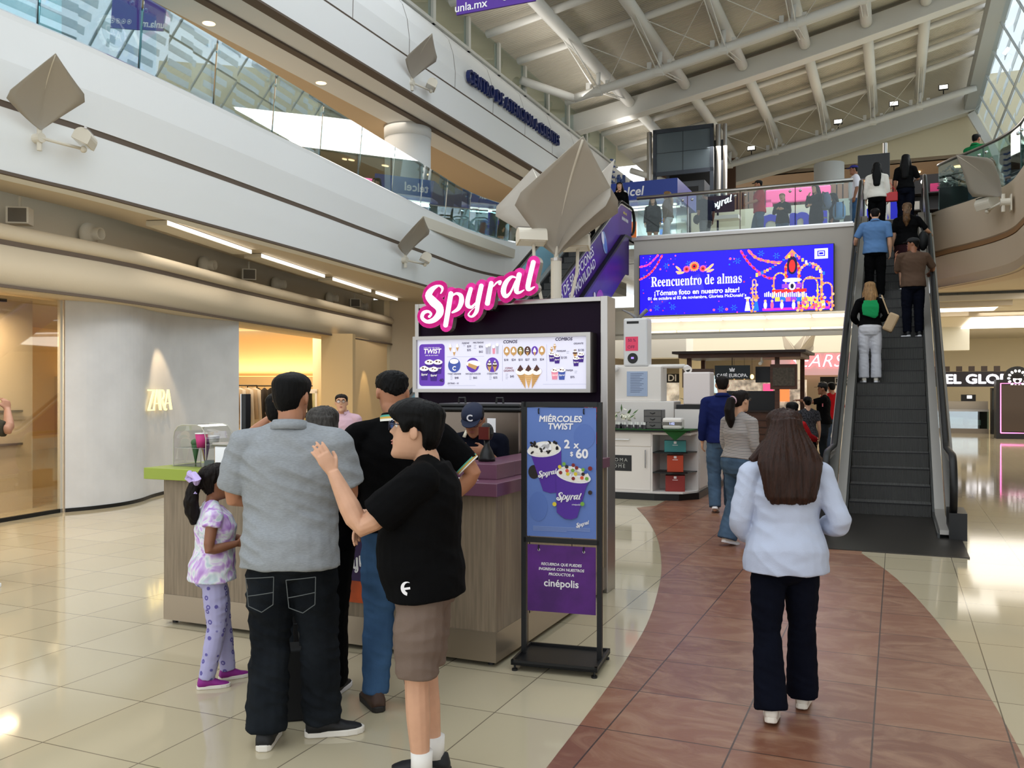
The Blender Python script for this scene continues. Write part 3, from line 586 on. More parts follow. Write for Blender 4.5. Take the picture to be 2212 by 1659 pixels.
o = thing('counter_card', 'tall white promotion card standing near the counter corner', 'sign', kw(-.47, .12, 1.112)); MB().box(-.13, 0, 0, .13, .008, .19, wprint).build('board', o, M=Matrix.Rotation(R(10), 4, 'X'))
b = MB(); b.disc(-.06, .13, .05, .06, pprint, 1, 8); b.text('Club', -.06, .13, .02, wprint, 2, bold=.02); b.build('print', o, M=Matrix.Rotation(R(10), 4, 'X') @ plane((0, -.001, 0), (1, 0, 0)))
b = MB(); 
for k in range(5): b.box(-.16+.01*k, -.05, .002*k, .15-.012*k, .05, .002*k+.0015, wprint, Matrix.Rotation(R(-8+5*k), 4, 'Z'))
tag(b.build('paper_slips', M=Matrix.Translation(kw(-.30, .03, 1.112)) @ UV), 'fan of white paper slips on the front edge of the mauve counter', 'paper')
# ice cream machine, till, scanner
o = thing('ice_cream_machine', 'steel ice cream machine with black lid behind the counter', 'machine', kw(-.70, 1.45))
dsteel = mat('dull_steel', (118, 106, 96), .3, .9, bump=.02, bs=20)
MB().box(-.32, -.22, 0, .32, .28, 1.10, dsteel).box(-.34, -.24, 1.10, .34, .3, 1.50, dsteel).build('body', o, bev=.008)
MB().box(-.36, -.26, 1.50, .36, .32, 1.53, black).box(-.34, -.24, 1.53, .34, .3, 1.56, black).build('lid', o, bev=.012)
for x in (-.2, .12): MB().tube([(x-.03, -.1, 1.555), (x-.025, -.1, 1.60), (x+.025, -.1, 1.60), (x+.03, -.1, 1.555)], .009, 8, black).build('handle', o)
MB().box(.08, -.243, 1.18, .15, -.240, 1.45, wprint).box(-.05, -.243, 1.2, .0, -.24, 1.3, wprint).build('label', o)
o = thing('till_monitor', 'black till monitor tilted in front of the cap wearing vendor', 'monitor', kw(-.72, .29, 1.207))
MB().box(-.15, -.012, .1, .15, .012, .36, black, Matrix.Rotation(R(-60), 4, 'Z') @ Matrix.Rotation(R(-12), 4, 'X')).build('screen', o, bev=.006); MB().cyl((0, 0, 0), (0, 0, .16), .025, None, 10, black).box(-.08, -.08, 0, .08, .08, .015, black).build('stand', o)
o = thing('barcode_scanner', 'black barcode scanner on a round stand by the counter corner', 'scanner', kw(-.22, .34, 1.207))
MB().lathe([(.055, 0), (.055, .02), (.035, .07), (.018, .1), (.018, .14)], (0, 0, 0), 18, black).build('stand', o, smooth=True); MB().ell((0, 0, .185), .045, .045, .06, rubber).box(-.035, -.05, .14, .035, -.03, .22, mat('scanner_window', (90, 40, 36), .1)).build('head', o)
o = thing('fire_extinguisher', 'red fire extinguisher hanging at the right end of the kiosk wall', 'fire extinguisher', kw(-.105, 2.12, 1.215))
o.scale = (.68, .68, .68)
redm = mat('extinguisher_red', (186, 20, 24), .3); MB().lathe([(.055, 0), (.06, .02), (.06, .30), (.05, .35), (.022, .38), (.022, .41)], (0, 0, 0), 20, redm).build('cylinder', o, smooth=True)
MB().box(-.03, -.03, .41, .03, .03, .45, steel).box(-.02, -.07, .45, .02, .05, .47, redm).build('valve', o, bev=.004); MB().tube([(.03, 0, .42), (.085, 0, .36), (.075, -.02, .15)], .01, 8, black).build('hose', o)
MB().box(-.1, .05, .0, .1, .06, .45, redm).build('back_plate', o)
b = MB(); b.rect(-.022, .06, .022, .32, wprint, 0)
for i, ch in enumerate('PROMEX'): b.text(ch, 0, .285-.036*i, .022, mk_, 1, bold=.04)
b.build('label', o, M=plane((.02, -.062, 0), (1, 0, 0)))
# ---- sign stand with two posters
SS = thing('sign_stand', 'black metal sign stand holding two posters beside the kiosk corner', 'sign stand', (.30, 5.41, 0), R(-17))
b = MB()
for x in (-.235, .235): b.box(x-.015, -.015, .05, x+.015, .015, 1.59, black)
for z in (1.56, .735): b.box(-.235, -.015, z, .235, .015, z+.03, black)
b.build('frame', SS)
b = MB(); b.box(-.26, -.20, .035, .26, .20, .05, black)
for x in (-.26, .245): b.box(x, -.2, .035, x+.015, .2, .065, black)
for y in (-.2, .185): b.box(-.26, y, .035, .26, y+.015, .065, black)
b.build('base_tray', SS)
for x in (-.24, .24):
    for y in (-.185, .185): MB().cyl((x, y, 0), (x, y, .012), .018, None, 10, rubber).cyl((x, y, .012), (x, y, .036), .007, None, 8, black).build('foot', SS)
def hooks(o, xs, z):
    for x in xs: MB().tube([(x, -.004, z-.008), (x, -.012, z-.012), (x, -.012, z-.03), (x, -.004, z-.038)], .004, 6, black).build('hook', o)
blue1 = mat('poster_blue', (96, 124, 190), .45); blue2 = mat('poster_blue_ring', (88, 116, 184), .45); cream1 = mat('print_whipped_cream', (236, 232, 222), .6, bump=.3, bs=40)
M1 = SS.matrix_basis
P1 = thing('poster', 'blue poster with two purple ice cream cups on the black stand', 'poster', Matrix.Translation((.30, 5.41, 0)) @ Matrix.Rotation(R(-17), 4, 'Z') @ Vector((0, -.006, 1.172)), R(-17))
MB().box(-.215, -.002, -.40, .215, .002, .385, blue1).build('board', P1); hooks(P1, (-.14, .14), .385)
b = MB(); s = .43/770.0
X = lambda px: (px-520)*s; Y = lambda py: (800-py)*s
b.disc(X(775), Y(420), .065, .075, blue2, 1, 30); b.disc(X(262), Y(1190), .06, .09, blue2, 1, 30)
b.text('MIÉRCOLES', X(508), Y(237), .037, wprint, 2, bold=.05, shear=.12, sx=1.02); b.text('TWIST', X(508), Y(318), .037, wprint, 2, bold=.05, shear=.12, sx=1.02)
b.text('2', X(585), Y(510), .05, wprint, 2, bold=.06); b.text('x', X(685), Y(515), .042, wprint, 2, bold=.05, shear=.1); b.text('60', X(750), Y(610), .055, wprint, 2, bold=.06); b.text('$', X(636), Y(612), .026, wprint, 2, bold=.05)
oreo = mat('print_cookie', (36, 30, 28), .7); pcup = mat('print_cup_purple', (82, 44, 152), .45)
b.disc(X(215), Y(815), .036, .042, oreo, 2, 22)
b.p2([(X(172), Y(600)), (X(522), Y(570)), (X(522), Y(720)), (X(480), Y(1030)), (X(400), Y(1040)), (X(320), Y(1020))], pcup, 3); b.disc(X(330), Y(575), .107, .042, wprint, 4, 30, .1); b.disc(X(330), Y(560), .098, .045, cream1, 5, 30, .1)
random.seed(3)
for k in range(22): b.disc(X(330)+random.uniform(-.085, .085), Y(555)+random.uniform(-.028, .04), random.uniform(.006, .014), random.uniform(.005, .009), oreo, 6+k % 2, 9, random.random()*3)
for k in range(5): b.disc(X(310+20*k), Y(520+18*(k % 3)), .022, .013, wprint, 7, 14, .5*k)
spyral(b, X(370), Y(825), .115, wprint, 7, -.05)
b.p2([(X(466), Y(810)), (X(850), Y(860)), (X(800), Y(960)), (X(700), Y(1290)), (X(640), Y(1315)), (X(560), Y(1308)), (X(475), Y(1245))], pcup, 9); b.disc(X(660), Y(845), .108, .040, wprint, 10, 30, -.17); b.disc(X(660), Y(825), .098, .045, cream1, 11, 30, -.17)
for k in range(8): b.disc(X(600+20*k), Y(790+14*(k % 4)), .024, .013, wprint, 12, 14, .5*k)
cols = [mat('candy%d' % i, c, .3) for i, c in enumerate(((222, 200, 60), (60, 90, 170), (120, 170, 70), (220, 90, 60), (130, 40, 40), (50, 36, 36)))]
for k, (x, y) in enumerate(((510, 750), (588, 748), (660, 728), (697, 757), (592, 790), (655, 785), (768, 775), (795, 800), (600, 825), (685, 823), (768, 822), (520, 812), (660, 872), (755, 862), (808, 870), (558, 718))): b.disc(X(x), Y(y), .011, .011, cols[(k*5+k//3) % 6], 13, 14)
for x, y, c in ((845, 760, 4), (845, 1018, 5), (760, 1142, 2), (452, 1155, 0)): b.disc(X(x), Y(y), .013, .013, cols[c], 13, 16)
spyral(b, X(612), Y(1072), .145, wprint, 13, -.22); b.text('cinépolis', X(690), Y(1152), .011, wprint, 13, shear=.2); spyral(b, X(758), Y(1362), .08, wprint, 3, .05)
for k in range(4): b.rect(X(205), Y(1410+14*k), X(840 if k < 3 else 580), Y(1404+14*k), mat('print_fine', (140, 160, 208), .6), 2)
b.build('printed_artwork', P1, M=plane((0, -.003, 0), (1, 0, 0)))
P2 = thing('poster', 'purple cinema reminder poster low on the black stand', 'poster', Matrix.Translation((.30, 5.41, 0)) @ Matrix.Rotation(R(-17), 4, 'Z') @ Vector((0, -.006, .521)), R(-17))
MB().box(-.212, -.002, -.205, .212, .002, .20, mat('poster_purple', (96, 38, 132), .4, var=.45, vs=4)).build('board', P2)
b = MB()
for x in (-.14, .14): b.disc(x, .17, .008, .008, wprint, 1, 14)
for i, t in enumerate(('RECUERDA QUE PUEDES', 'INGRESAR CON NUESTROS', 'PRODUCTOS A')): b.text(t, 0, .085-.030*i, .0165, wprint, 1, bold=.04, shear=.15)
b.text('cinépolis', 0, -.03, .045, wprint, 1, bold=.03); b.build('printed_artwork', P2, M=plane((0, -.003, 0), (1, 0, 0)))
hooks(P2, (-.14, .14), .205)
# ---------------------------------------------------------------- escalators
treadm = mat('escalator_tread', (98, 97, 94), .5, .1, bump=.0)
t = treadm.node_tree; wv = t.nodes.new('ShaderNodeTexWave'); wv.inputs['Scale'].default_value = 18; wv.bands_direction = 'X'
tc = t.nodes.new('ShaderNodeTexCoord'); bp = t.nodes.new('ShaderNodeBump'); bp.inputs['Strength'].default_value = .9; bp.inputs['Distance'].default_value = .01
t.links.new(tc.outputs['Object'], wv.inputs['Vector']); t.links.new(wv.outputs['Fac'], bp.inputs['Height']); t.links.new(bp.outputs[0], t.nodes['Principled BSDF'].inputs['Normal'])
nose = mat('escalator_step_edge', (22, 22, 22), .5)
esteel = mat('escalator_steel', (176, 172, 166), .36, .45, bump=.02, bs=30)
dpanel = mat('escalator_dark_panel', (70, 72, 72), .22, .4)
RISE = 5.55; TAN = math.tan(R(30)); RUN = RISE/TAN
def esc_line(off, y0, y1, bend=.5):
    """points (y, z) that follow the steps at height off: flat, rising, flat"""
    p = []
    for y in [y0+(y1-y0)*k/80 for k in range(81)]:
        z = max(0.0, min(RISE, (y-.0)*TAN)); p.append((y, z+off))
    return p
def escalator(label, loc, inner, outer, deckmat, clad, vinyl=None):
    o = thing('escalator', label, 'escalator', loc)
    for k in range(29):
        z = -.2+.2*k+.17; y = z/TAN-.02
        if z > RISE+.02: break
        b = MB(); b.box(-.5, y, z-.26, .5, y+.42, z, treadm); b.box(-.5, y-.004, z-.012, .5, y+.02, z+.001, nose); b.build('step', o)
    b = MB(); b.box(-.75, -2.62, .0, .75, .27, .012, mat('landing_plate', (66, 62, 58), .35, .7, bump=.05, bs=300)); b.build('landing_plate', o); MB().box(-.75, RUN+.2, RISE, .75, RUN+1.4, RISE+.012, steel).build('landing_plate', o)
    for s, nm in ((-1, 'l'), (1, 'r')):
        y0, y1 = -1.45, RUN+1.2
        def band(x0, x1, lo, hi, m, name, ya=y0, yb=y1):
            b = MB(); L = esc_line(0, ya, yb)
            b.rings([[Vector((s*x, y, z+h)) for x, h in ((x0, lo), (x1, lo), (x1, hi), (x0, hi))] for y, z in L], m); return b.build(name, o)
        band(.505, .53, -.5, .06, dpanel, 'skirt_panel')
        band(.53, .645, .05, .10, esteel, 'inner_deck')
        band(.655, .675, .05, .83, inner, 'balustrade_panel', -1.25, RUN+1.0)
        band(.685, .80, .0, .07, deckmat, 'outer_deck')
        band(.76, .80, -.95, .0, clad, 'truss_cladding', -1.3, RUN+.3)
        band(.645, .685, .83, .87, esteel, 'handrail_track', -1.25, RUN+1.0)
        # handrail with a round newel return at both ends
        L = [Vector((s*.665, y, z)) for y, z in esc_line(.93, -1.2, RUN+.95)]
        c0, c1 = L[0]+Vector((0, 0, -.36)), L[-1]+Vector((0, 0, -.36))
        A0 = [c0+Vector((0, -.36*math.sin(a), .36*math.cos(a))) for a in [math.pi*k/10 for k in range(10, 0, -1)]]
        A1 = [c1+Vector((0, .36*math.sin(a), .36*math.cos(a))) for a in [math.pi*k/10 for k in range(1, 11)]]
        MB().tube(A0+L+A1, [(.04, .026)]*(len(A0)+len(L)+len(A1)), 10, rubber, (1, 0, 0)).build('handrail', o, smooth=True)
        b = MB(); b.cyl((s*.655, c0.y, c0.z), (s*.675, c0.y, c0.z), .335, None, 24, dpanel); b.box(s*.62, -1.5, .0, s*.80, -.9, .30, black); b.build('newel', o)
    return o
E1 = escalator('dark steel up escalator carrying shoppers to the upper floor', W(-.09, 12.46), dpanel, None, esteel, mat('truss_beige', (176, 166, 152), .5))
b = MB(); b.box(-.64, -.62, .103, -.55, -.4, .105, wprint); b.build('notice_sticker', E1)
vin = mat('vinyl_violet', (84, 40, 150), .35, var=.45, vs=.8); vin2 = mat('vinyl_violet_dark', (74, 34, 128), .35, var=.6, vs=.7)
E2 = escalator('purple wrapped escalator with university advertising behind the kiosk', W(-7.15, 12.46), vin, None, black, vin2)
for c in E2.children:
    if c.name.startswith('balustrade_panel') and c.data.vertices[0].co.x < 0: c.data.materials[0] = mat('vinyl_pale_blue', (150, 200, 216), .3)
# writing and pictures on the violet panel
sl = plane((.682, 0, 0), (0, math.cos(R(30)), math.sin(R(30))), (0, -math.sin(R(30)), math.cos(R(30))))
vw = mat('vinyl_white', (238, 236, 244), .5); vb = mat('vinyl_ice', (150, 176, 226), .45, var=.3, vs=9); vp = mat('vinyl_magenta', (176, 50, 190), .45); vy = mat('vinyl_yellow', (232, 214, 70), .5)
b = MB(); L0 = 1/math.cos(R(30))
b.text('MÁS DE 50 OPCIONES', 7.3, .56, .22, vw, 1, bold=.03); b.text('DE MOVILIDAD', 7.75, .27, .22, vw, 1, bold=.03)
b.disc(9.7, .40, .17, .28, vb, 1); b.disc(9.62, .55, .1, .16, vw, 2); b.disc(9.75, .3, .1, .2, mat('vinyl_blue', (90, 130, 214), .45), 2)
b.build('vinyl_artwork', E2, M=sl)
b = MB(); b.text('unla.mx', 0, .12, .08, vy, 1, bold=.03)
for k in range(6): b.disc(-.25+.1*k, -.05, .035, .05, vw, 1, 12)
b.build('vinyl_logo', E2, M=plane((.682, RUN+.35, RISE+.55), (0, 1, 0), (0, 0, 1)))
b = MB(); sk = plane((.806, 0, 0), (0, math.cos(R(30)), math.sin(R(30))), (0, -math.sin(R(30)), math.cos(R(30))))
for x, y, rx, ry, m in ((6.0, -.5, .5, .22, vp), (7.3, -.45, .35, .2, vb), (6.6, -.3, .9, .1, mat('vinyl_lilac', (136, 90, 210), .45)), (8.3, -.5, .3, .25, vp)): b.disc(x, y, rx, ry, m, 1)
for x, y, h in ((5.6, -.48, .5), (6.6, -.4, .55), (7.5, -.45, .5), (8.0, -.38, .4)):
    b.p2([(x-.1, y-h/2), (x+.12, y-h/2), (x+.06, y+h*.25), (x-.06, y+h*.25)], vb, 2); b.disc(x, y+h*.36, .07, .09, vw, 3)
b.build('vinyl_portraits', E2, M=sk)
# ---------------------------------------------------------------- glass balustrades
jointm = mat('glass_edge_green', (26, 46, 42), .3)
def balustrade(name, label, pts, h, rail_r, rail_m, pane, plen, clamps=True, lean=0.0):
    """pts: plan points in building axes with z of the base"""
    o = thing(name, label, 'railing', (0, 0, 0), -TH)
    P = [Vector(p) for p in pts]; D = [0]
    for i in range(len(P)-1): D.append(D[-1]+(P[i+1]-P[i]).length)
    def pos(s):
        for i in range(len(P)-1):
            if s <= D[i+1]: return P[i].lerp(P[i+1], (s-D[i])/max(1e-6, D[i+1]-D[i]))
        return P[-1]
    n = max(1, round(D[-1]/plen)); st = D[-1]/n
    for k in range(n):
        q = [pos(st*k+.02+(st-.04)*j/3) for j in range(4)]
        b = MB()
        nn = (q[-1]-q[0]); nn = Vector((-nn.y, nn.x, 0)).normalized()*.006
        ln = nn/.006*-lean; b.rings([[p-nn, p+nn, p+nn+Vector((0, 0, h))+ln, p-nn+Vector((0, 0, h))+ln] for p in q], pane); b.build('glass_panel', o, smooth=False)
        if k:
            p = pos(st*k); MB().box(-.009, -.012, 0, .009, .012, h, jointm, Matrix.Translation(p)).build('panel_joint', o)
            if clamps: MB().ell(pos(st*k-.12)+Vector((0, 0, h-.13))-nn*2, .035, .035, .035, chrome, 8, 5).ell(pos(st*k+.12)+Vector((0, 0, h-.13))-nn*2, .035, .035, .035, chrome, 8, 5).build('clamp', o, smooth=True)
    MB().tube([p+Vector((0, 0, h+.02)) for p in P], rail_r, 10, rail_m).build('handrail', o, smooth=True)
    MB().sweep([(p.x, p.y) for p in P], [(-.05, P[0].z-.01), (-.05, P[0].z+.05), (.05, P[0].z+.05), (.05, P[0].z-.01)], chrome, True).build('base_rail', o)
    return o
lpar = [(x-.13, y, 5.75) for x, y in par if y > 2]
balustrade('glass_railing', 'long curved glass railing along the white left gallery', lpar, 1.0, .028, steel, mirrorg, 1.5, True, .085)
balustrade('glass_railing', 'glass railing with thick steel handrail on the bridge above the LED screen', [(-6.2, 22.62, 5.58), (-.95, 22.62, 5.58)], 1.02, .05, steel, clear, 1.35)
rb_ = [(x+.1, y, 5.62) for x, y in bal if y > 12]
balustrade('glass_railing', 'curved glass railing of the right balcony where two people lean', rb_[1:], 1.05, .035, steel, glass('balcony_glass', (224, 240, 236), .05, .02, .3), 1.6)
# ---------------------------------------------------------------- sail shaped lamps
mesh_sail = mat('sail_mesh', (190, 182, 170), .7, bump=.1, bs=300); t = mesh_sail.node_tree; tl = t.nodes.new('ShaderNodeBsdfTranslucent'); mx = t.nodes.new('ShaderNodeMixShader'); mx.inputs[0].default_value = .35; tl.inputs[0].default_value = (.62, .56, .48, 1)
t.links.new(t.nodes['Principled BSDF'].outputs[0], mx.inputs[1]); t.links.new(tl.outputs[0], mx.inputs[2]); t.links.new(mx.outputs[0], t.nodes['Material Output'].inputs[0])
def petal(b, M, wd, ht, out, m, n=10):
    rr = []
    for i in range(n+1):
        t_ = i/n; wdt = wd*(t_/.54 if t_ < .54 else 1-(t_-.54)/.46*.995)
        y = out*t_**1.6; z = ht*t_
        rr.append([M @ Vector((wdt*k/4, y+.12*wd*(abs(k)/4)**2*wdt/wd, z-.10*abs(k)/4*ht*wdt/wd)) for k in range(-4, 5)])
    vv = [[b.bm.verts.new(p) for p in r] for r in rr]
    for i in range(n):
        for j in range(8): b.face([vv[i][j], vv[i][j+1], vv[i+1][j+1], vv[i+1][j]], m)
def lamp_head(o, M, sc=1.0):
    b = MB(); pr = [(-.1, -.085), (.1, -.085)]+[(.1*math.cos(R(a)), .085*math.sin(R(a))+.0) for a in range(0, 181, 20)]
    b.rings([[M @ Vector((x, y*sc, z*sc)) for y, z in pr] for x in (-.16*sc, .16*sc)], offw); b.build('lamp_housing', o, bev=.004)
    b = MB(); b.box(-.14*sc, -.08*sc, -.09*sc, .14*sc, .08*sc, -.084*sc, mat('lamp_lens', (226, 224, 218), .25), M); b.build('lamp_glass', o)
    MB().box(-.17*sc, -.015, .08*sc, .17*sc, .015, .1*sc, steel, M).build('mounting_bar', o)
def wall_lamp(label, loc, rz_, tilt=20, sc=1.0, lampdir=1, grp=None):
    """local +y points away from the wall"""
    o = thing('sail_wall_lamp', label, 'lamp', loc, rz_, None, sc)
    MB().box(-.09, -.005, -.14, .09, .012, .1, offw).build('wall_plate', o, bev=.004)
    MB().cyl((0, .01, 0), (0, .14, 0), .055, None, 14, offw).cyl((0, .1, -.14), (0, .1, .12), .028, None, 10, offw).build('socket', o, smooth=False)
    MB().tube([(0, .12, 0), (.2*lampdir, .2, -.02), (.42*lampdir, .26, -.03)], .018, 8, offw).ell((.44*lampdir, .265, -.035), .04, .04, .04, offw, 10, 6).build('arm', o, smooth=True)
    lamp_head(o, Matrix.Translation((.46*lampdir, .28, .10)) @ Matrix.Rotation(R(35), 4, 'Z') @ Matrix.Rotation(R(-25), 4, 'X'), .95)
    M = Matrix.Translation((0, .12, .08)) @ Matrix.Rotation(R(-tilt*lampdir), 4, 'Y') @ Matrix.Rotation(R(14*lampdir), 4, 'Z')
    b = MB(); petal(b, M, .46, .72, .60, mesh_sail); s_ = b.build('sail', o, smooth=True, flip=False); sm = s_.modifiers.new('solid', 'SOLIDIFY'); sm.thickness = .006
    MB().tube([M @ Vector((0, .60*(k/8)**1.6-.012, .71*k/8)) for k in range(9)], .012, 6, offw).build('sail_rib', o, smooth=True)
    return o
wall_lamp('grey sail lamp on the white left parapet, nearest to the camera', W(-8.86, 7.05, 4.46), R(-90)-TH, 12, 1.0, -1)
wall_lamp('grey sail lamp on the white left parapet above the script sign', W(-9.68, 16.5, 4.40), R(-90)-TH, 22, 1.15, -1)
wall_lamp('sail lamp on the upper fascia left of the blue lettering', W(-9.86, 17.1, 8.36), R(-90)-TH, 14, 1.15, -1)
wall_lamp('sail lamp on the upper fascia below the end of the blue lettering', W(-9.86, 26.9, 8.4), R(-90)-TH, 22, 1.1, -1)
wall_lamp('large sail lamp on the curved right parapet at the picture edge', W(1.98, 19.2, 5.2), R(90)-TH, -25, 1.3, 1)
def tree_lamp(label, loc, zp, zs, wd, ht, out, r, sc=1.0, heads=True, rot0=20):
    o = thing('sail_lamp_post', label, 'lamp post', loc, 0, None, sc)
    MB().cyl((0, 0, 0), (0, 0, zp), r, None, 20, offw).cyl((0, 0, zp), (0, 0, zs+.1), r*.42, None, 14, offw).cyl((0, 0, zp-.01), (0, 0, zp+.02), r*1.05, None, 20, steel).build('pole', o, smooth=False)
    for k in (0, 2, 3):
        M = Matrix.Translation((0, 0, zs)) @ Matrix.Rotation(R(rot0+90*k), 4, 'Z')
        b = MB(); petal(b, M, wd, ht, out, mesh_sail); s_ = b.build('sail', o, smooth=True, flip=False); s_.modifiers.new('solid', 'SOLIDIFY').thickness = .006
        MB().tube([M @ Vector((0, out*(q/8)**1.6-.014, ht*.97*q/8)) for q in range(9)], .013, 6, offw).build('sail_rib', o, smooth=True)
    if heads:
        for s, y in ((-1, -.1), (1, .12)):
            MB().tube([(s*r, 0, zp-.75), (s*(r+.10), y, zp-.40), (s*(r+.17), y*1.5, zp-.1), (s*(r+.18), y*1.6, zp+.16)], .017, 8, offw).build('arm', o, smooth=True)
            lamp_head(o, Matrix.Translation((s*(r+.18)-.02, y*1.7, zp+.22)) @ Matrix.Rotation(R(-12*s), 4, 'Z') @ Matrix.Rotation(R(-12), 4, 'X'), .9)
    return o
tree_lamp('tall white lamp post with four mesh sails rising behind the kiosk', (.45, 9.1, 0), 2.98, 3.02, .60, 1.05, .66, .055, 1.0, True, 20)
tree_lamp('white lamp post with folded sails beyond the cafe roof', (9.3, 29.0, 0), 2.75, 2.5, .42, 1.05, .62, .07, 1.0, False, 45)
# ---------------------------------------------------------------- fittings on the left soffit
def lp(s, off, z):
    """point on the left lintel: s = depth in world Y, off into the shop"""
    for i in range(len(lint)-1):
        if lint[i+1][1] >= s:
            a, c = Vector(lint[i]), Vector(lint[i+1]); q = (s-a.y)/(c.y-a.y); p = a.lerp(c, q); d = (c-a).normalized(); n = Vector((-d.y, d.x))
            return Vector((p.x+n.x*off, p.y+n.y*off, z)), math.atan2(d.y, d.x)
nozz = mat('nozzle_paint', (206, 198, 180), .6)
for i, Yd in enumerate((8.7, 12.1, 15.2, 18.0, 20.8, 22.8)):
    p, a = lp(Yd, .46, 3.78)
    o = thing('air_nozzle', ('round cream air nozzle cut by the left picture edge', 'round cream air nozzle nearest the camera, right of the first loudspeaker', 'second round air nozzle along the left ledge', 'third round air nozzle, just past the small loudspeaker', 'fourth round air nozzle along the left ledge', 'farthest round air nozzle at the end of the left ledge')[i], 'air nozzle', p, a-math.pi/2)
    M = Matrix.Rotation(R(90), 4, 'Y')
    b = MB(); b.lathe([(.15, 0), (.16, .03), (.15, .08), (.10, .13), (.085, .15), (.085, .24), (.07, .24), (.07, .16)], (0, 0, 0), 22, nozz); b.build('shell', o, smooth=True, M=M)
    MB().lathe([(.0, .158), (.07, .16)], (0, 0, 0), 16, blackm, False).build('opening', o, M=M)
for i, Yd in enumerate((10.9, 16.6, 22.1)):
    p, a = lp(Yd, .30, 3.80)
    o = thing('loudspeaker', ('white box loudspeaker hanging under the left soffit, nearest the camera', 'white box loudspeaker hanging between the second and third air nozzles', 'farthest small loudspeaker hanging at the end of the soffit')[i], 'speaker', p, a-R(60))
    MB().box(-.13, -.10, -.11, .13, .10, .10, offw).build('cabinet', o, bev=.01); MB().box(-.10, -.103, -.09, .11, -.1, .08, mat('speaker_cloth', (110, 104, 94), .9)).build('grille', o); MB().cyl((0, 0, .1), (0, 0, .24), .02, None, 8, offw).build('bracket', o)
for i, (a, c) in enumerate(((12.6, 15.3), (15.7, 18.6), (19.0, 21.4), (21.7, 23.4))):
    p, an = lp((a+c)/2, -.22, 3.95); L = c-a
    o = thing('linear_light', ('long white linear ceiling light nearest the camera under the left soffit', 'second linear ceiling light from the camera under the left soffit', 'third linear ceiling light under the left soffit', 'farthest linear ceiling light, close to the kiosk sign')[i], 'light', p, an-math.pi/2)
    MB().box(-.16, -L/2, .02, .16, L/2, .09, offw).build('housing', o); MB().box(.165, -L/2, .025, .172, L/2, .085, glow).build('diffuser', o)
# ---------------------------------------------------------------- clothes shop on the left
plast = mat('grey_plaster', (214, 213, 214), .75, bump=.05, bs=12, var=.10, vs=2.2)
zp_ = [(-6.05, 12.1), (-5.80, 12.35), (-5.58, 12.75), (-5.50, 13.2), (-5.53, 13.8), (-5.47, 14.5), (-5.25, 15.2), (-4.86, 15.9)]
zp_, _ = smooth(zp_, [1]*8, 5); zp_ = [(p.x, p.y) for p in zp_]
struct(MB().sweep(zp_, [(0, .0), (0, 2.9), (.25, 2.9), (.25, 0)], plast, True).build('wall_left_shop', smooth=False), 'wavy grey plaster wall with glowing shop letters')
struct(MB().sweep(zp_, [(-.01, .0), (-.01, .05), (.02, .05), (.02, 0)], black, True).build('baseboard_left'))
# letters ride on the curved wall
zl = mat('shop_letter_glow', (255, 232, 165), .5, e=1.0)
i0 = 17; A0, A1 = Vector(zp_[i0]), Vector(zp_[i0+8]); d = (A1-A0).normalized()
zsg = thing('shop_sign', 'glowing serif shop name on the grey plaster wall', 'sign', (A0.x, A0.y, 1.50), math.atan2(d.y, d.x)-0)
b = MB()
zk, zh = .36, .32
def zpoly(x, pts): b.prism([((x+px)*zk, (py-.5)*zh) for px, py in pts], 0, .02, zl)
def zA(x): zpoly(x, [(0, 0), (.05, 0), (.39, 1), (.33, 1)]); zpoly(x, [(.33, 1), (.46, 1), (.78, 0), (.62, 0)]); zpoly(x, [(.14, .30), (.62, .30), (.62, .35), (.16, .35)])
zpoly(0, [(0, .94), (.62, .94), (.62, 1), (0, 1)]); zpoly(0, [(0, 0), (.62, 0), (.62, .06), (0, .06)]); zpoly(0, [(0, .06), (.15, .06), (.62, .94), (.47, .94)]); zpoly(0, [(.57, .06), (.62, .06), (.62, .2)]); zA(.50)
zpoly(1.12, [(0, 0), (.14, 0), (.14, 1), (0, 1)]); b.stroke([((1.12+px)*zk, (py-.5)*zh) for px, py in ((.1, .97), (.34, .95), (.46, .75), (.34, .55), (.1, .53))], [.012, .02, .045, .02, .012], 0, .02, zl); b.stroke([((1.12+px)*zk, (py-.5)*zh) for px, py in ((.26, .53), (.42, .22), (.58, .03), (.72, .04))], [.02, .045, .04, .012], 0, .02, zl); zA(1.60)
b.build('letters', zsg, M=plane((0, -.03, 0), (1, 0, 0)))
# show window left of the plaster wall
wpl = [(-7.2, 8.6), (-6.1, 12.1)]; wd = (Vector(wpl[1])-Vector(wpl[0])); wl = wd.length; wa = math.atan2(wd.y, wd.x)
MW = Matrix.Translation((wpl[0][0], wpl[0][1], 0)) @ Matrix.Rotation(wa, 4, 'Z')
g = struct(MB().box(0, -.006, .04, wl, .006, 2.87, glass('shop_window_glass', (244, 242, 236), .05, .02, .3)).build('window_30', M=MW))
b = MB()
for x in (0, wl-.04): b.box(x, -.02, 0, x+.04, .03, 2.87, mat('pale_frame', (196, 190, 178), .5))
b.box(0, -.02, 0, wl, .03, .05, black); b.build('frame', g)
pan = mat('cream_display_panel', (226, 206, 178), .6)
struct(MB().box(-2, .7, 0, wl+.2, .75, 2.9, pan).build('wall_left_display', M=MW))
for i, (x, z) in enumerate(((.3, .9), (.3, 1.35))): struct(MB().box(x, .66, z, wl, .70, z+.03, steel).build('trim_%d' % (10+i), M=MW))
o = tag(MB().box(.6, .5, 2.72, wl-.9, .62, 2.76, warmglow).build('strip_light', M=MW), 'warm strip light at the top of the shop window on the left', 'light')
tag(MB().box(.4, .3, 2.80, wl-.6, .36, 2.84, black).build('lighting_track', M=MW), 'black lighting track at the top of the shop window', 'lighting track')
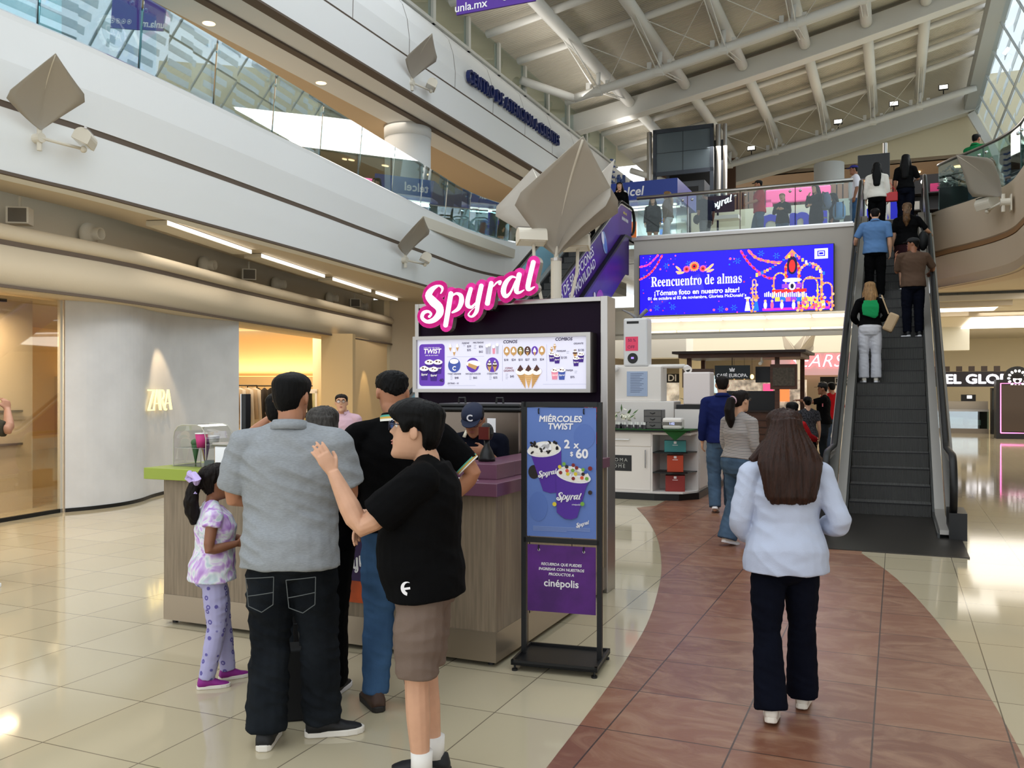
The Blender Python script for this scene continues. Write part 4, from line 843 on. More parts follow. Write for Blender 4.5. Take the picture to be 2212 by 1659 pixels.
area('window_display_light', (-6.9, 10.6, 2.70), 2.4, .2, 80, (1, .80, .54), (0, 0, wa))
# shop interior seen through the opening
wi = mat('shop_interior_wall', (226, 196, 148), .8)
struct(MB().box(-13, 25.4, 0, -3.2, 25.6, 2.02, wi).build('wall_shop_back')); struct(MB().box(-13, 26.1, 0, -3.2, 26.2, 3.6, wi).build('wall_shop_back_upper'))
struct(MB().box(-13.2, 8, 0, -13, 26, 3.6, wi).build('wall_shop_far'))
b = MB(); b.poly([(-13, 8, 3.35), (-7.6, 8, 3.35), (-5.9, 12.5, 3.35), (-5.3, 15.9, 3.35), (-4.5, 20.2, 3.35), (-3.6, 26, 3.35), (-13, 26, 3.35)], warmceil); struct(b.build('ceiling_shop'))
tag(MB().box(-13, 25.62, 1.99, -3.3, 25.9, 2.04, mat('amber_cove', (255, 206, 120), .5, e=1.6)).build('cove_light_strip'), 'amber cove light along the back wall of the clothes shop', 'light')
area('shop_cove_light', (-7.2, 25.85, 2.1), 6, .2, 50, (1, .78, .48), (R(180), 0, 0))
struct(MB().box(-4.25, 19.9, 0, -3.55, 20.25, 2.9, wi).sweep([(-3.95, 20.2), (-3.62, 22), (-3.33, 23.8)], [(0, 0), (0, 2.9), (.3, 2.9), (.3, 0)], wi, True).build('wall_left_pier'), 'cream wall pier at the right of the shop opening')
spot('pier_spotlight', (-3.2, 21.8, 2.8), (-3.65, 22.0, .9), 40, (1, .76, .42), 40, .5)
struct(MB().cyl((-4.9, 23.2, 0), (-4.9, 23.2, 3.4), .27, None, 28, cream).build('column_shop', smooth=True))
def rack(label, x, y, L, rz_, n, cols, grp):
    o = thing('clothing_rack', label, 'clothing rack', (x, y, 0), rz_)
    MB().cyl((-L/2, 0, 1.75), (L/2, 0, 1.75), .016, None, 8, black).build('rail', o)
    for s in (-1, 1):
        MB().cyl((s*L/2, 0, .02), (s*L/2, 0, 1.75), .016, None, 8, black).box(s*L/2-.02, -.25, 0, s*L/2+.02, .25, .02, black).build('upright', o)
    for k in range(n):
        px = -L/2+.12+(L-.24)*k/(n-1); c = cols[k % len(cols)]; ln = .75+.25*((k*7) % 5)/5
        p = Matrix.Translation((x, y, 0)) @ Matrix.Rotation(rz_, 4, 'Z') @ Vector((px, 0, 0))
        g = thing('hanging_garment', grp[0], 'garment', p, rz_, grp[1]); 
        MB().tube([(0, .026, 1.77), (0, .028, 1.71), (0, 0, 1.68)], .005, 6, steel).build('hanger', g)
        b = MB(); b.tube([(0, 0, 1.70), (0, 0, 1.64), (0, 0, 1.45), (0, 0, 1.7-ln)], [(.012, .03), (.026, .20), (.03, .2), (.036, .24)], 10, c, (1, 0, 0)); b.build('cloth', g, smooth=True)
gd = mat('dark_garment', (34, 32, 36), .9); gl_ = mat('pale_garment', (206, 196, 186), .9)
rack('black clothing rack with dark garments near the shop back wall', -6.0, 23.8, 2.2, R(-8), 12, [gd, gd, mat('charcoal_garment', (58, 54, 56), .9)], ('dark garment hanging on the rack near the shop back wall', 'dark garments on the back rack'))
rack('clothing rack with pale tops left of the white security gate', -6.3, 20.9, 1.1, R(70), 7, [gl_, mat('sand_garment', (180, 160, 138), .9)], ('pale top hanging left of the white security gate', 'pale tops on the side rack'))
o = thing('security_gate', 'white framed mirror gate standing at the shop entrance', 'security gate', (-4.95, 21.6, 0), R(-10))
b = MB()
for x in (-.27, .21): b.box(x, -.04, 0, x+.06, .04, 1.62, wprint)
b.box(-.27, -.04, 1.56, .27, .04, 1.66, wprint); b.box(-.27, -.04, 0, .27, .04, .12, wprint); b.build('frame', o, bev=.01)
MB().box(-.21, -.005, .12, .21, .005, 1.56, clear).box(-.08, -.012, 1.1, .0, -.006, 1.3, wprint).build('panel', o)
o = thing('mannequin', 'dark dressed mannequin standing in the clothes shop entrance', 'mannequin', (-5.25, 20.6, 0), 0)
MB().lathe([(.06, .1), (.09, .5), (.15, .95), (.12, 1.1), (.17, 1.35), (.06, 1.47), (.05, 1.55), (.085, 1.62), (.08, 1.72), (.02, 1.78)], (0, 0, 0), 18, gd).build('figure', o, smooth=True); MB().cyl((0, 0, 0), (0, 0, .02), .2, None, 20, steel).cyl((0, 0, .02), (0, 0, .2), .015, None, 8, steel).build('base', o)
b = MB(); b.lathe([(.20, 0), (.22, .03)], (0, 0, .9), 18, gd); b.build('skirt_hem', o)
# ---------------------------------------------------------------- LED screen on the bridge
scr = thing('led_screen', 'large blue LED screen with white lettering on the bridge fascia', 'screen', W(-3.715, 22.36, 4.32))
MB().box(-2.36, .0, -.785, 2.36, .13, .785, black).build('cabinet', scr)
def led(n, c, e=1.0): return mat('led_'+n, c, .5, e=e)
lb = led('blue', (34, 16, 236), .8); lw_, lor, lpk, lmg, lcy, lrd, lyl, lvi, ldk, lsk = led('white', (250, 250, 255), 1.1), led('orange', (255, 140, 80)), led('pink', (255, 90, 140)), led('magenta', (214, 40, 180)), led('cyan', (30, 110, 250)), led('red', (236, 40, 40)), led('yellow', (255, 210, 80)), led('violet', (140, 60, 220)), led('dark', (24, 10, 60), .6), led('peach', (255, 180, 130))
b = MB(); X = lambda px: (px-1085)/2060*4.68
def Y(py, px): # the screen's edges converge in the photo
    top = 160-128*(px-55)/2060; bot = 805-70*(px-55)/2060
    return ((top+bot)/2-py)/(bot-top)*1.55
b.rect(-2.34, -.775, 2.34, .775, lb, 0)
def D(px, py, r, m, l=3, k=1.0): b.disc(X(px), Y(py, px), r, r*k, m, l, 12)
def chain(pts, m, r, n, l=3):
    P, _ = smooth(pts, [1]*len(pts), n)
    for i, p in enumerate(P): D(p.x, p.y, r*(.7+.5*((i*7) % 3)/3), m[i % len(m)], l)
b.text('𝐑𝐞𝐞𝐧𝐜𝐮𝐞𝐧𝐭𝐫𝐨 𝐝𝐞 𝐚𝐥𝐦𝐚𝐬', X(685), Y(425, 685), .26, lw_, 4, sx=.665)
b.text('¡Tómate foto en nuestro altar!', X(690), Y(545, 690), .125, lw_, 4, bold=.03); b.text('01 de octubre al 02 de noviembre, Glorieta McDonald´s', X(690), Y(603, 690), .078, lw_, 4, bold=.02)
for px, py, r in ((585, 305, .085), (670, 275, .125), (765, 298, .085)):
    for k in range(14): a = k*math.pi/7; b.disc(X(px)+.62*r*math.cos(a), Y(py, px)+.62*r*math.sin(a), r*.42, r*.2, lor if px == 670 else lpk, 3, 10, a)
    b.disc(X(px), Y(py, px), r*.55, r*.55, lrd, 5, 14); b.disc(X(px), Y(py, px), r*.25, r*.25, ldk, 6, 12)
for px, py, a in ((495, 300, 2.4), (505, 340, 2.9), (850, 275, .7), (845, 320, .3), (520, 345, 3.3), (820, 300, .5)): b.disc(X(px), Y(py, px), .1, .03, lsk, 4, 12, a)
chain([(55, 285), (160, 255), (260, 160)], [lpk, lmg], .03, 7); chain([(55, 420), (150, 370), (230, 290), (310, 160)], [lpk, lrd], .03, 7)
chain([(1175, 110), (1230, 200), (1310, 290), (1440, 390), (1530, 400)], [lpk, lmg, lrd], .032, 7); chain([(1255, 105), (1340, 185), (1480, 225), (1580, 235)], [lpk, lor], .04, 6)
random.seed(11)
for k in range(70):
    px, py = random.uniform(80, 1300), random.uniform(140, 780)
    if 200 < px < 1180 and 340 < py < 640: continue
    D(px, py, random.choice((.010, .014, .02)), random.choice((lpk, lcy, lmg, lcy, lrd)), 2)
for px, py in ((360, 270), (610, 245), (1140, 215), (1385, 135), (1545, 160), (430, 710), (250, 720), (960, 730), (1100, 715)):
    for k in range(6): b.disc(X(px)+.05*math.cos(k*1.047), Y(py, px)+.05*math.sin(k*1.047), .035, .010, lcy, 2, 8, k*1.047)
for px, py, r in ((1062, 192, .03), (290, 307, .025), (1022, 733, .035), (180, 745, .03), (885, 740, .03)): D(px, py, r, lpk, 3)
# altar of arches and offerings
def arch(px, py0, w, h, m, m2, th=.05):
    for s in (-1, 1): b.rect(X(px)+s*w-th/2, Y(py0, px), X(px)+s*w+th/2, Y(py0, px)+h, m, 4)
    for k in range(13): a = math.pi*k/12; b.disc(X(px)+w*math.cos(a), Y(py0, px)+h+w*1.1*math.sin(a), th*.7, th*.7, (m, m2)[k % 2], 5, 9)
    for k in range(int(h/.09)):
        for s in (-1, 1): b.disc(X(px)+s*w+.02*((k*5) % 3-1), Y(py0, px)+.09*k, .035, .035, (m2, m)[k % 2], 5, 8)
arch(1885, 740, .26, .82, lor, lsk, .05); arch(1885, 740, .17, .6, lyl, lor, .03); arch(2050, 735, .12, .5, lor, lsk, .03); arch(1705, 420, .15, .28, lrd, lor, .05); arch(1580, 600, .14, .42, lor, lyl, .03); arch(1315, 750, .04, .72, lsk, lor, .02)
b.rect(X(1850), Y(400, 1850)-.03, X(2010), Y(400, 2010)+.02, lor, 5); b.p2([(X(1625), Y(180, 1625)), (X(1785), Y(175, 1785)), (X(1705), Y(90, 1705))], lor, 3); b.disc(X(1705), Y(260, 1705), .12, .22, ldk, 6); b.disc(X(1705), Y(270, 1705), .07, .15, lrd, 7)
b.rect(X(1500), Y(560, 1500), X(1850), Y(510, 1850), lrd, 6); b.rect(X(1600), Y(510, 1600), X(1810), Y(455, 1810), lvi, 6); b.rect(X(1400), Y(750, 1400), X(2080), Y(700, 2080), lmg, 4); b.disc(X(1705), Y(420, 1705), .22, .05, lw_, 8); b.disc(X(1705), Y(485, 1705), .08, .1, lw_, 8); b.disc(X(1705), Y(485, 1705), .04, .06, ldk, 9)
for k in range(22): b.rect(X(1420+20*k), Y(600, 1420+20*k), X(1432+20*k), Y(560-8*(k % 3), 1432+20*k), lw_, 7)
for k, m in enumerate((lyl, lcy, lpk, lvi, lcy, lor, lyl)): b.rect(X(1530+55*k), Y(650, 1530+55*k), X(1580+55*k), Y(602, 1580+55*k), m, 8)
for k in range(14): p = Vector((1330, 345)).lerp(Vector((1690, 130)), k/13); b.rect(X(p.x), Y(p.y+42, p.x)-.02*math.sin(k*.5), X(p.x+24), Y(p.y, p.x)-.06*math.sin(math.pi*k/13), (lyl, lpk, lcy, lor)[k % 4], 6)
for k in range(9): p = Vector((1730, 140)).lerp(Vector((2010, 330)), k/8); b.rect(X(p.x), Y(p.y+36, p.x), X(p.x+22), Y(p.y, p.x), (lcy, lpk, lyl, lw_)[k % 4], 6)
for k in range(40): D(random.uniform(1780, 2090), random.uniform(600, 735), random.uniform(.02, .04), random.choice((lor, lsk, lrd, lpk, lyl)), 9)
for px, m in ((1430, lw_), (1500, lpk), (1600, lw_), (1720, lw_), (1900, lcy), (2020, lw_)): b.disc(X(px), Y(690, px), .04, .09, m, 8, 12); D(px, 645, .032, lsk, 9)
for px, m in ((1245, lw_), (1335, lcy)): b.p2([(X(px-30), Y(750, px)), (X(px+30), Y(750, px)), (X(px+14), Y(650, px)), (X(px-14), Y(650, px))], m, 7); D(px, 635, .035, lsk, 8); b.disc(X(px), Y(612, px), .075, .025, lor if px > 1300 else lw_, 9)
b.rect(X(1930), Y(195, 1930), X(2062), Y(78, 2062), lw_, 4); b.rect(X(1957), Y(168, 1957), X(2035), Y(102, 2035), lb, 5); b.rect(X(1968), Y(157, 1968), X(2024), Y(113, 2024), lw_, 6); b.rect(X(1975), Y(148, 1975), X(2017), Y(122, 2017), lb, 7)
b.build('lit_picture', scr, M=plane((0, -.003, 0), (1, 0, 0)))
# ---------------------------------------------------------------- purple banner overhead
bn = thing('hanging_banner', 'purple hanging banner with a white web address at the top edge', 'banner', W(-6.3, 12.5, 7.52))
MB().box(-.03, 0, 0, 1.30, .03, 1.2, pprint).build('board', bn)
b = MB(); b.text('unla.mx', .22, .10, .13, wprint, 1, bold=.02)
for k in range(4):
    b.disc(.80+.12*k, .13, .045, .045, wprint, 1, 18); b.disc(.80+.12*k, .13, .036, .036, pprint, 2, 18); b.rect(.785+.12*k, .115, .815+.12*k, .145, wprint, 3)
b.build('lettering', bn, M=plane((0, -.003, 0), (1, 0, 0)))
for x in (.1, 1.15): MB().cyl((x, .015, 1.2), (x, .015, 4.5), .006, None, 6, steel).build('wire', bn)
# ---------------------------------------------------------------- lettering on the upper fascia
navy = mat('navy_letter', (22, 36, 92), .4)
fs = thing('fascia_sign', 'navy raised lettering of the customer service centre on the upper fascia', 'sign', W(-9.80, 22.9, 9.36))
MB().mesh(textmesh('CENTRO DE ATENCION A CLIENTES', .32, bold=.03, ext=.05, sx=.80, sp=1.12), Matrix.Identity(4), navy).build('letters', fs, M=plane((.13, 0, 0), (0, 1, 0)))
fs = thing('fascia_sign', 'blue raised phone company sign near the far end of the fascia', 'sign', W(-9.80, 33.0, 9.66)); tb = mat('telecom_blue', (70, 96, 160), .4)
MB().mesh(textmesh('telcel', .66, bold=.02, ext=.05), Matrix.Translation((.55, -.1, 0)), tb).build('letters', fs, M=plane((.12, 0, 0), (0, 1, 0)))
b = MB()
for k in range(6): b.tube([(0, -.28+.02*math.sin(q), -.55+.22*k) if False else (.06+.03*(q % 2), -1.15+.13*q, -.5+.2*k+.03*(q % 2)) for q in range(4)], .035, 6, tb)
b.build('emblem', fs)
# storefront with a round logo behind the left glass railing
teal = mat('teal_panel', (64, 132, 150), .5); tealp = mat('teal_glow_panel', (130, 206, 224), .4, e=.35)  # glow added to the panels so the store shows through the railing
sf = struct(MB().box(-11.7, 2, 5.55, -11.6, 11.6, 8.04, teal).build('wall_left_store', M=UV))
b = MB()
for v in (4.2, 6.4, 8.1): b.box(-11.6, v, 5.6, -11.58, v+1.6, 7.3, tealp); b.box(-11.6, v, 7.36, -11.58, v+1.6, 7.9, tealp)
struct(b.build('window_31', M=UV))
cs = thing('round_shop_sign', 'round scalloped white store sign on the teal wall behind the railing', 'sign', W(-11.58, 10.6, 7.36))
sc_ = [((.27+.012*math.cos(20*a))*math.cos(a), (.27+.012*math.cos(20*a))*math.sin(a)) for a in [2*math.pi*k/120 for k in range(120)]]
b = MB(); b.prism(sc_, 0, .05, wprint); b.disc(0, 0, .225, .225, teal, 44, 40); b.disc(0, 0, .205, .205, mat('sign_pale_teal', (120, 170, 180), .5), 45, 40)
b.text('C', -.09, .02, .15, wprint, 46, bold=.03); b.text('&', .01, -.0, .08, wprint, 46, bold=.02); b.text('A', .10, -.02, .15, wprint, 46, bold=.03); b.build('sign_face', cs, M=plane((.02, 0, 0), (0, 1, 0)))
for i, v in enumerate((9.3, 12.2, 15.5, 19)):
    tag(MB().cyl((-11.0, v, 8.03), (-11.0, v, 8.055), .11, None, 20, warmglow).build('downlight', M=UV), 'round downlight in the warm gallery ceiling, %s' % ('left of the round store sign', 'past the round store sign', 'before the white column', 'beyond the white column')[i], 'light')
struct(MB().cyl((-10.95, 19.0, 5.55), (-10.95, 19.0, 8.05), .56, None, 40, white).cyl((-10.95, 19.0, 7.75), (-10.95, 19.0, 8.05), .575, None, 40, white).build('column_gallery', M=UV, smooth=True), 'round white column behind the glass railing')
for i, (v, c) in enumerate(((21.6, (120, 100, 80)), (22.9, (150, 130, 100)))): struct(MB().box(-14.6, v-.6, 5.55, -14.5, v+.6, 7.6, mat('shop_front%d' % i, c, .3)).build('door_%d' % (i+1), M=UV))
# ---------------------------------------------------------------- upper hall behind the bridge
LF = thing('lift_shaft', 'dark steel and glass lift shaft behind the phone kiosk', 'lift', W(-6.85, 30.9, 5.55))
fr = mat('lift_steel', (66, 72, 82), .4, .5); 
b = MB()
for x in (-1.05, .95):
    for y in (0, 2): b.box(x, y, 0, x+.12, y+.12, 5.2, fr)
for z in (2.2, 3.6, 5.1): b.box(-1.05, 0, z, 1.07, .1, z+.14, fr)
b.build('frame', LF)
MB().box(-.93, .05, 3.75, .95, .07, 5.1, mat('lift_panel', (96, 108, 116), .3, .3)).box(-.0, .04, 3.75, .012, .05, 5.1, black).box(-.93, .04, 4.4, .95, .05, 4.41, black).build('upper_panel', LF); MB().box(-.93, 2.0, 0, .95, 2.05, 5.2, blackm).build('back_wall', LF)
MB().cyl((1.22, .1, 0), (1.22, .1, 5.2), .09, None, 14, steel).cyl((1.45, .1, 0), (1.45, .1, 5.2), .07, None, 14, steel).cyl((-1.2, .1, 0), (-1.2, .1, 5.2), .09, None, 14, steel).build('guide_pipe', LF)
MB().box(-.7, .3, 1.2, .7, 1.7, 3.4, mat('lift_car', (70, 74, 80), .4)).box(-.5, .28, 1.5, -.05, .3, 3.2, mat('lift_window', (176, 172, 150), .3)).box(.05, .28, 1.5, .5, .3, 3.2, black).build('car', LF)
TK = thing('phone_kiosk', 'glowing phone shop kiosk with a deep blue fascia on the bridge', 'kiosk', W(-6.9, 25.3, 5.55))
blue = mat('kiosk_blue', (34, 60, 150), .4); MB().box(-.9, 0, 1.62, 1.15, 2.6, 2.15, blue).build('fascia', TK)
b = MB(); b.text('telcel', -.25, 1.86, .27, wprint, 1, bold=.03, shear=.15); b.build('lettering', TK, M=plane((0, -.004, 0), (1, 0, 0)))
MB().box(-.85, 1.6, 0, 1.1, 1.7, 1.62, mat('kiosk_white_wall', (226, 234, 240), .5)).build('back_wall', TK); MB().box(-.85, .1, 0, 1.1, .12, 1.6, clear).box(1.08, .1, 0, 1.1, 1.6, 1.6, clear).build('glass_front', TK)
MB().box(-.6, .5, 1.5, 1.0, .6, 1.54, glow).box(-.6, .9, 1.5, 1.0, 1.0, 1.54, glow).build('ceiling_tubes', TK)
for z in (.4, .75, 1.1): MB().box(.2, 1.3, z, 1.05, 1.58, z+.03, wprint).box(.3, 1.35, z+.03, .55, 1.5, z+.2, mat('phone_box_blue', (80, 120, 190), .5)).box(.65, 1.35, z+.03, .95, 1.5, z+.16, wprint).build('shelf', TK)
MB().box(-.35, .3, .5, -.15, .34, 1.05, mat('orange_tablet', (232, 110, 40), .5, e=.4)).build('orange_display', TK)
# low white wall with blue cinema lettering, slatted wood wall and pink arch
struct(MB().box(-6.4, 30.2, 5.55, 2.0, 30.5, 7.62, mat('low_white_wall', (226, 226, 210), .6)).build('wall_low_cinema', M=UV))
cn = thing('cinema_sign', 'blue cinema lettering on the low white wall behind the bridge', 'sign', W(-2.85, 30.15, 7.10)); cb = mat('cinema_blue', (24, 30, 200), .4)
MB().mesh(textmesh('cinépolis', 1.02, bold=.05, ext=.03, sx=1.05, al='LEFT'), Matrix.Translation((-1.35, 0, 0)), cb).build('letters', cn, M=plane((0, 0, 0), (1, 0, 0)))
slats = mat('dark_wood_slats', (92, 66, 50), .6); b = MB()
for k in range(36): b.box(-6.3+.2*k, 33.0, 5.55, -6.14+.2*k, 33.1, 8.8, slats)
b.box(-6.4, 33.1, 5.55, 1.0, 33.2, 8.8, mat('wood_gap', (40, 30, 26), .8)); struct(b.build('wall_slatted', M=UV))
struct(MB().box(-10.4, 39.2, 5.5, -6.4, 39.4, 11.8, slats).build('wall_wood_panel', M=UV))
pk = mat('pink_portal', (214, 84, 150), .5); o = thing('pink_portal', 'pink rounded portal on the slatted wall behind the man in red', 'portal', W(-3.2, 32.8, 5.55))
b = MB()
for x in (-1.1, .85): b.box(x, 0, 0, x+.25, .15, 2.9, pk)
b.box(-1.1, 0, 2.7, 1.1, .15, 3.2, pk); b.build('frame', o, bev=.05)
tag(MB().box(.2, .0, 0, .9, .05, .5, mat('screen_white', (236, 240, 250), .5, e=.9)).build('menu_screen', M=Matrix.Translation(W(-3.9, 32.7, 7.55)) @ UV), 'bright white menu screen in the pink portal left of the man in red', 'screen')
o = thing('brand_sign', 'small white script sign at the far snack counter', 'sign', W(-5.4, 29.6, 7.75)); b = MB(); b.rect(-.55, -.3, .55, .25, mat('dark_sign', (60, 44, 50), .6), 0); spyral(b, .05, 0, .85, mat('white_glow', (245, 245, 250), .5, e=1), 2, .05); b.build('lettering', o, M=plane((0, -.01, 0), (1, 0, 0))); MB().box(-.03, 0, -1.8, .03, .05, -.3, black).build('post', o)
tag(MB().box(-.5, 0, 0, .6, .5, .12, wprint).build('counter_slab', M=Matrix.Translation(W(-5.3, 29.4, 7.2)) @ UV), 'white counter slab left of the low white wall', 'counter')
struct(MB().cyl((-2.5, 38, 5.55), (-2.5, 38, 10.7), .58, None, 32, white).build('column_upper', M=UV, smooth=True))

for i, (u, v) in enumerate(((-1.2, 44), (.8, 43), (2.4, 42.6), (4.0, 42.2))): tag(MB().cyl((u, v, 11.15), (u, v, 11.19), .16, None, 18, warmglow).build('downlight', M=UV), 'round downlight in the far brown soffit, %s' % ('by the white column', 'above the long haired women', 'left of the man in green', 'right of the escalator')[i], 'light')
o = thing('hanging_screen', 'black box sign on a pole behind the bridge railing', 'sign', W(-.6, 27.2, 5.55)); MB().box(-.42, 0, 2.1, .42, .2, 2.75, black).build('box', o, bev=.01); MB().cyl((.3, .1, 0), (.3, .1, 3.05), .06, None, 10, steel).build('pole', o)
# shop stands beyond the escalator top
o = thing('accessory_stand', 'dark accessory stand with lit shelves beyond the escalator top', 'stand', W(.85, 27.0, 5.55)); dk = mat('stand_dark', (46, 40, 38), .5)
MB().box(-.75, 0, 0, .65, .06, 2.0, dk).box(-.75, -.5, 0, -.68, 0, 2.0, dk).box(.58, -.5, 0, .65, 0, 2.0, dk).build('frame', o)
for z in (.5, .95, 1.4): MB().box(-.68, -.45, z, .58, 0, z+.03, dk).build('shelf', o)
MB().ell((-.2, -.4, 1.72), .06, .06, .06, glow).ell((.35, -.4, 1.72), .06, .06, .06, glow).build('lamp', o)
for i, (x, z, c, l) in enumerate(((.1, 1.43, (214, 60, 120), 'pink bag on the top shelf of the dark accessory stand'), (-.4, .98, (200, 190, 180), 'pale carton on the middle shelf of the accessory stand'), (.2, .53, (160, 60, 50), 'reddish pouch on the lower shelf of the accessory stand'))): tag(MB().box(x-.12, -.3, z+.003, x+.12, -.15, z+.25, mat('ware%d' % i, c, .6)).build('shelf_goods', M=Matrix.Translation(W(.85, 27.0, 5.55)) @ UV), l, 'goods')
o = thing('shop_cabinet', 'white shop cabinet with mint packages left of the escalator top', 'cabinet', W(-1.5, 27.4, 5.55)); MB().box(-.35, 0, 0, .7, .4, 1.6, mat('mint_white', (222, 236, 230), .5)).build('body', o); MB().box(-.25, -.02, .5, 0, 0, .9, mat('mint', (130, 210, 190), .5)).box(.1, -.02, .5, .3, 0, 1.1, black).build('goods_front', o)
struct(MB().box(1.6, 25.5, 5.55, 6.5, 25.8, 6.75, white).build('wall_low_right', M=UV)); struct(MB().box(1.2, 34.8, 5.6, 8, 35.0, 8.5, mat('lit_shop_back', (212, 232, 240), .6)).build('wall_lit_shop', M=UV))
o = thing('blue_sign', 'blue rounded sign above the counter beyond the escalator top', 'sign', W(1.1, 30.0, 7.55)); MB().box(-.5, 0, 0, .5, .1, .42, mat('sign_cobalt', (50, 96, 190), .5)).build('board', o, bev=.05); MB().cyl((0, .05, -2.0), (0, .05, 0), .03, None, 8, black).build('post', o)
PL = thing('planter', 'tall black planter with a leafy plant behind the right balcony glass', 'planter', W(1.2, 22.78, 5.555)); MB().box(-.3, -.15, 0, .45, .35, .72, blackm).build('pot', PL, bev=.01)
b = MB(); random.seed(5); lf = mat('dark_leaf', (34, 44, 32), .5, var=.4, vs=8)
for k in range(150):
    c = Vector((random.uniform(-.3, .45), random.uniform(-.15, .35), .74+random.random()*.42)); d = Vector((random.uniform(-1, 1), random.uniform(-1, 1), random.uniform(-.3, .8))).normalized(); n_ = d.orthogonal().normalized()*.028; L_ = d*random.uniform(.1, .17); b.poly([c, c+L_*.5+n_, c+L_, c+L_*.5-n_], lf)
b.build('foliage', PL, flip=False)
# ---------------------------------------------------------------- aroma kiosk
AK = thing('aroma_kiosk', 'white aroma product kiosk with a black plinth beside the path', 'kiosk', W(-2.78, 13.1)); aw = mat('white_laminate', (226, 220, 214), .4)
b = MB(); b.box(-2.6, .1, .1, -.60, 2.6, 1.02, aw); b.box(-.60, .55, .1, 0, 2.6, 1.02, aw); b.box(-.60, .1, .98, -.02, .56, 1.02, aw); b.build('body', AK, bev=.003)
b = MB(); b.prism([(-2.6, .02), (-.55, .02), (-.2, .10), (.04, .4), (.04, 2.6), (-2.6, 2.6)], 0, .1, black); b.build('plinth', AK); b = MB(); b.prism([(-2.6, .05), (-.5, .05), (-.15, .13), (0, .42), (0, 2.6), (-2.6, 2.6)], .1, .125, aw); b.prism([(-2.62, .04), (-.02, .04), (.02, 2.6), (-2.62, 2.6)], 1.02, 1.05, black); b.build('worktop', AK)
MB().box(-1.62, .088, .80, -.62, .1, 1.0, aw).build('drawer', AK, bev=.004)
MB().box(-1.62, .088, .14, -.63, .1, .78, aw).build('door', AK, bev=.004); MB().box(.0, .6, .14, .012, 1.1, .95, aw).build('door', AK, bev=.004); MB().box(.0, 1.12, .14, .012, 1.62, .95, aw).build('door', AK, bev=.004)
for p, q in (((-1.25, .06, .9), (-.95, .06, .9)), ((-.70, .06, .48), (-.70, .06, .75)), ((.04, 1.05, .5), (.04, 1.05, .8)), ((.04, 1.17, .5), (.04, 1.17, .8))): MB().cyl(p, q, .008, None, 8, chrome).build('handle', AK)
for z in (.40, .70): MB().prism([(-.60, .1), (-.3, .12), (-.1, .25), (-.02, .55), (-.60, .55)], z, z+.018, black).build('shelf', AK)
b = MB(); b.rect(-1.38, .42, -.92, .66, mat('sign_black', (24, 24, 26), .4), 0)
b.text('AROMA', -1.15, .585, .055, mat('sign_silver', (176, 176, 172), .4), 1, sp=1.4); b.text('HOME', -1.15, .49, .055, mat('sign_silver', (0, 0, 0)), 1, sp=1.4); b.rect(-1.27, .535, -1.03, .539, mat('sign_silver', (0, 0, 0)), 1); b.build('name_plate', AK, M=plane((0, .084, 0), (1, 0, 0)))
gr = mat('artificial_turf', (30, 84, 34), .9, bump=.6, bs=200); b = MB(); b.box(-2.6, .0, 1.051, .0, .5, 1.062, gr); b.poly([(-.42, .028, 1.05), (-.05, .028, 1.05), (-.24, .022, .90)], gr); tag(b.build('turf_runner', M=Matrix.Translation(W(-2.78, 13.1)) @ UV), 'strip of green artificial turf along the front of the white aroma kiosk top', 'turf')
def aw_(x, y, z): return W(-2.78+x, 13.1+y, z)
for i, (z, w_, h, c, l) in enumerate(((.72, .20, .17, (64, 136, 136), 'teal gift box on the top corner shelf of the aroma kiosk'), (.42, .15, .25, (186, 70, 42), 'orange gift box on the middle corner shelf of the aroma kiosk'), (.126, .18, .24, (140, 48, 44), 'dark red gift box at the bottom of the corner shelves'))):
    o = thing('gift_box', l, 'box', aw_(-.30, .30, z), -TH+R(12)); MB().box(-w_*.8, -.1, 0, w_*.8, .1, h, mat('gift%d' % i, c, .6)).build('carton', o, bev=.004); MB().box(-.02, -.102, h-.045, .02, -.1, h-.01, wprint).box(-.04, -.102, h-.07, .04, -.1, h-.062, wprint).build('label', o)
o = thing('display_riser', 'white tall display column rising from the aroma kiosk top', 'display', aw_(-1.08, .9, 1.052)); MB().box(-.62, 0, 0, .62, .5, .42, aw).box(-.40, .05, .42, .40, .45, .98, aw).build('body', o, bev=.01)
MB().box(-.16, .04, .50, .18, .05, .9, mat('notice_blue', (160, 176, 204), .5)).build('notice', o)
b = MB()
for k in range(12): b.rect(-.10, .86-.027*k, .12-.03*(k % 3), .868-.027*k, mat('notice_ink', (110, 124, 156), .6), 1)
b.build('notice_text', o, M=plane((0, .038, 0), (1, 0, 0)))
MB().cyl((-.55, .2, .98), (.75, .2, .98), .035, None, 12, aw).build('pipe', o, smooth=True)
for x, y in ((-.33, .0), (.78, .18), (-.5, .2)): MB().cyl((x, y, .95), (x+.06 if x > 0 else x-.03, y-.14, .92), .055, .06, 14, aw).cyl((x+.05 if x > 0 else x-.03, y-.13, .922), (x+.055 if x > 0 else x-.032, y-.142, .92), .035, None, 12, black).build('nozzle', o, smooth=False)
o = thing('humidifier', 'white tower humidifier with a pink price note atop the display column', 'humidifier', aw_(-1.10, 1.12, 2.036)); MB().box(-.21, -.15, 0, .19, .15, .78, mat('humidifier_white', (214, 214, 216), .35)).build('body', o, bev=.03)
MB().box(-.15, -.152, .69, .05, -.148, .73, black).cyl((-.05, -.150, .13), (-.05, -.156, .13), .085, None, 24, black).box(-.075, -.158, .12, -.03, -.156, .15, mat('digits', (150, 120, 240), .5, e=1)).build('control_panel', o)
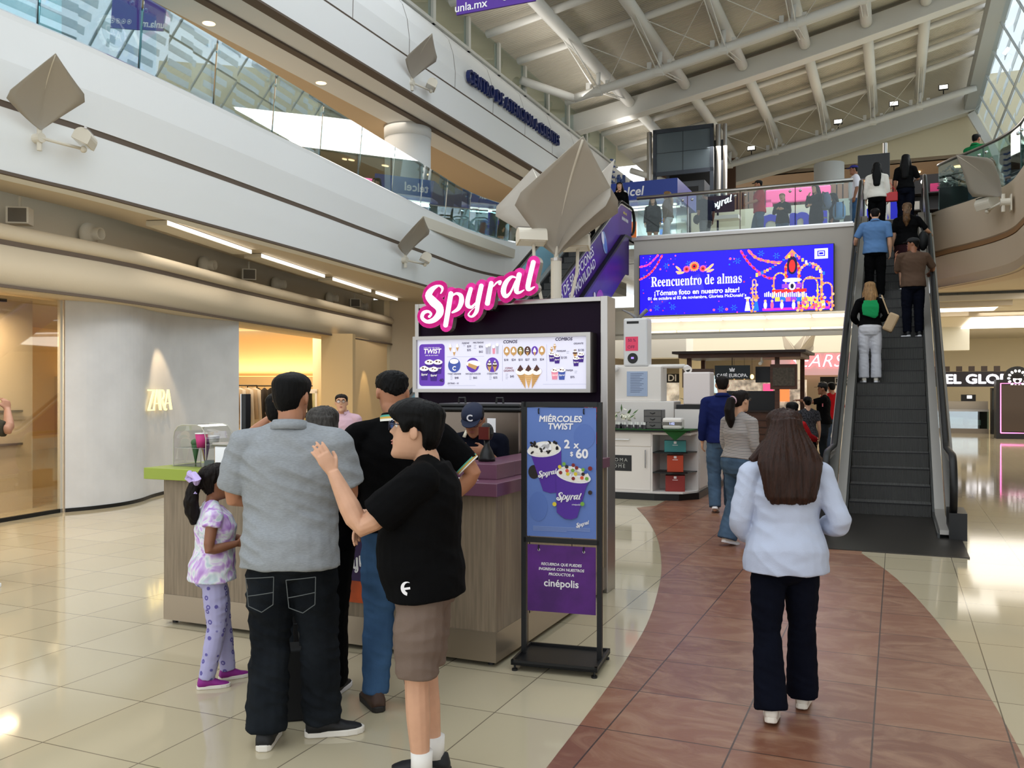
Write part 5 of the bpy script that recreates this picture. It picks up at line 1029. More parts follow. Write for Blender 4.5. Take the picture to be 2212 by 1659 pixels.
MB().tube([(0, 0, .77), (-.12, 0, .86), (-.26, 0, .93)], [(.03, .05), (.02, .04), (.012, .035)], 8, mat('spout_grey', (120, 118, 120), .5), (0, 0, 1)).tube([(0, 0, .77), (.06, 0, .84), (.15, 0, .92)], [(.03, .05), (.03, .05), (.035, .05)], 8, mat('spout_grey', (0, 0, 0)), (1, 0, 0)).build('spout', o, smooth=True)
b = MB(); b.rect(-.17, .25, .04, .48, mat('note_pink', (236, 74, 110), .6), 0); b.text('50 %', -.065, .42, .05, mk_, 1); b.text('OFF', -.075, .31, .05, mk_, 1); b.build('price_note', o, M=plane((0, -.153, 0), (1, 0, 0)))
# mist plumes
ms = bpy.data.materials.new('water_mist'); ms.use_nodes = True; t = ms.node_tree; t.nodes.clear(); oo = t.nodes.new('ShaderNodeOutputMaterial'); vo = t.nodes.new('ShaderNodeVolumePrincipled'); vo.inputs['Density'].default_value = .55; vo.inputs['Color'].default_value = (1, 1, 1, 1); t.links.new(vo.outputs[0], oo.inputs['Volume'])
for i, (P, l) in enumerate(((((.16, 0, .93), (.55, .1, 1.2), (1.0, .2, 1.35)), 'thin water mist drifting right from the humidifier spout'), (((-.27, 0, .94), (-.5, .05, 1.1), (-.75, .1, 1.12)), 'thin water mist drifting left from the humidifier spout'))):
    m_ = MB().tube([Vector(p) for p in P], [.03, .10, .16], 12, ms).build('mist', M=Matrix.Translation(aw_(-1.10, 1.12, 2.036)) @ UV); tag(m_, l, 'mist'); m_['kind'] = 'stuff'
o = thing('tablet_frame', 'white framed dark price list leaning on the aroma kiosk', 'sign', aw_(-1.58, .38, 1.064)); T_ = Matrix.Rotation(R(-14), 4, 'X'); MB().box(-.19, -.01, 0, .19, .01, .40, aw, T_).build('frame', o); MB().box(-.12, -.013, .06, .15, -.009, .36, mat('dark_slate', (44, 46, 48), .5), T_).build('panel', o)
FL = thing('flower_vase', 'white flowers in a small dark pot on the aroma kiosk', 'flowers', aw_(-1.12, .22, 1.064)); MB().lathe([(.05, 0), (.075, .03), (.06, .07)], (0, 0, 0), 16, black).build('pot', FL, smooth=True)
b = MB(); b2 = MB(); fw = mat('white_petal', (236, 232, 214), .6); lg = mat('green_leaf', (70, 104, 48), .6)
for k in range(34):
    d = Vector((random.uniform(-1, 1), random.uniform(-1, 1), random.uniform(.1, 1.4))).normalized(); c = Vector((0, 0, .07))+d*random.uniform(.1, .24)
    if k % 3 == 0: n_ = d.orthogonal().normalized()*.016; b2.poly([c, c+d*.06+n_, c+d*.13, c+d*.06-n_], lg)
    else:
        for q in range(5): e_ = (Matrix.Rotation(q*1.256, 3, d) @ d.orthogonal().normalized())*.038; s_ = d.cross(e_).normalized()*.014; b.poly([c, c+e_*.6+s_+d*.014, c+e_+d*.02, c+e_*.6-s_+d*.014], fw)
b.build('blossoms', FL, flip=False); b2.build('leaves', FL, flip=False)
o = thing('mini_drawers', 'small dark drawer box on the green turf', 'drawers', aw_(-.62, .25, 1.064)); MB().box(-.13, -.1, 0, .15, .12, .29, mat('smoke_plastic', (64, 62, 62), .3)).build('body', o, bev=.005)
for k in range(3): MB().box(-.12, -.108, .012+.093*k, .14, -.1, .088+.093*k, mat('smoke_drawer', (88, 86, 84), .3)).tube([(-.03, -.108, .06+.093*k), (.01, -.12, .045+.093*k), (.05, -.108, .06+.093*k)], .007, 6, black).build('drawer', o)
o = thing('clock_diffuser', 'low white diffuser with a glowing clock on the turf', 'diffuser', aw_(-.30, .22, 1.064)); MB().box(-.16, -.1, 0, .14, .1, .17, aw).build('body', o, bev=.03); MB().box(-.161, -.102, .06, .141, -.09, .11, mat('clock_grey', (110, 106, 100), .4)).build('band', o)
b = MB(); b.text('1:02', -.01, .085, .035, mat('clock_digits', (190, 200, 255), .5, e=1.5), 1); b.build('digits', o, M=plane((0, -.104, 0), (1, 0, 0)))
bw, bl_ = mat('bottle_white', (232, 232, 228), .4), mat('bottle_glass', (80, 76, 80), .2)
bp_ = thing('oil_bottle', 'little white capped oil bottle in the row on the turf of the aroma kiosk', 'bottle', aw_(-1.66, .12, 1.064), -TH, 'oil bottles along the turf'); MB().cyl((0, 0, 0), (0, 0, .06), .02, None, 10, bl_).build('glass_body', bp_); MB().cyl((0, 0, .06), (0, 0, .10), .021, None, 10, bw).build('cap', bp_)
for k in range(1, 20):
    c = copy_tree(bp_); c.location = aw_(-1.66+.05*(k % 20)+(.0 if k < 9 else .03), .12+.05*(k % 2), 1.064)
for i, (x, l) in enumerate(((.02, 'purple pump bottle at the left end of the aroma kiosk top'),)): o = thing('pump_bottle', l, 'bottle', aw_(-1.68, .28, 1.064)); MB().cyl((0, 0, 0), (0, 0, .12), .035, None, 14, purple).build('bottle_body', o); MB().cyl((0, 0, .12), (0, 0, .17), .012, None, 8, bw).build('pump', o)
o = thing('white_box_lamp', 'tall white glowing box on a black tray at the right of the aroma kiosk', 'lamp', aw_(-.08, 1.0, 1.052)); MB().box(-.34, -.22, 0, .2, .25, .3, aw).box(-.32, -.2, .3, .18, .23, .37, black).build('pedestal', o); MB().box(-.22, -.16, .37, .2, .2, .88, mat('box_lamp_white', (226, 216, 214), .5)).build('box', o, bev=.02)
o = thing('potted_plant', 'spiky green potted plant behind the white glowing box', 'plant', aw_(-.22, 1.75, 1.052)); MB().lathe([(.07, 0), (.1, .22), (.085, .24)], (0, 0, 0), 14, black).build('pot', o, smooth=True)
b = MB()
for k in range(18): a = k*2.4; r_ = .1+.08*(k % 4); h_ = .42-.05*(k % 4); b.tube([(0, 0, .2), (r_*.5*math.cos(a), r_*.5*math.sin(a), .2+h_*.7), (r_*1.5*math.cos(a), r_*1.5*math.sin(a), .2+h_)], [.012, .014, .002], 4, lg)
b.build('leaves', o)
for i in range(2): o = thing('test_bottle_stand', ('dark slotted sample stand at the back right of the aroma kiosk', 'second slotted sample stand behind the first on the aroma kiosk')[i], 'stand', aw_(-.06, 1.45+.55*i, 1.052)); MB().box(-.05, -.05, 0, .06, .18, .34, black).build('block', o); MB().box(.062, -.04, .03, .066, .02, .3, wprint).box(.062, .09, .03, .066, .15, .3, wprint).build('card', o)
# ---------------------------------------------------------------- cafe kiosk
CW = lambda u, v, z=0: W(-3.5+u, 21.0+v, z)
cw = mat('cafe_wood', (86, 52, 34), .5, var=.3, vs=4, st=(1, 1, 6)); cdk = mat('cafe_dark', (40, 26, 20), .6)
CK = thing('cafe_kiosk', 'dark timber cafe kiosk with a flat overhanging roof', 'kiosk', CW(0, 0))
MB().box(-1.30, .2, 2.40, 1.5, 2.4, 2.50, cw).box(-1.42, .05, 2.50, 1.62, 2.5, 2.56, cdk).build('roof', CK)
for x, y in ((-1.1, .5), (.95, .5), (-1.1, 2.2), (1.35, 2.2)): MB().box(x-.05, y-.05, 0, x+.05, y+.05, 2.40, cw).build('post', CK)
b = MB(); b.box(-1.1, .6, 0, 1.55, 1.1, 1.12, cw)
for k in range(6): b.box(-1.1, .585, .16*k+.12, 1.55, .6, .16*k+.13, cdk)
b.build('counter', CK); MB().box(-1.1, .55, 1.12, 1.6, 1.15, 1.16, cdk).build('countertop', CK)
MB().box(-.35, .75, 1.16, .95, 1.0, 1.62, black).build('machine_cabinet', CK); MB().box(-1.25, .4, 1.70, -.5, .46, 2.15, mat('cafe_board', (96, 76, 66), .6)).build('hanging_panel', CK); MB().box(.80, .42, 1.66, 1.4, .5, 2.24, cw).build('hanging_panel', CK)
MB().box(.86, .40, 1.74, 1.35, .42, 2.16, mat('menu_chalk', (90, 80, 66), .6, var=.5, vs=20)).build('menu_panel', CK)
MB().box(-.45, .28, 1.90, .36, .34, 2.22, mat('cafe_sign_black', (14, 24, 26), .5)).cyl((-.05, .31, 2.22), (-.05, .31, 2.40), .01, None, 6, black).build('sign_board', CK)
b = MB(); b.text('CAFÉ EUROPA.', -.045, 1.98, .083, wprint, 1, bold=.04, sx=.95); 
for k in (-1, 0, 1): b.disc(-.045+.04*k, 2.13-.012*abs(k), .018, .04, wprint, 1, 12, -.5*k)
b.rect(-.1, 2.075, .01, 2.09, wprint, 1); b.build('sign_lettering', CK, M=plane((0, .275, 0), (1, 0, 0)))
MB().box(.4, .9, 1.82, .9, .95, 2.2, black).build('menu_screen', CK); MB().box(-.6, 2.6, 1.15, 1.4, 2.8, 1.9, mat('back_shelf_glow', (236, 216, 190), .5, e=.7, var=.7, vs=6)).box(.35, 2.58, 1.3, .6, 2.6, 1.8, lpk).box(.7, 2.58, 1.35, 1.0, 2.6, 1.8, lor).build('lit_back_shelf', CK)
for k, x in enumerate((-.1, .14, .32)): MB().cyl((x, .9, 2.02), (x, .9, 2.5), .004, None, 6, black).ell((x, .9, 1.96), .045, .045, .06, mat('filament_bulb', (255, 200, 120), .5, e=4)).build('pendant_lamp', CK)
o = thing('security_camera', 'small white camera hanging under the cafe roof', 'camera', CW(.62, .3, 2.30)); MB().cyl((0, 0, .0), (0, 0, .10), .02, None, 8, offw).cyl((-.02, -.1, -.05), (0, .05, .0), .04, None, 10, offw).build('body', o)
MB().lathe([(.1, 0), (.1, .06), (.03, .09)], (0, 0, 0), 14, black).build('shade', None).name = 'round_lamp'
bpy.data.objects['round_lamp'].location = CW(1.9, 1.2, 1.75); tag(bpy.data.objects['round_lamp'], 'round black shade on the pole right of the cafe', 'lamp')
o = thing('round_board', 'round green and blue promotion board beyond the cafe', 'sign', W(-.4, 26.5, 1.78)); MB().cyl((0, 0, 0), (0, .04, 0), .40, None, 32, mat('board_green', (70, 120, 70), .5)).build('disc', o); MB().cyl((.15, -.01, -.02), (.15, 0, -.02), .2, None, 24, mat('board_teal', (110, 160, 180), .5)).build('roundel', o); MB().box(-.03, .04, -1.78, .03, .08, 0, black).build('post', o)
o = thing('queue_screen', 'small pale promotion screen left of the cafe', 'screen', W(-5.0, 25.6, 1.55)); MB().box(-.35, 0, 0, .4, .06, .5, mat('pale_screen', (206, 230, 236), .5, e=.8)).build('panel', o); MB().box(-.03, .06, -1.55, .03, .1, .3, black).build('post', o)
# shops at the back of the ground floor
def shop(name, label, u0, u1, v, z0, z1, c, e, txt=None, tc=None, th=.5, tz=None, parts=True):
    o = thing('storefront', label, 'shop front', W((u0+u1)/2, v, 0)); hw_ = (u1-u0)/2
    MB().box(-hw_, 0, z0, hw_, .1, z1, mat('front_'+name, c, .5, e=e)).build('fascia', o)
    if txt: b = MB(); b.text(txt, 0, tz or (z0+z1)/2, th, tc, 1, bold=.03); b.build('lettering', o, M=plane((0, -.02, 0), (1, 0, 0)))
    return o
srd = mat('sears_red', (236, 30, 60), .5, e=1.1)
o = shop('sears', 'pink lit department store front with red outlined italic letters', -5.8, -1.2, 46.5, 2.35, 3.7, (244, 196, 196), .45)
b = MB(); b.mesh(textmesh('SEARS', .64, bold=.04, shear=.3, ext=.03, sp=1.05), Matrix.Identity(4), srd); b.mesh(textmesh('SEARS', .64, bold=-.012, shear=.3, ext=.04, sp=1.05), Matrix.Identity(4), mat('sears_white', (255, 230, 236), .5, e=1)); b.build('letters', o, M=plane((-.2, -.06, 3.02), (1, 0, 0)))
o = shop('dome', 'black shop front with a small white name beside the cafe', -3.4, -.6, 45.5, 1.85, 2.25, (16, 16, 18), 0, 'DÔME p', wprint, .30); MB().box(-1.4, .1, 0, 1.4, .15, 1.8, mat('lit_vitrine', (236, 222, 200), .5, e=.55, var=.6, vs=2.5)).build('vitrine', o)
o = shop('ck', 'pale grey shop front left of the humidifier', -12.4, -10.6, 40, 1.9, 2.3, (170, 160, 146), 0, 'Calvin Klein', mat('ck_letter', (110, 100, 92), .5), .2); MB().box(-1, .1, 0, 1, .15, 1.9, mat('lit_vitrine2', (240, 222, 196), .5, e=.5, var=.7, vs=2)).build('vitrine', o)
o = shop('dk', 'black shop front with white letters right of the humidifier', -10.4, -8.95, 40, 1.95, 2.35, (18, 18, 20), 0, '      DI', wprint, .3); MB().box(-.8, .1, 0, .8, .15, 1.95, mat('lit_vitrine3', (250, 236, 214), .5, e=.6, var=.7, vs=2)).build('vitrine', o)
o = thing('flower_stall', 'pink and white flowers on a far counter left of the aroma kiosk', 'flowers', W(-7.4, 27, .0)); MB().box(-.8, 0, 0, .8, .4, .95, aw).build('counter', o); b = MB()
for k in range(40): b.ell((random.uniform(-.8, .6), random.uniform(0, .3), .98+random.random()*.3), .07, .07, .06, random.choice((mat('petal_pink', (220, 130, 170), .6), fw)), 6, 4)
b.build('blossoms', o)
# bakery on the right
o = thing('bakery_counter', 'bakery counter with glass front and white glowing name on the right', 'shop counter', W(2.3, 37.6, 0)); bk = mat('bakery_grey', (120, 112, 104), .4)
b = MB(); b.text('EL GLOBO', 0, 2.02, .345, mat('globo_white', (246, 246, 255), .5, e=1.4), 2, bold=.06, sx=1.15); b.build('lettering', o, M=plane((.66, -.1, 0), (1, 0, 0))); MB().box(-1.6, -.06, 1.75, 1.5, .0, 2.32, mat('globo_dark', (36, 32, 40), .5)).build('sign_band', o)
MB().box(-1.6, 0, 0, .85, .1, .18, bk).box(-1.6, 0, .82, .85, .7, .9, steel).box(-1.6, .65, 0, .85, .7, .9, mat('bakery_inner', (60, 52, 46), .5)).build('counter', o); MB().box(-1.6, .0, .18, .85, .012, .82, mirrorg).build('glass_front', o)
MB().box(-1.0, .3, .9, .85, .6, 1.2, mat('marble', (168, 160, 150), .4)).build('back_top', o); MB().box(-.9, .2, .3, .0, .4, .6, mat('cake_white', (230, 226, 220), .5)).box(.2, .2, .3, .6, .4, .5, mat('cake_white', (0, 0, 0))).build('cakes', o)
for k in range(7): MB().box(-1.5+.42*k, -.02, 2.33, -1.3+.42*k, .1, 2.52, mat('sign_flute', (70, 58, 54), .5)).build('fin', o)
o = thing('till', 'black till on the bakery counter', 'till', W(2.5, 38.05, 1.202)); MB().box(-.25, 0, 0, .25, .1, .25, black).box(-.05, -.01, .1, .12, 0, .22, lw_).build('screen', o)
o = thing('dark_shelving', 'dark glass shelving unit at the end of the bakery counter', 'shelving', W(3.48, 37.2, 0)); MB().box(-.27, 0, 0, .3, .6, 1.70, black).box(-.25, -.01, .9, .1, 0, 1.6, mat('shelf_glass', (60, 64, 66), .1)).build('cabinet', o)
for k in range(3): MB().box(-.2, -.06, .6+.4*k, .2, 0, .63+.4*k, wprint).build('shelf', o)
nb = thing('neon_vending_box', 'black mirrored box outlined in pink neon with a round cap logo', 'vending machine', W(3.68, 33.9, 0)); MB().box(-.62, 0, 0, .62, .8, 1.98, black).cyl((0, .02, 2.02), (0, .3, 2.02), .40, None, 32, black).build('cabinet', nb)
MB().box(-.46, -.012, .25, .46, 0, 1.8, mat('smoked_mirror', (70, 56, 44), .05, .9)).build('mirror', nb); neon = mat('neon_pink', (255, 110, 190), .5, e=3.5)
MB().tube([(-.49, -.03, .2), (.49, -.03, .2), (.49, -.03, 1.85), (-.49, -.03, 1.85), (-.49, -.03, .2)], .016, 8, neon).build('neon_tube', nb)
b = MB(); 
for k in range(14): a = k*math.pi/7; b.disc(.25*math.cos(a), 2.02+.25*math.sin(a), .05, .04, mat('logo_white', (240, 240, 244), .5, e=.9), 1, 10, a)
b.disc(0, 1.99, .13, .14, mat('logo_white', (0, 0, 0)), 1); b.disc(0, 2.08, .14, .07, blackm, 2); b.rect(-.17, 2.02, .17, 2.05, blackm, 3); b.disc(0, 1.93, .06, .05, blackm, 2); b.build('round_logo', nb, M=plane((0, -.0, 0), (1, 0, 0)))
# ---------------------------------------------------------------- people
def fused(name, b, parent, m, vox, sm=3, amp=0.0, fq=(5, 5, 10), mode='fold'):
    """fuse the overlapping closed tubes of b into one continuous skin"""
    o = b.build(name, None, m); r = o.modifiers.new('r', 'REMESH'); r.mode = 'VOXEL'; r.voxel_size = vox; r.use_smooth_shade = True
    if sm: q = o.modifiers.new('s', 'SMOOTH'); q.iterations = sm; q.factor = .5
    bpy.context.view_layer.update()
    me = bpy.data.meshes.new_from_object(o.evaluated_get(bpy.context.evaluated_depsgraph_get())); old = o.data
    o.modifiers.clear(); o.data = me; bpy.data.meshes.remove(old); me.name = name
    if amp:
        N = [v.normal.copy() for v in me.vertices]
        for v, n in zip(me.vertices, N):
            c = v.co
            if mode == 'fold':
                k = noise.noise((c.x*fq[0]+c.z*4, c.y*fq[1]-c.x*3, c.z*fq[2]+c.x*5)); k = (1-2.4*abs(k))*.6+.4*noise.noise((c.x*14, c.y*14, c.z*22))
            else:
                a = math.atan2(c.x, -c.y)*fq[0]; k = noise.noise((a, c.z*fq[2], 0))+.6*noise.noise((a*2.7, c.z*fq[2]*1.7, 3))
            v.co = c+n*(amp*k)
    for p in me.polygons: p.use_smooth = True
    if not me.materials: me.materials.append(m)
    o.parent = parent; return o
HT = [(-.115, .022, .078, .035), (-.104, .040, .088, .055), (-.085, .052, .089, .068), (-.06, .060, .085, .078), (-.045, .063, .087, .083), (-.03, .066, .086, .087), (-.01, .069, .085, .092), (.01, .072, .083, .097), (.028, .0735, .081, .100), (.045, .0755, .089, .102), (.065, .0755, .087, .102), (.085, .069, .075, .094), (.1, .053, .056, .075), (.111, .030, .031, .043), (.1155, .004, .004, .006)]
def hring(z):
    for i in range(len(HT)-1):
        if z <= HT[i+1][0]:
            a, c = HT[i], HT[i+1]; t = (z-a[0])/(c[0]-a[0]); return [a[k]*(1-t)+c[k]*t for k in (1, 2, 3)]
    return HT[-1][1:]
def hpt(a, z, face=True):
    """skin of the head: a = 0 looks forward, head centred on the ears"""
    w_, f, bk = hring(max(-.115, min(.1155, z))); s, c = math.sin(a), math.cos(a)
    x = w_*(abs(s)**.9)*(1 if s >= 0 else -1); y = (f if c >= 0 else bk)*(abs(c)**(.8 if c >= 0 else .95))*(1 if c >= 0 else -1)
    if face and c > 0:
        g = math.exp(-(x/.011)**2); nz = max(0, 1-abs(z+.006)/.040) if z > -.006 else max(0, 1-abs(z+.006)/.014)
        y += .026*g*nz**1.2
        y -= .010*(math.exp(-((abs(x)-.031)/.016)**2-((z-.027)/.014)**2)); y += .006*math.exp(-(x/.022)**2-((z+.041)/.006)**2)+.005*math.exp(-(x/.02)**2-((z+.055)/.006)**2)-.004*math.exp(-(x/.024)**2-((z+.048)/.0035)**2)
        y += .005*math.exp(-(x/.02)**2-((z+.098)/.014)**2)
    return Vector((x, y, z))
def limb(b, A, B, C, rs, t1=1.0, seg=12, add=0.0, hem=0.0, t0=0.0):
    ks = (0, .25, .5, .68, 1.0); pts, rr = [], []
    ts = [t0+(t1-t0)*k/10 for k in range(11)]
    for t_ in ts:
        p = A.lerp(B, t_*2) if t_ < .5 else B.lerp(C, t_*2-1)
        if abs(t_-.5) < .08: p = p.lerp(A.lerp(C, .5), .06)
        for i in range(4):
            if t_ <= ks[i+1]+1e-6: q = (t_-ks[i])/(ks[i+1]-ks[i]); r = rs[i]*(1-q)+rs[i+1]*q; break
        pts.append(p); rr.append(r+add+hem*max(0, (t_-t0)/(t1-t0)))
    b.tube(pts, rr, seg)
def hand(b, w_, d, n, side, curl=.35, sc=1.0, spread=.045):
    d = Vector(d).normalized(); n = Vector(n); n = (n-d*n.dot(d)).normalized(); wd = d.cross(n).normalized()*side
    b.tube([w_-d*.02, w_+d*.02*sc, w_+d*.06*sc, w_+d*.092*sc], [(.026*sc, .019*sc), (.034*sc, .018*sc), (.041*sc, .0165*sc), (.038*sc, .012*sc)], 12, None, wd)
    for k, (o_, L) in enumerate(((.030, .070), (.0105, .079), (-.0095, .074), (-.029, .058))):
        p = w_+d*(.085-.006*abs(k-1.2))*sc+wd*o_*sc; dd = (d+wd*spread*(1.4-k)).normalized(); pts = [p-dd*.015*sc, p]
        for s_, f in ((.45, 1), (.32, 1.3), (.23, 1)):
            ang = curl*f*(1+.12*k); dd = (dd*math.cos(ang)+n*math.sin(ang)).normalized(); n2 = n; p = p+dd*L*s_*sc; pts.append(p)
        b.tube(pts, [.0085*sc, .0088*sc, .0082*sc, .0076*sc, .0062*sc], 8)
    p = w_+d*.025*sc+wd*.030*sc; dd = (d*.72+wd*.62+n*.30).normalized()
    b.tube([p-dd*.02*sc, p+dd*.02*sc, p+dd*.042*sc+n*.004, p+(dd*.8+d*.35).normalized()*.068*sc+n*.008], [.013*sc, .0125*sc, .0105*sc, .008*sc], 8)
def shoe(root, an, ang, pitch, m, sole_m, L=1.0, s_h=.032):
    M = Matrix.Translation((an.x, an.y, an.z-.08)) @ Matrix.Rotation(R(ang), 4, 'Z')
    if pitch: M = M @ Matrix.Translation((0, .12, 0)) @ Matrix.Rotation(R(-pitch), 4, 'X') @ Matrix.Translation((0, -.12, 0))
    b = MB(); rr = []
    for y, hw, h in ((-.078, .022, .055), (-.066, .036, .098), (-.02, .041, .106), (.03, .042, .100), (.075, .045, .074), (.12, .047, .053), (.16, .040, .045), (.185, .026, .037), (.196, .010, .028)):
        rr.append([Vector((hw*x*L, y*L, s_h*.8+(h-s_h*.8)*z)) for x, z in ((-1, 0), (-1, .45), (-.8, .8), (-.35, 1), (.35, 1), (.8, .8), (1, .45), (1, 0))])
    b.rings(rr); o = b.build('shoe', root, m, smooth=True, M=M)
    pr = [(-.020, -.084), (-.036, -.066), (-.042, 0), (-.046, .06), (-.052, .12), (-.044, .165), (-.026, .195), (0, .205), (.026, .195), (.044, .165), (.052, .12), (.046, .06), (.042, 0), (.036, -.066), (.020, -.084)]
    MB().prism([(x*L, y*L) for x, y in pr], 0, s_h).build('sole', o, sole_m, bev=.006)
TM = [(.84, .150, .115, -.01), (.90, .170, .128, -.015), (.96, .178, .135, -.015), (1.04, .170, .125, 0), (1.12, .167, .12, .008), (1.22, .178, .124, .006), (1.32, .194, .128, 0), (1.395, .190, .115, -.012), (1.445, .150, .085, -.018), (1.49, .085, .066, -.018)]
TF = [(.84, .155, .118, -.012), (.90, .178, .132, -.02), (.96, .184, .138, -.022), (1.04, .166, .120, -.006), (1.12, .146, .106, 0), (1.20, .150, .114, .008), (1.29, .166, .132, .014), (1.37, .164, .112, 0), (1.425, .130, .080, -.014), (1.475, .075, .062, -.016)]
_pn = [0]
def person(label, loc, rz, H, skin, top, bot, shoes, hair, J=None, sex='M', wt=1.0, belly=0.0, hs=1.0, vox=.016, yaw=0, pit=0, hands=(None, None), feet=((8, 0), (-8, 0)), group=None, eyes=False, arm=1.0, sole=None, legw=1.0):
    """J overrides joints given for a 1.75 m figure facing +y; hands: (right, left) = (direction, palm normal, curl)"""
    F = sex == 'F'; root = thing('person', label, 'person', loc, rz, group, H/1.75)
    j = dict(hi_r=(.09, 0, .90), kn_r=(.10, .02, .49), an_r=(.10, -.01, .08), hi_l=(-.09, 0, .90), kn_l=(-.10, .02, .49), an_l=(-.10, -.01, .08), pel=(0, 0, .95), che=(0, 0, 1.33), nek=(0, 0, 1.48), hed=(0, .025, 1.632))
    sx_ = (.178 if F else .200)*(.55+.45*wt)
    for s, n in ((1, 'r'), (-1, 'l')): j['sh_'+n] = (s*sx_, -.012, 1.405 if F else 1.42); j['el_'+n] = (s*(sx_+.045), -.035, 1.14); j['wr_'+n] = (s*(sx_+.055), .03, .895)
    j.update(J or {}); j = {k: Vector(v) for k, v in j.items()}
    dC, dN = j['che']-Vector((0, 0, 1.33)), j['nek']-Vector((0, 0, 1.48)); dP = j['pel']-Vector((0, 0, .95))
    def off(z):
        if z < .95: return dP
        if z < 1.33: return dP.lerp(dC, (z-.95)/.38)
        return dC.lerp(dN, min(1, (z-1.33)/.15))
    def torso(b, z0, z1, add, seg=20, k=1.0, hang=0.0):
        rr, pp = [], []
        zs = sorted(set([z0, z1]+[t_[0] for t_ in (TF if F else TM) if z0 < t_[0] < z1]))
        T = TF if F else TM
        for z in zs:
            zc = max(T[0][0], min(T[-1][0], z))
            for i in range(len(T)-1):
                if zc <= T[i+1][0]: q = (zc-T[i][0])/(T[i+1][0]-T[i][0]); v = [T[i][m_]*(1-q)+T[i+1][m_]*q for m_ in (1, 2, 3)]; break
            if hang and z < .97: v = [T[2][1]+hang*(.97-z), T[2][2]+hang*(.97-z), T[2][3]]
            wz = wt if z < 1.36 else 1+(wt-1)*.5; bl = belly*math.exp(-((z-1.08)/.14)**2); o_ = off(z)
            pp.append(Vector((o_.x, v[2]+o_.y+bl*.6, z+o_.z))); rr.append((v[0]*wz*k+add+bl*.35, v[1]*wz*k+add+bl))
        b.tube(pp, rr, seg, None, (1, 0, 0))
    aw = (.88 if F else 1.0)*(.6+.4*wt)*arm; lw = (.75+.25*wt)*legw
    def traps(b, add):
        for s, n in ((1, 'r'), (-1, 'l')): b.tube([j['nek']+Vector((s*.025, -.022, -.01)), j['nek'].lerp(j['sh_'+n], .55)+Vector((0, -.006, -.012)), j['sh_'+n]], [.055+add, .058+add, .058*aw+add], 14)
    AR = [.056*aw, .050*aw, .040*aw, .043*aw, .027*(.8+.2*aw)]; LR = [.098*lw, .088*lw, .060*lw, .060*lw, .040]
    # --- body: one continuous skin
    b = MB(); torso(b, .86, 1.48, -.012, 16, .93); traps(b, -.006)
    b.tube([j['nek']+Vector((0, -.02, -.06)), j['nek']+Vector((0, -.012, .03)), j['hed']+Vector((0, -.03, -.06)), j['hed']+Vector((0, -.02, 0))], [.070, .056*(.92 if F else 1.05), .054*(.92 if F else 1.05), .05], 14)
    HM = Matrix.Translation(j['hed']) @ Matrix.Rotation(R(yaw), 4, 'Z') @ Matrix.Rotation(R(pit), 4, 'X') @ Matrix.Scale(hs, 4)
    b.rings([[HM @ hpt(2*math.pi*k/40, z) for k in range(40)] for z in [-.115+.2305*q/30 for q in range(31)]])
    for s in (-1, 1): b.ell(HM @ Vector((s*.079, -.008, .004)), .010*hs, .021*hs, .034*hs, None, 10, 7, HM.to_3x3().normalized() @ Matrix.Rotation(R(22*s), 3, 'Z') @ Matrix.Rotation(R(-10), 3, 'X'))
    for s, n in ((1, 'r'), (-1, 'l')):
        limb(b, j['sh_'+n], j['el_'+n], j['wr_'+n], AR); b.ell(j['sh_'+n], .055*aw, .055*aw, .055*aw)
        limb(b, j['hi_'+n], j['kn_'+n], j['an_'+n], [r*.93 for r in LR]); b.ell(j['an_'+n]+Vector((0, .02, -.04)), .026, .045, .022)
        hd = hands[0 if s > 0 else 1] or ((j['wr_'+n]-j['el_'+n])*.6+Vector((0, .0, -.1)), (-s, .15, 0), .35)
        hand(b, j['wr_'+n], hd[0], hd[1], s if len(hd) < 4 else hd[3], hd[2], .98 if not F else .9)
    fused('body', b, root, skin, vox*(1 if eyes else 1.0), 2 if vox < .008 else 1)
    # --- trousers, shorts or skirt
    if bot:
        b = MB(); kd = bot.get('kind', 'pants'); lo = bot.get('loose', .012); vz = max(vox, .008)
        torso(b, .84, max(.93, min(bot.get('waist', 1.02), (top or {}).get('hem', .9)+.06)), .004, 20)
        if kd == 'skirt':
            h_ = bot['hem']; p0 = j['pel']; b.tube([Vector((p0.x, p0.y-.01, z)) for z in (.98, .88, (.88+h_)/2, h_)], [(.18*wt, .14*wt), (.195*wt, .155*wt), (bot.get('w', .2)*wt, .17*wt), (bot.get('w', .2)*wt, .18*wt)], 20, None, (1, 0, 0))
        else:
            t1 = bot.get('t1', 1.0); fl_ = bot.get('flare', 0.0)
            for n in 'rl': limb(b, j['hi_'+n]+Vector((0, 0, .03)), j['kn_'+n], j['an_'+n], [LR[0]-.010, LR[1]+.004, LR[2]+.008, LR[3]+.008+fl_*.3, .056+fl_], t1, 14, lo)
            b.ell(j['pel']+Vector((0, -.01, -.10)), .10*wt, .105*wt, .09)
        fused('skirt' if kd == 'skirt' else 'shorts' if bot.get('t1', 1) < .7 else 'trousers', b, root, bot['m'], vz, 3, bot.get('amp', .006), (6, 6, 16))
    # --- shirt
    if top:
        b = MB(); lo = top.get('loose', .012); hem = top.get('hem', .88); vz = max(vox, .0075)
        torso(b, hem, (1.475 if not F else 1.462)+(.018 if top.get('collar') else 0), lo+.004, 24, 1.0, top.get('hang', .08)); traps(b, lo*.55)
        if top.get('flare'): p = j['pel']; b.tube([Vector((p.x, p.y-.012, z)) for z in (hem+.16, hem+.08, hem)], [(.168*wt+lo, .125*wt+lo+belly*.8), (.182*wt+lo, .138*wt+lo+belly*.6), (.190*wt+lo+top['flare'], .145*wt+lo+top['flare'])], 24, None, (1, 0, 0))
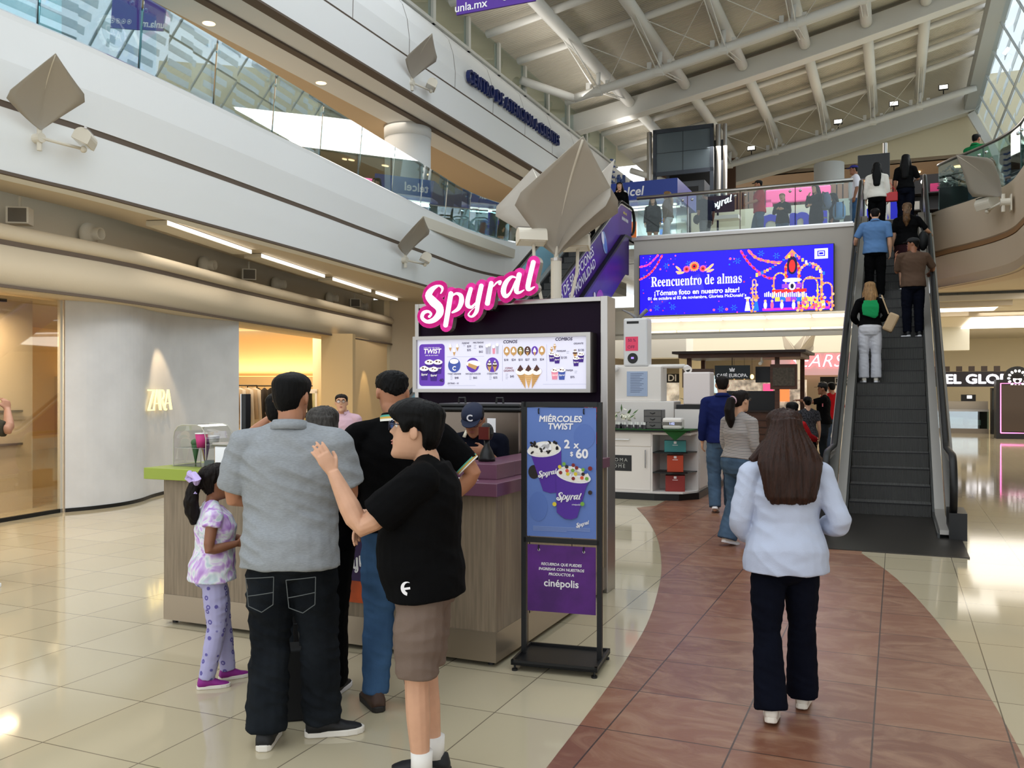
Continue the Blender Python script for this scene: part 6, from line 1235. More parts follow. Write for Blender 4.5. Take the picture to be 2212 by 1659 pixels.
        for s, n in ((1, 'r'), (-1, 'l')):
            b.ell(j['sh_'+n], .058*aw+lo*.8+.004, .060*aw+lo*.8+.002, .057*aw+lo*.6)
            if top.get('sl', .45): limb(b, j['sh_'+n], j['el_'+n], j['wr_'+n], AR, top.get('sl', .45), 14, lo*.9+.003, top.get('slf', .006))
        if top.get('hood'): b.ell(j['nek']+Vector((0, -.07, .0)), .11, .06, .07)
        t_ = fused(top.get('name', 'shirt'), b, root, top['m'], vz, 3, top.get('amp', .006), top.get('fq', (5, 5, 9)))
        if top.get('collar'):
            b = MB(); c0 = j['nek']; rr = []
            for q in range(25):
                a = -math.pi*.80+math.pi*1.6*q/24; d = Vector((math.sin(a), -math.cos(a), 0)); r_ = .072+.012*abs(math.cos(a)); zz = .045-.025*(1-math.cos(a))*.5
                rr.append([c0+d*(r_-.006)+Vector((0, -.015, zz+.012)), c0+d*(r_+.004)+Vector((0, -.015, zz+.016)), c0+d*(r_+.026)+Vector((0, -.015, zz-.028)), c0+d*(r_+.018)+Vector((0, -.015, zz-.030))])
            o = b.rings(rr).build('collar', root, top['collar'], smooth=True)
            for i, (m_, w0, w1) in enumerate(top.get('tips', [])):
                MB().rings([[v[1].lerp(v[2], w0)+(v[2]-v[0])*.06, v[1].lerp(v[2], w1)+(v[2]-v[0])*.06] + [v[1].lerp(v[2], w1), v[1].lerp(v[2], w0)] for v in rr]).build('collar_stripe', root, m_)
        for i, (m_, t_) in enumerate(top.get('cuffs', [])):
            for n in 'rl':
                b = MB(); limb(b, j['sh_'+n], j['el_'+n], j['wr_'+n], AR, t_+.012, 18, lo*.9+.012, 0, t_); b.build('sleeve_band', root, m_, smooth=True)
    # --- shoes
    if shoes:
        for (s, n), f in zip(((1, 'r'), (-1, 'l')), feet): shoe(root, j['an_'+n], -f[0] if len(f) < 3 else f[0], f[1], shoes, sole or wprint, 1.0 if not F else .92)
    # --- hair
    if hair:
        b = MB(); th = hair.get('th', .014); cov = hair.get('cover', False); HL = hair.get('line') or ([(0, .076), (35, .070), (60, .05), (76, .012 if not cov else -.05), (88, .02 if not cov else -.07), (112, .012 if not cov else -.08), (125, -.045 if not cov else -.09), (180, -.062 if not cov else -.095)])
        def hl(a):
            a = abs(math.degrees(a)); a = a if a <= 180 else 360-a
            for i in range(len(HL)-1):
                if a <= HL[i+1][0]: q = (a-HL[i][0])/(HL[i+1][0]-HL[i][0]); return HL[i][1]*(1-q)+HL[i+1][1]*q
            return HL[-1][1]
        na = 44; rr = []; cen = Vector((0, -.012, .01))
        for q in range(13):
            ring = []
            for k in range(na):
                a = -math.pi+2*math.pi*k/na; z0 = hl(a); z = z0+(.1155-z0)*q/12; p = hpt(a, z, False); d = (p-cen).normalized(); ex = th*(.45+.55*min(1, q/3))*(1.25 if z > .06 else 1)
                ring.append(HM @ (p+d*ex))
            rr.append(ring)
        inner = [[HM @ (cen+(hpt(-math.pi+2*math.pi*k/na, hl(-math.pi+2*math.pi*k/na)*(1-g)+.11*g, False)-cen)*.90) for k in range(na)] for g in (0, .4, .8)]
        b.rings(inner[::-1]+rr)
        hv = max(.0065, vox*.9)
        if hair.get('long') is not None:
            zl = hair['long']; w0 = hair.get('w', .10); h0 = j['hed']; n_ = 12
            pts = []; rd = []
            for q in range(n_+1):
                t_ = q/n_; z = h0.z+.07*hs-(h0.z+.07*hs-zl)*t_; yb = -.122*wt-.012+off(1.4).y; q_ = max(0, min(1, (h0.z+.07*hs-z)/(h0.z+.07*hs-1.44))); q_ = q_*q_*(3-2*q_); y = (h0.y-.060*hs)*(1-q_)+yb*q_
                pts.append(Vector((h0.x+hair.get('sway', 0)*t_, y, z))); rd.append(((.086*hs*(1-q_)+w0*q_*(1-.30*max(0, t_-.5)/.5))*(1 if q < n_ else .80), (.078*hs*(1-q_)+(.052-.022*t_)*q_)*(1 if q < n_ else .5)))
            b.tube(pts, rd, 22, None, (1, 0, 0))
            for s in (-1, 1):
                if hair.get('front'): zf = hair['front']; b.tube([h0+Vector((s*.07, .02, .04)), h0+Vector((s*.088, .02, -.08)), Vector((h0.x+s*.12, .07, (h0.z+zf)/2-.05)), Vector((h0.x+s*.115, .12, zf))], [.03, .034, .042, .02], 10)
                b.tube([h0+Vector((s*.062, -.02, .04)), h0+Vector((s*.084, -.025, -.06)), h0+Vector((s*(w0+.005), -.05, -.17))], [.030, .036, .03], 10)
        if hair.get('pony'):
            zl = hair['pony']; h0 = HM @ Vector((0, -.105, .02)); bk = (HM.to_3x3() @ Vector((0, -1, 0))).normalized(); L = h0.z-zl; r_ = hair.get('pr', .045)
            b.tube([h0, h0+bk*.055+Vector((0, 0, .0)), h0+bk*.085+Vector((0, 0, -L*.35)), h0+bk*.07+Vector((0, 0, -L*.7)), h0+bk*.06+Vector((0, 0, -L))], [r_*.7, r_*.85, r_*1.1, r_, r_*.35], 14)
        if hair.get('bun'): b.ell(HM @ Vector((0, -.115, .05)), .05, .045, .045)
        fused('hair', b, root, hair['m'], hv, 2, hair.get('amp', .005), (hair.get('fa', 9), 0, hair.get('fz', 7)), 'strand')
    if hair and hair.get('hat'):
        c = hair['hat']; b = MB(); rr = []
        for q in range(9): rr.append([HM @ ((hpt(2*math.pi*k/32, .045+.0705*q/8, False)-Vector((0, -.01, .02)))*1.13+Vector((0, -.01, .024))) for k in range(32)])
        b.rings(rr)
        hat = b.build('cap', root, c, smooth=True)
        b = MB(); hy = R(hair.get('brim', 0)); pr = [(x*.072, .085+.085*math.sqrt(max(0, 1-x*x))) for x in [-1+.2*q for q in range(11)]]
        b.prism([(-.072, .06)]+pr+[(.072, .06)], 0, .006); b.build('cap_brim', root, c, M=HM @ Matrix.Rotation(hy, 4, 'Z') @ Matrix.Translation((0, 0, .062)) @ Matrix.Rotation(R(-8), 4, 'X'))
    if eyes:
        for s in (-1, 1):
            b = MB(); c = Vector((s*.031, .066, .027)); b.ell(c, .0125, .0125, .0125, mat('eye_white', (226, 220, 214), .2), 14, 9); b.ell(c+Vector((0, .0065, 0)), .0065, .0068, .0065, mat('iris_dark', (40, 24, 16), .15), 12, 7); b.build('eye', root, smooth=True, M=HM)
            b = MB(); b.tube([HM @ (hpt(s*a, .049+.004*math.sin(k*.8))+Vector((0, .002, 0))) for k, a in enumerate((.2, .33, .46, .6))], [.003, .005, .004, .002], 6); b.build('eyebrow', root, hair['m'])
        b = MB(); 
        for z, h_ in ((-.0425, .0042), (-.0535, .005)): b.ell(hpt(0, z)+Vector((0, -.004, 0)), .020, .008, h_, None, 12, 6)
        b.build('lips', root, mat('lip_skin', (172, 104, 92), .45), smooth=True, M=HM)
    root['_hm'] = 0; del root['_hm']
    return root, HM, j
def glasses(root, HM, m, lens=None):
    b = MB()
    for s in (-1, 1):
        c = Vector((s*.033, .103, .024)); b.tube([c+Vector((.024*math.cos(a), -.012*abs(math.cos(a))*s*0-.004*math.cos(a)*s, .018*math.sin(a))) for a in [2*math.pi*k/18 for k in range(19)]], .0022, 6)
        b.tube([c+Vector((s*.024, -.004, .006)), Vector((s*.080, .07, .032)), Vector((s*.084, -.005, .030)), Vector((s*.082, -.03, .012))], .0024, 6)
    b.tube([(-.010, .106, .028), (0, .109, .031), (.010, .106, .028)], .002, 6); o = b.build('glasses', root, m, M=HM)
    b = MB()
    for s in (-1, 1): c = Vector((s*.033, .102, .024)); b.poly([c+Vector((.022*math.cos(a), -.004*math.cos(a)*s, .016*math.sin(a))) for a in [2*math.pi*k/18 for k in range(18)]])
    b.build('lenses', o, glass('spectacle_lens', (236, 240, 244), .12)); return o
SK = lambda n, c: mat('skin_'+n, c, .5, bump=.02, bs=180, var=.10, vs=14)
s1, s2, s3, s4 = SK('tan', (176, 122, 92)), SK('fair', (206, 158, 128)), SK('brown', (140, 92, 66)), SK('olive', (160, 110, 80))
hblk, hbrn, hgry, hbld, hdk = mat('hair_black', (9, 8, 8), .5, sp=.12, bump=.25, bs=30, st=(8, 8, 1)), mat('hair_brown', (50, 26, 15), .45, sp=.25, bump=.3, bs=30, var=.45, vs=9, st=(7, 7, .8)), mat('hair_grey', (74, 70, 66), .55, sp=.2, bump=.3, bs=30, var=.5, vs=12, st=(7, 7, 1)), mat('hair_blonde', (150, 112, 66), .5, bump=.3, bs=30, var=.5, vs=12, st=(7, 7, .8)), mat('hair_dark_brown', (22, 14, 11), .5, sp=.15, bump=.25, bs=30, var=.4, vs=9, st=(7, 7, 1))
cl = lambda n, c, **k: mat('cloth_'+n, c, .9, bump=k.pop('bump', .12), bs=k.pop('bs', 160), sp=.08, **k)
heather = cl('heather_grey', (150, 154, 158), var=.16, vs=60, st=(1, 1, 5)); cblk = cl('black', (10, 10, 11)); cjet = cl('jet_black', (6, 6, 7)); dnavy = cl('dark_navy_denim', (13, 16, 28), var=.3, vs=6)
djean = cl('dark_washed_denim', (30, 34, 39), var=.6, vs=3.5); bjean = cl('blue_denim', (62, 92, 128), var=.3, vs=5); mjean = cl('mid_denim', (78, 100, 124), var=.35, vs=5); wshirt = cl('white_shirt', (184, 192, 212)); taup = cl('taupe_jersey', (116, 100, 90), var=.1, vs=5)
def wave_mat(n, c1, c2, sc, dirn='Z', dist=0.0):
    M = mat('cloth_'+n, c1, .85); t = M.node_tree; wv = t.nodes.new('ShaderNodeTexWave'); wv.bands_direction = dirn; wv.inputs['Scale'].default_value = sc; wv.inputs['Distortion'].default_value = dist
    tc = t.nodes.new('ShaderNodeTexCoord'); r = t.nodes.new('ShaderNodeValToRGB'); r.color_ramp.elements[0].position = .42; r.color_ramp.elements[1].position = .58; r.color_ramp.elements[0].color = (*lin(c1), 1); r.color_ramp.elements[1].color = (*lin(c2), 1)
    t.links.new(tc.outputs['Object'], wv.inputs['Vector']); t.links.new(wv.outputs['Fac'], r.inputs[0]); t.links.new(r.outputs[0], t.nodes['Principled BSDF'].inputs['Base Color']); return M
stripes = wave_mat('grey_stripes', (196, 188, 182), (62, 58, 60), 26)
tie = mat('cloth_lilac_tie_dye', (216, 220, 226), .9, sp=.08); t = tie.node_tree; nz_ = t.nodes.new('ShaderNodeTexNoise'); nz_.inputs['Scale'].default_value = 4.5; nz_.inputs['Distortion'].default_value = 2.2; tc = t.nodes.new('ShaderNodeTexCoord'); rp = t.nodes.new('ShaderNodeValToRGB'); cr = rp.color_ramp
for p_, c_ in ((.36, (176, 130, 200)), (.45, (206, 176, 222)), (.52, (226, 226, 230)), (.60, (190, 206, 210)), (.68, (200, 160, 210))): e_ = cr.elements.new(p_); e_.color = (*lin(c_), 1)
cr.elements[0].color = (*lin((176, 130, 200)), 1); cr.elements[-1].color = (*lin((190, 140, 204)), 1)
t.links.new(tc.outputs['Object'], nz_.inputs['Vector']); t.links.new(nz_.outputs['Fac'], rp.inputs[0]); t.links.new(rp.outputs[0], t.nodes['Principled BSDF'].inputs['Base Color'])
legg = mat('cloth_flower_leggings', (168, 164, 202), .85); t = legg.node_tree; vo_ = t.nodes.new('ShaderNodeTexVoronoi'); vo_.inputs['Scale'].default_value = 15; vo_.inputs['Randomness'].default_value = .55; tc = t.nodes.new('ShaderNodeTexCoord'); rp = t.nodes.new('ShaderNodeValToRGB')
cr = rp.color_ramp; cr.elements[0].position = .0; cr.elements[0].color = (*lin((168, 164, 202)), 1); cr.elements[1].position = 1; cr.elements[1].color = (*lin((168, 164, 202)), 1)
for p_, c_ in ((.12, (168, 164, 202)), (.16, (92, 84, 150)), (.28, (92, 84, 150)), (.33, (168, 164, 202))): e_ = cr.elements.new(p_); e_.color = (*lin(c_), 1)
t.links.new(tc.outputs['Object'], vo_.inputs['Vector']); t.links.new(vo_.outputs['Distance'], rp.inputs[0]); t.links.new(rp.outputs[0], t.nodes['Principled BSDF'].inputs['Base Color'])
sblk, swht, smag, sbrn = mat('shoe_black', (24, 24, 26), .6), mat('shoe_white', (222, 214, 200), .6), mat('shoe_magenta', (136, 34, 130), .6), mat('shoe_brown', (66, 46, 36), .6)
solew, soled = mat('sole_white', (220, 214, 204), .6), mat('sole_dark', (30, 26, 24), .6)
NV = .0065
# --- foreground group
fold = dict(el_r=(.285, .03, 1.17), wr_r=(.03, .235, 1.235), el_l=(-.285, .02, 1.15), wr_l=(-.03, .215, 1.18))
p1, hm, jj = person('man in a heather grey polo and dark jeans seen from behind, arms folded', fl(628, 1606), R(2), 1.74, s1, dict(m=heather, sl=.40, hem=.845, collar=heather, loose=.018, amp=.013, fq=(3.2, 3.5, 12), slf=.012), dict(m=djean, loose=.018, flare=.016, amp=.015), sblk, dict(m=hblk, th=.012, amp=.002), dict(fold, an_r=(.13, .10, .08), kn_r=(.125, .05, .49), an_l=(-.11, -.02, .08)), wt=1.12, belly=.02, vox=NV, yaw=-14, hands=(((-1, .1, .1), (0, -1, 0), .3), ((1, .1, .1), (0, -1, 0), .3)), feet=((78, 0), (-2, 0)), sole=solew)
b = MB()
for x, z in ((.085, .765), (-.10, .77)):
    for (dx0, dz0), (dx1, dz1) in (((-.065, .05), (.065, .06)), ((-.065, .05), (-.052, -.075)), ((.065, .06), (.062, -.065)), ((-.052, -.075), (.01, -.10)), ((.01, -.10), (.062, -.065)), ((-.055, -.03), (.062, -.01))):
        q = []
        for k in range(5): xx, zz = x+dx0+(dx1-dx0)*k/4, z+dz0+(dz1-dz0)*k/4; q.append((xx, -.178-.018*(1-((xx)/.2)**2)+.05*max(0, (abs(xx)-.09))*4*.5, zz))
        b.tube(q, .0022, 5)
b.build('pocket_stitching', p1, mat('thread_grey', (84, 88, 88), .8))
boy, hm, jj = person('boy in a black t-shirt and taupe shorts facing left with hands raised', Vector((-.375, 3.80, 0)), R(88), 1.60, s2, dict(m=cblk, sl=.36, hem=.875, loose=.022, amp=.008, slf=.014), dict(m=taup, t1=.46, loose=.022, flare=.016, amp=.008, waist=1.0), sblk, dict(m=hblk, th=.026, amp=.004, line=[(0, .052), (30, .05), (55, .040), (70, .0), (82, .0), (90, .02), (112, .012), (125, -.06), (180, -.085)]), dict(el_l=(-.215, .25, 1.20), wr_l=(-.175, .385, 1.455), el_r=(.20, .10, 1.15), wr_r=(.04, .285, 1.235), an_r=(.09, -.035, .08), kn_r=(.095, .005, .49), an_l=(-.09, .0, .08), kn_l=(-.095, .02, .49), hed=(0, .045, 1.625), che=(0, -.02, 1.33)), wt=1.06, belly=.045, hs=1.10, vox=.0048, yaw=0, pit=4, eyes=True, hands=(((-.25, .42, -.87), (-.2, -.85, -.4), .22), ((-.05, .5, .86), (.8, .55, -.25), .12)), feet=((4, 0), (2, 0)), arm=1.12, sole=soled)
glasses(boy, hm, mat('glasses_blue_black', (24, 30, 54), .3))
for n in 'rl': a_ = jj['an_'+n]; b = MB(); b.tube([a_+Vector((0, -.002, z)) for z in (.0, .05, .10)], [.05, .049, .051], 16); b.build('sock', boy, mat('sock_white', (224, 220, 214), .9), smooth=True)
b = MB(); b.disc(0, 0, .028, .032, wprint, 1, 20, .3); b.disc(.008, .002, .020, .024, cblk, 2, 20, .3); b.rect(-.012, -.004, .014, .006, wprint, 3); b.build('shirt_patch', boy, M=plane((-.215, .045, .945), (0, -1, .15), (0, .15, 1)))
p3, hm, jj = person('woman with long brown hair in a white shirt walking away on the brown path', fl(1696, 1548), R(-6), 1.55, s2, dict(m=wshirt, sl=.93, hem=.845, loose=.016, amp=.010, fq=(5, 5, 9), hang=.05), dict(m=dnavy, loose=.008, flare=.028, amp=.006), swht, dict(m=hbrn, th=.02, long=1.24, w=.188, cover=True, amp=.011, fz=3.2, fa=8), dict(el_r=(.30, -.08, 1.11), wr_r=(.235, .13, 1.09), el_l=(-.265, -.03, 1.12), wr_l=(-.20, .12, 1.01), an_r=(.13, .16, .08), kn_r=(.115, .10, .50), an_l=(-.10, -.12, .08), kn_l=(-.105, -.01, .49), hed=(-.0, .03, 1.635)), 'F', wt=1.16, vox=NV, yaw=4, feet=((16, 4), (12, 8)), legw=.96, sole=swht)
p4, hm, jj = person('little girl in a lilac tie dye t-shirt and flowered leggings', Vector((-1.69, 5.06, 0)), R(-68), 1.20, s3, dict(m=tie, sl=.16, hem=.87, loose=.022, amp=.008, flare=.015), dict(m=legg, loose=.006, amp=.006), smag, dict(m=hdk, th=.014, pony=1.34, pr=.055, amp=.010, fz=12), dict(el_r=(.255, -.06, 1.14), wr_r=(.14, .17, 1.17), el_l=(-.25, .02, 1.14), wr_l=(-.12, .2, 1.18), an_r=(.10, -.06, .08), an_l=(-.08, .12, .08), kn_l=(-.09, .07, .49), hed=(0, .03, 1.66)), 'F', wt=1.06, belly=.02, hs=1.24, vox=.007, yaw=14, pit=12, eyes=True, hands=(((-.4, .9, .0), (-1, 0, 0), .5), None), feet=((4, 0), (-10, 0)), arm=1.05, sole=solew)
b = MB()
for s in (-1, 1): b.tube([(0, -.135, .06), (s*.05, -.15, .10), (s*.085, -.15, .07), (s*.04, -.145, .04), (0, -.135, .05)], [.006, .022, .030, .018, .006], 8)
b.tube([(0, -.14, .05), (.03, -.17, -.03)], [.012, .02], 8).build('hair_bow', p4, mat('bow_lilac', (196, 176, 226), .7), M=hm)
p5, hm, jj = person('man in a black polo with striped collar leaning on the kiosk counter', Vector((-.60, 4.72, 0)), R(10), 1.76, s1, dict(m=cjet, sl=.40, hem=.93, loose=.014, amp=.008, collar=cjet, tips=[(mat('trim_green', (80, 160, 140), .8), .25, .42), (mat('trim_gold', (200, 160, 70), .8), .44, .66), (mat('trim_white', (226, 222, 210), .8), .68, .95)], cuffs=[(mat('trim_green', (0, 0, 0)), .372), (mat('trim_gold', (0, 0, 0)), .384), (mat('trim_white', (0, 0, 0)), .398)]), dict(m=bjean, loose=.010, amp=.007), sbrn, dict(m=hblk, th=.010, amp=.006, fz=30, fa=14, line=[(0, .08), (50, .06), (76, .02), (95, .03), (120, .02), (140, .0), (180, -.02)]), dict(el_r=(.40, -.06, 1.22), wr_r=(.25, .06, 1.04), el_l=(-.27, -.0, 1.13), wr_l=(-.23, .16, .98), an_r=(.10, .05, .08), an_l=(-.12, -.02, .08), nek=(-.01, .03, 1.48), hed=(-.03, .06, 1.632)), wt=1.08, vox=NV, yaw=10, pit=-6, feet=((14, 0), (-14, 0)), sole=soled)
p6, hm, jj = person('grey haired woman in a long black dress standing at the kiosk', Vector((-1.05, 4.92, 0)), R(-4), 1.56, s2, dict(m=cjet, sl=.5, hem=.9, loose=.012), dict(m=cjet, kind='skirt', hem=.06, w=.15), sblk, dict(m=hgry, th=.02, cover=True, long=1.46, w=.085, amp=.009, fz=4), dict(el_l=(-.22, -.0, 1.12), wr_l=(-.14, .2, 1.15), el_r=(.22, 0, 1.12), wr_r=(.14, .2, 1.15), hed=(-.0, .04, 1.63)), 'F', wt=1.08, vox=.009, yaw=-8)
p7, hm, jj = person('person in black holding a phone up, mostly hidden by the grey polo man', Vector((-1.37, 5.25, 0)), R(-4), 1.64, s1, dict(m=cblk, sl=.42, hem=.9), dict(m=djean), sblk, dict(m=hblk, th=.014), dict(el_l=(-.265, .16, 1.46), wr_l=(-.11, .20, 1.60), el_r=(.22, .1, 1.2), wr_r=(.08, .25, 1.45)), wt=1.0, vox=.009, hands=(None, ((.5, .1, .8), (1, 0, 0), .6)))
tag(MB().box(-.04, -.005, -.08, .04, .005, .08, black).build('phone', M=Matrix.Translation(p7.matrix_basis @ Vector((-.03, .26, 1.70))) @ Matrix.Rotation(R(-4), 4, 'Z')), 'black phone held up by the person hidden behind the grey polo man', 'phone')
o = thing('shopping_bag', 'black shopping bag standing on the floor behind the grey polo man', 'bag', Vector((-1.14, 4.55, 0)), R(12)); MB().box(-.13, -.08, 0, .13, .08, .36, blackm).build('bag_body', o, bev=.01); MB().tube([(-.06, 0, .35), (-.05, 0, .47), (.05, 0, .47), (.06, 0, .35)], .006, 6, black).build('handle', o); b = MB(); b.rect(-.06, .22, .0, .235, wprint, 1); b.rect(-.06, .17, -.048, .235, wprint, 1); b.build('logo', o, M=plane((0, -.081, 0), (1, 0, 0)))
p8, hm, jj = person('kiosk vendor in a navy cap bending over the till', kw(-.54, .86), R(170), 1.60, s1, dict(m=dnavy, sl=.42, hem=.9, collar=mat('vendor_collar', (226, 220, 200), .8)), dict(m=djean), sblk, dict(m=hblk, th=.010, hat=mat('cap_navy', (22, 30, 54), .8)), dict(el_r=(.21, .03, 1.2), wr_r=(.10, .17, 1.36), el_l=(-.21, .03, 1.2), wr_l=(-.10, .17, 1.36), nek=(0, .06, 1.46), hed=(0, .12, 1.585), che=(0, .02, 1.33)), wt=.82, vox=.008, pit=-30, eyes=True)
b = MB(); b.text('C', 0, 0, .05, wprint, 1, bold=.05); b.build('cap_logo', p8, M=hm @ plane((0, .106, .085), (-1, 0, 0), (0, -.35, 1)))
glasses(p8, hm, mat('glasses_dark', (24, 24, 28), .3))
p9, hm, jj = person('man in glasses and a pink shirt standing by the clothes shop', Vector((-2.09, 11.0, 0)), R(165), 1.60, s2, dict(m=cl('pink_oxford', (196, 164, 176)), sl=.92, hem=.88, collar=cl('pink_oxford', (0, 0, 0)), loose=.014), dict(m=dnavy), sblk, dict(m=hdk, th=.010), dict(wr_l=(-.25, .12, .93)), wt=1.02, vox=.009, yaw=22, eyes=True)
glasses(p9, hm, mat('glasses_brown', (50, 36, 30), .3)); MB().tube([Vector((-.255, .10+.0, .955)), Vector((-.257, .112, .93))], .036, 12, black).build('wrist_watch', p9)
p10, hm, jj = person('person in an olive t-shirt with a raised arm cut by the left edge', Vector((-4.52, 7.45, 0)), R(-30), 1.72, s1, dict(m=cl('olive', (64, 58, 46)), sl=.44, hem=.9), dict(m=djean), sblk, dict(m=hblk), dict(el_r=(.47, .06, 1.35), wr_r=(.24, .18, 1.52), el_l=(-.3, .1, 1.28), wr_l=(-.12, .2, 1.5)), vox=.009, hands=(((-.4, .1, .85), (-1, 0, 0), .5), None))
# --- on the path
p11, hm, jj = person('tall man in a navy shirt and jeans walking along the aroma kiosk', fl(1560, 1107), R(-12), 1.84, s2, dict(m=cl('royal_navy', (26, 34, 82)), sl=.93, hem=.90, collar=cl('royal_navy', (0, 0, 0))), dict(m=mjean, loose=.016), mat('shoe_black_tan', (34, 30, 28), .6), dict(m=hdk, th=.010), dict(an_r=(.10, .14, .08), an_l=(-.09, -.1, .08), wr_l=(-.25, .06, .9)), wt=1.0, vox=.010, feet=((12, 0), (4, 20)))
p12, hm, jj = person('woman with a ponytail in a striped top and flared jeans', fl(1598, 1180), R(-58), 1.645, s2, dict(m=stripes, sl=.92, hem=.98, loose=.010), dict(m=mjean, loose=.010, flare=.045), swht, dict(m=hdk, th=.014, pony=1.34, pr=.055, amp=.006), dict(el_r=(.24, -.02, 1.12), wr_r=(.16, .18, 1.0), wr_l=(-.18, .16, 1.0), el_l=(-.24, 0, 1.13), an_r=(.1, .1, .08), an_l=(-.1, -.1, .08)), 'F', wt=1.2, vox=.009, yaw=0, eyes=True, feet=((6, 0), (0, 14)))
glasses(p12, hm, mat('glasses_dark', (0, 0, 0))); MB().tube([hm @ Vector((0, -.125, .02)), hm @ Vector((0, -.14, .015))], .05, 12, mat('hair_tie_pink', (206, 170, 180), .7)).build('hair_tie', p12)
p13, hm, jj = person('man in a black cap and t-shirt pointing left beside the cafe', W(-1.45, 20.4), R(70), 1.78, s3, dict(m=cjet, sl=.45, hem=.9), dict(m=djean), sblk, dict(m=hblk, th=.01, hat=mat('cap_black', (18, 18, 20), .8)), dict(el_l=(-.28, .22, 1.36), wr_l=(-.26, .48, 1.40)), vox=.012, hands=(None, ((0, 1, .05), (0, 0, -1), .2)))
b = MB(); b.text('Y', 0, 0, .12, mat('print_pinkish', (220, 120, 130), .7), 1, bold=.03); b.build('shirt_print', p13, M=plane((-.215, .02, 1.32), (0, -1, 0)))
p14, hm, jj = person('woman in a black dotted top with an open back by the escalator', W(-1.5, 17.2), R(-6), 1.52, s2, dict(m=cl('black_dotted', (26, 26, 28), var=-6.0, vs=45), sl=.3, hem=.9), dict(m=cjet), sblk, dict(m=hblk, bun=True), None, 'F', wt=1.05, vox=.012)
p15, hm, jj = person('child in a red sweater ahead of the woman in white', Vector((3.95, 12.6, 0)), R(-20), 1.46, s3, dict(m=cl('red_knit', (160, 30, 34)), sl=.95, hem=.88), dict(m=djean), sblk, dict(m=hblk, th=.02), dict(el_r=(.28, .08, 1.2), wr_r=(.38, .25, 1.13)), 'F', wt=.9, hs=1.1, vox=.012)
p16, hm, jj = person('man in a red t-shirt and jeans walking beside the escalator base', W(-1.45, 23.0), R(4), 1.82, s1, dict(m=cl('red_tee', (176, 24, 30)), sl=.45, hem=.9), dict(m=cl('slate_denim', (62, 74, 92))), mat('shoe_grey', (110, 100, 92), .6), dict(m=hblk), dict(el_l=(-.28, -.02, 1.14), wr_l=(-.33, .08, .92), an_l=(-.1, -.15, .08)), vox=.012, feet=((8, 0), (0, 25)))
o = thing('mustard_bag', 'mustard bag hanging from the hand of the child in red', 'bag', Vector((4.29, 12.72, .62)), 0); mu = mat('mustard_canvas', (206, 160, 70), .8)
MB().ell((0, 0, 0), .12, .08, .15, mu, 20, 14).build('bag_body', o, smooth=True); MB().tube([(-.06, 0, .12), (-.03, 0, .31), (.05, 0, .12)], .01, 8, mu).build('strap', o)
# --- on the main escalator
def esc(u, v, du=0):
    k = math.floor(((v-12.46+.02)*TAN+.03)/.2); z = .2*k-.03
    return W(u+du, 12.46+z/TAN+.10, z+.003)
p, hm, jj = person('blonde woman with a green scarf and white trousers on the escalator', esc(-.40, 15.80), -TH+R(4), 1.63, s2, dict(m=cjet, sl=.93, hem=.98, loose=.014), dict(m=cl('white_denim', (206, 206, 212)), flare=.02, loose=.012), swht, dict(m=hbld, th=.016, long=1.27, w=.10, cover=True, amp=.010, fz=4), dict(el_l=(-.28, -.04, 1.14), wr_l=(-.2, .15, 1.05), wr_r=(.2, .15, 1.1), el_r=(.27, -.03, 1.14)), 'F', wt=1.0, vox=.010)
b = MB(); b.tube([(0, -.155, 1.42), (0, -.175, 1.3), (.0, -.17, 1.16), (-.01, -.165, 1.13)], [(.11, .015), (.15, .02), (.13, .02), (.10, .012)], 16, None, (1, 0, 0)); fused('green_scarf', b, p, cl('green_knit', (30, 140, 82)), .012, 2, .005)
o = thing('shoulder_bag', 'beige shoulder bag of the blonde woman on the escalator', 'bag', esc(-.12, 15.72)+Vector((.02, 0, .98)), -TH); M_ = Matrix.Rotation(R(25), 4, 'Y'); MB().box(-.06, -.15, -.16, .10, .13, .14, mat('beige_leather', (176, 150, 116), .5), M_).build('bag_body', o, bev=.03); MB().tube([(-.02, -.08, .12), (-.12, -.06, .42), (-.02, .08, .12)], .012, 8, mat('beige_leather', (0, 0, 0))).build('strap', o)
p, hm, jj = person('man in a brown t-shirt and black cap turning back on the escalator', esc(.26, 16.95), -TH+R(14), 1.72, s3, dict(m=cl('brown_tee', (84, 66, 54)), sl=.45, hem=.88), dict(m=dnavy), sblk, dict(m=hblk, th=.01, hat=mat('cap_black', (0, 0, 0))), dict(el_r=(.36, .08, 1.22), wr_r=(.37, .28, 1.17), el_l=(-.25, .10, 1.15), wr_l=(-.24, .17, 1.42)), wt=1.08, vox=.010, yaw=62, eyes=True, hands=(((0, .8, -.2), (0, 0, -1), .4), ((-.1, .1, 1), (1, 0, 0), .5)))
p, hm, jj = person('man in a blue polo with grey dark hair on the escalator', esc(-.38, 18.3), -TH, 1.74, s2, dict(m=cl('steel_blue', (88, 122, 166)), sl=.44, hem=.88, collar=cl('steel_blue', (0, 0, 0)), loose=.016), dict(m=cjet), sblk, dict(m=hdk, th=.009), dict(el_l=(-.34, -.02, 1.18), wr_l=(-.36, .18, 1.06)), wt=1.12, vox=.010)
p, hm, jj = person('woman with a curly ponytail in black holding the escalator handrail', esc(.18, 18.85), -TH-R(4), 1.66, s2, dict(m=cjet, sl=.45, hem=.9), dict(m=cl('wine_black', (40, 20, 24)), kind='skirt', hem=.5), sblk, dict(m=mat('hair_auburn', (104, 72, 40), .5, bump=.4, bs=40, var=.5, vs=20), th=.014, pony=1.26, pr=.065, amp=.012, fz=14), dict(el_r=(.36, .02, 1.18), wr_r=(.42, .22, 1.14)), 'F', wt=1.2, vox=.010, hands=(((.1, .9, -.2), (0, 0, -1), .4), None))
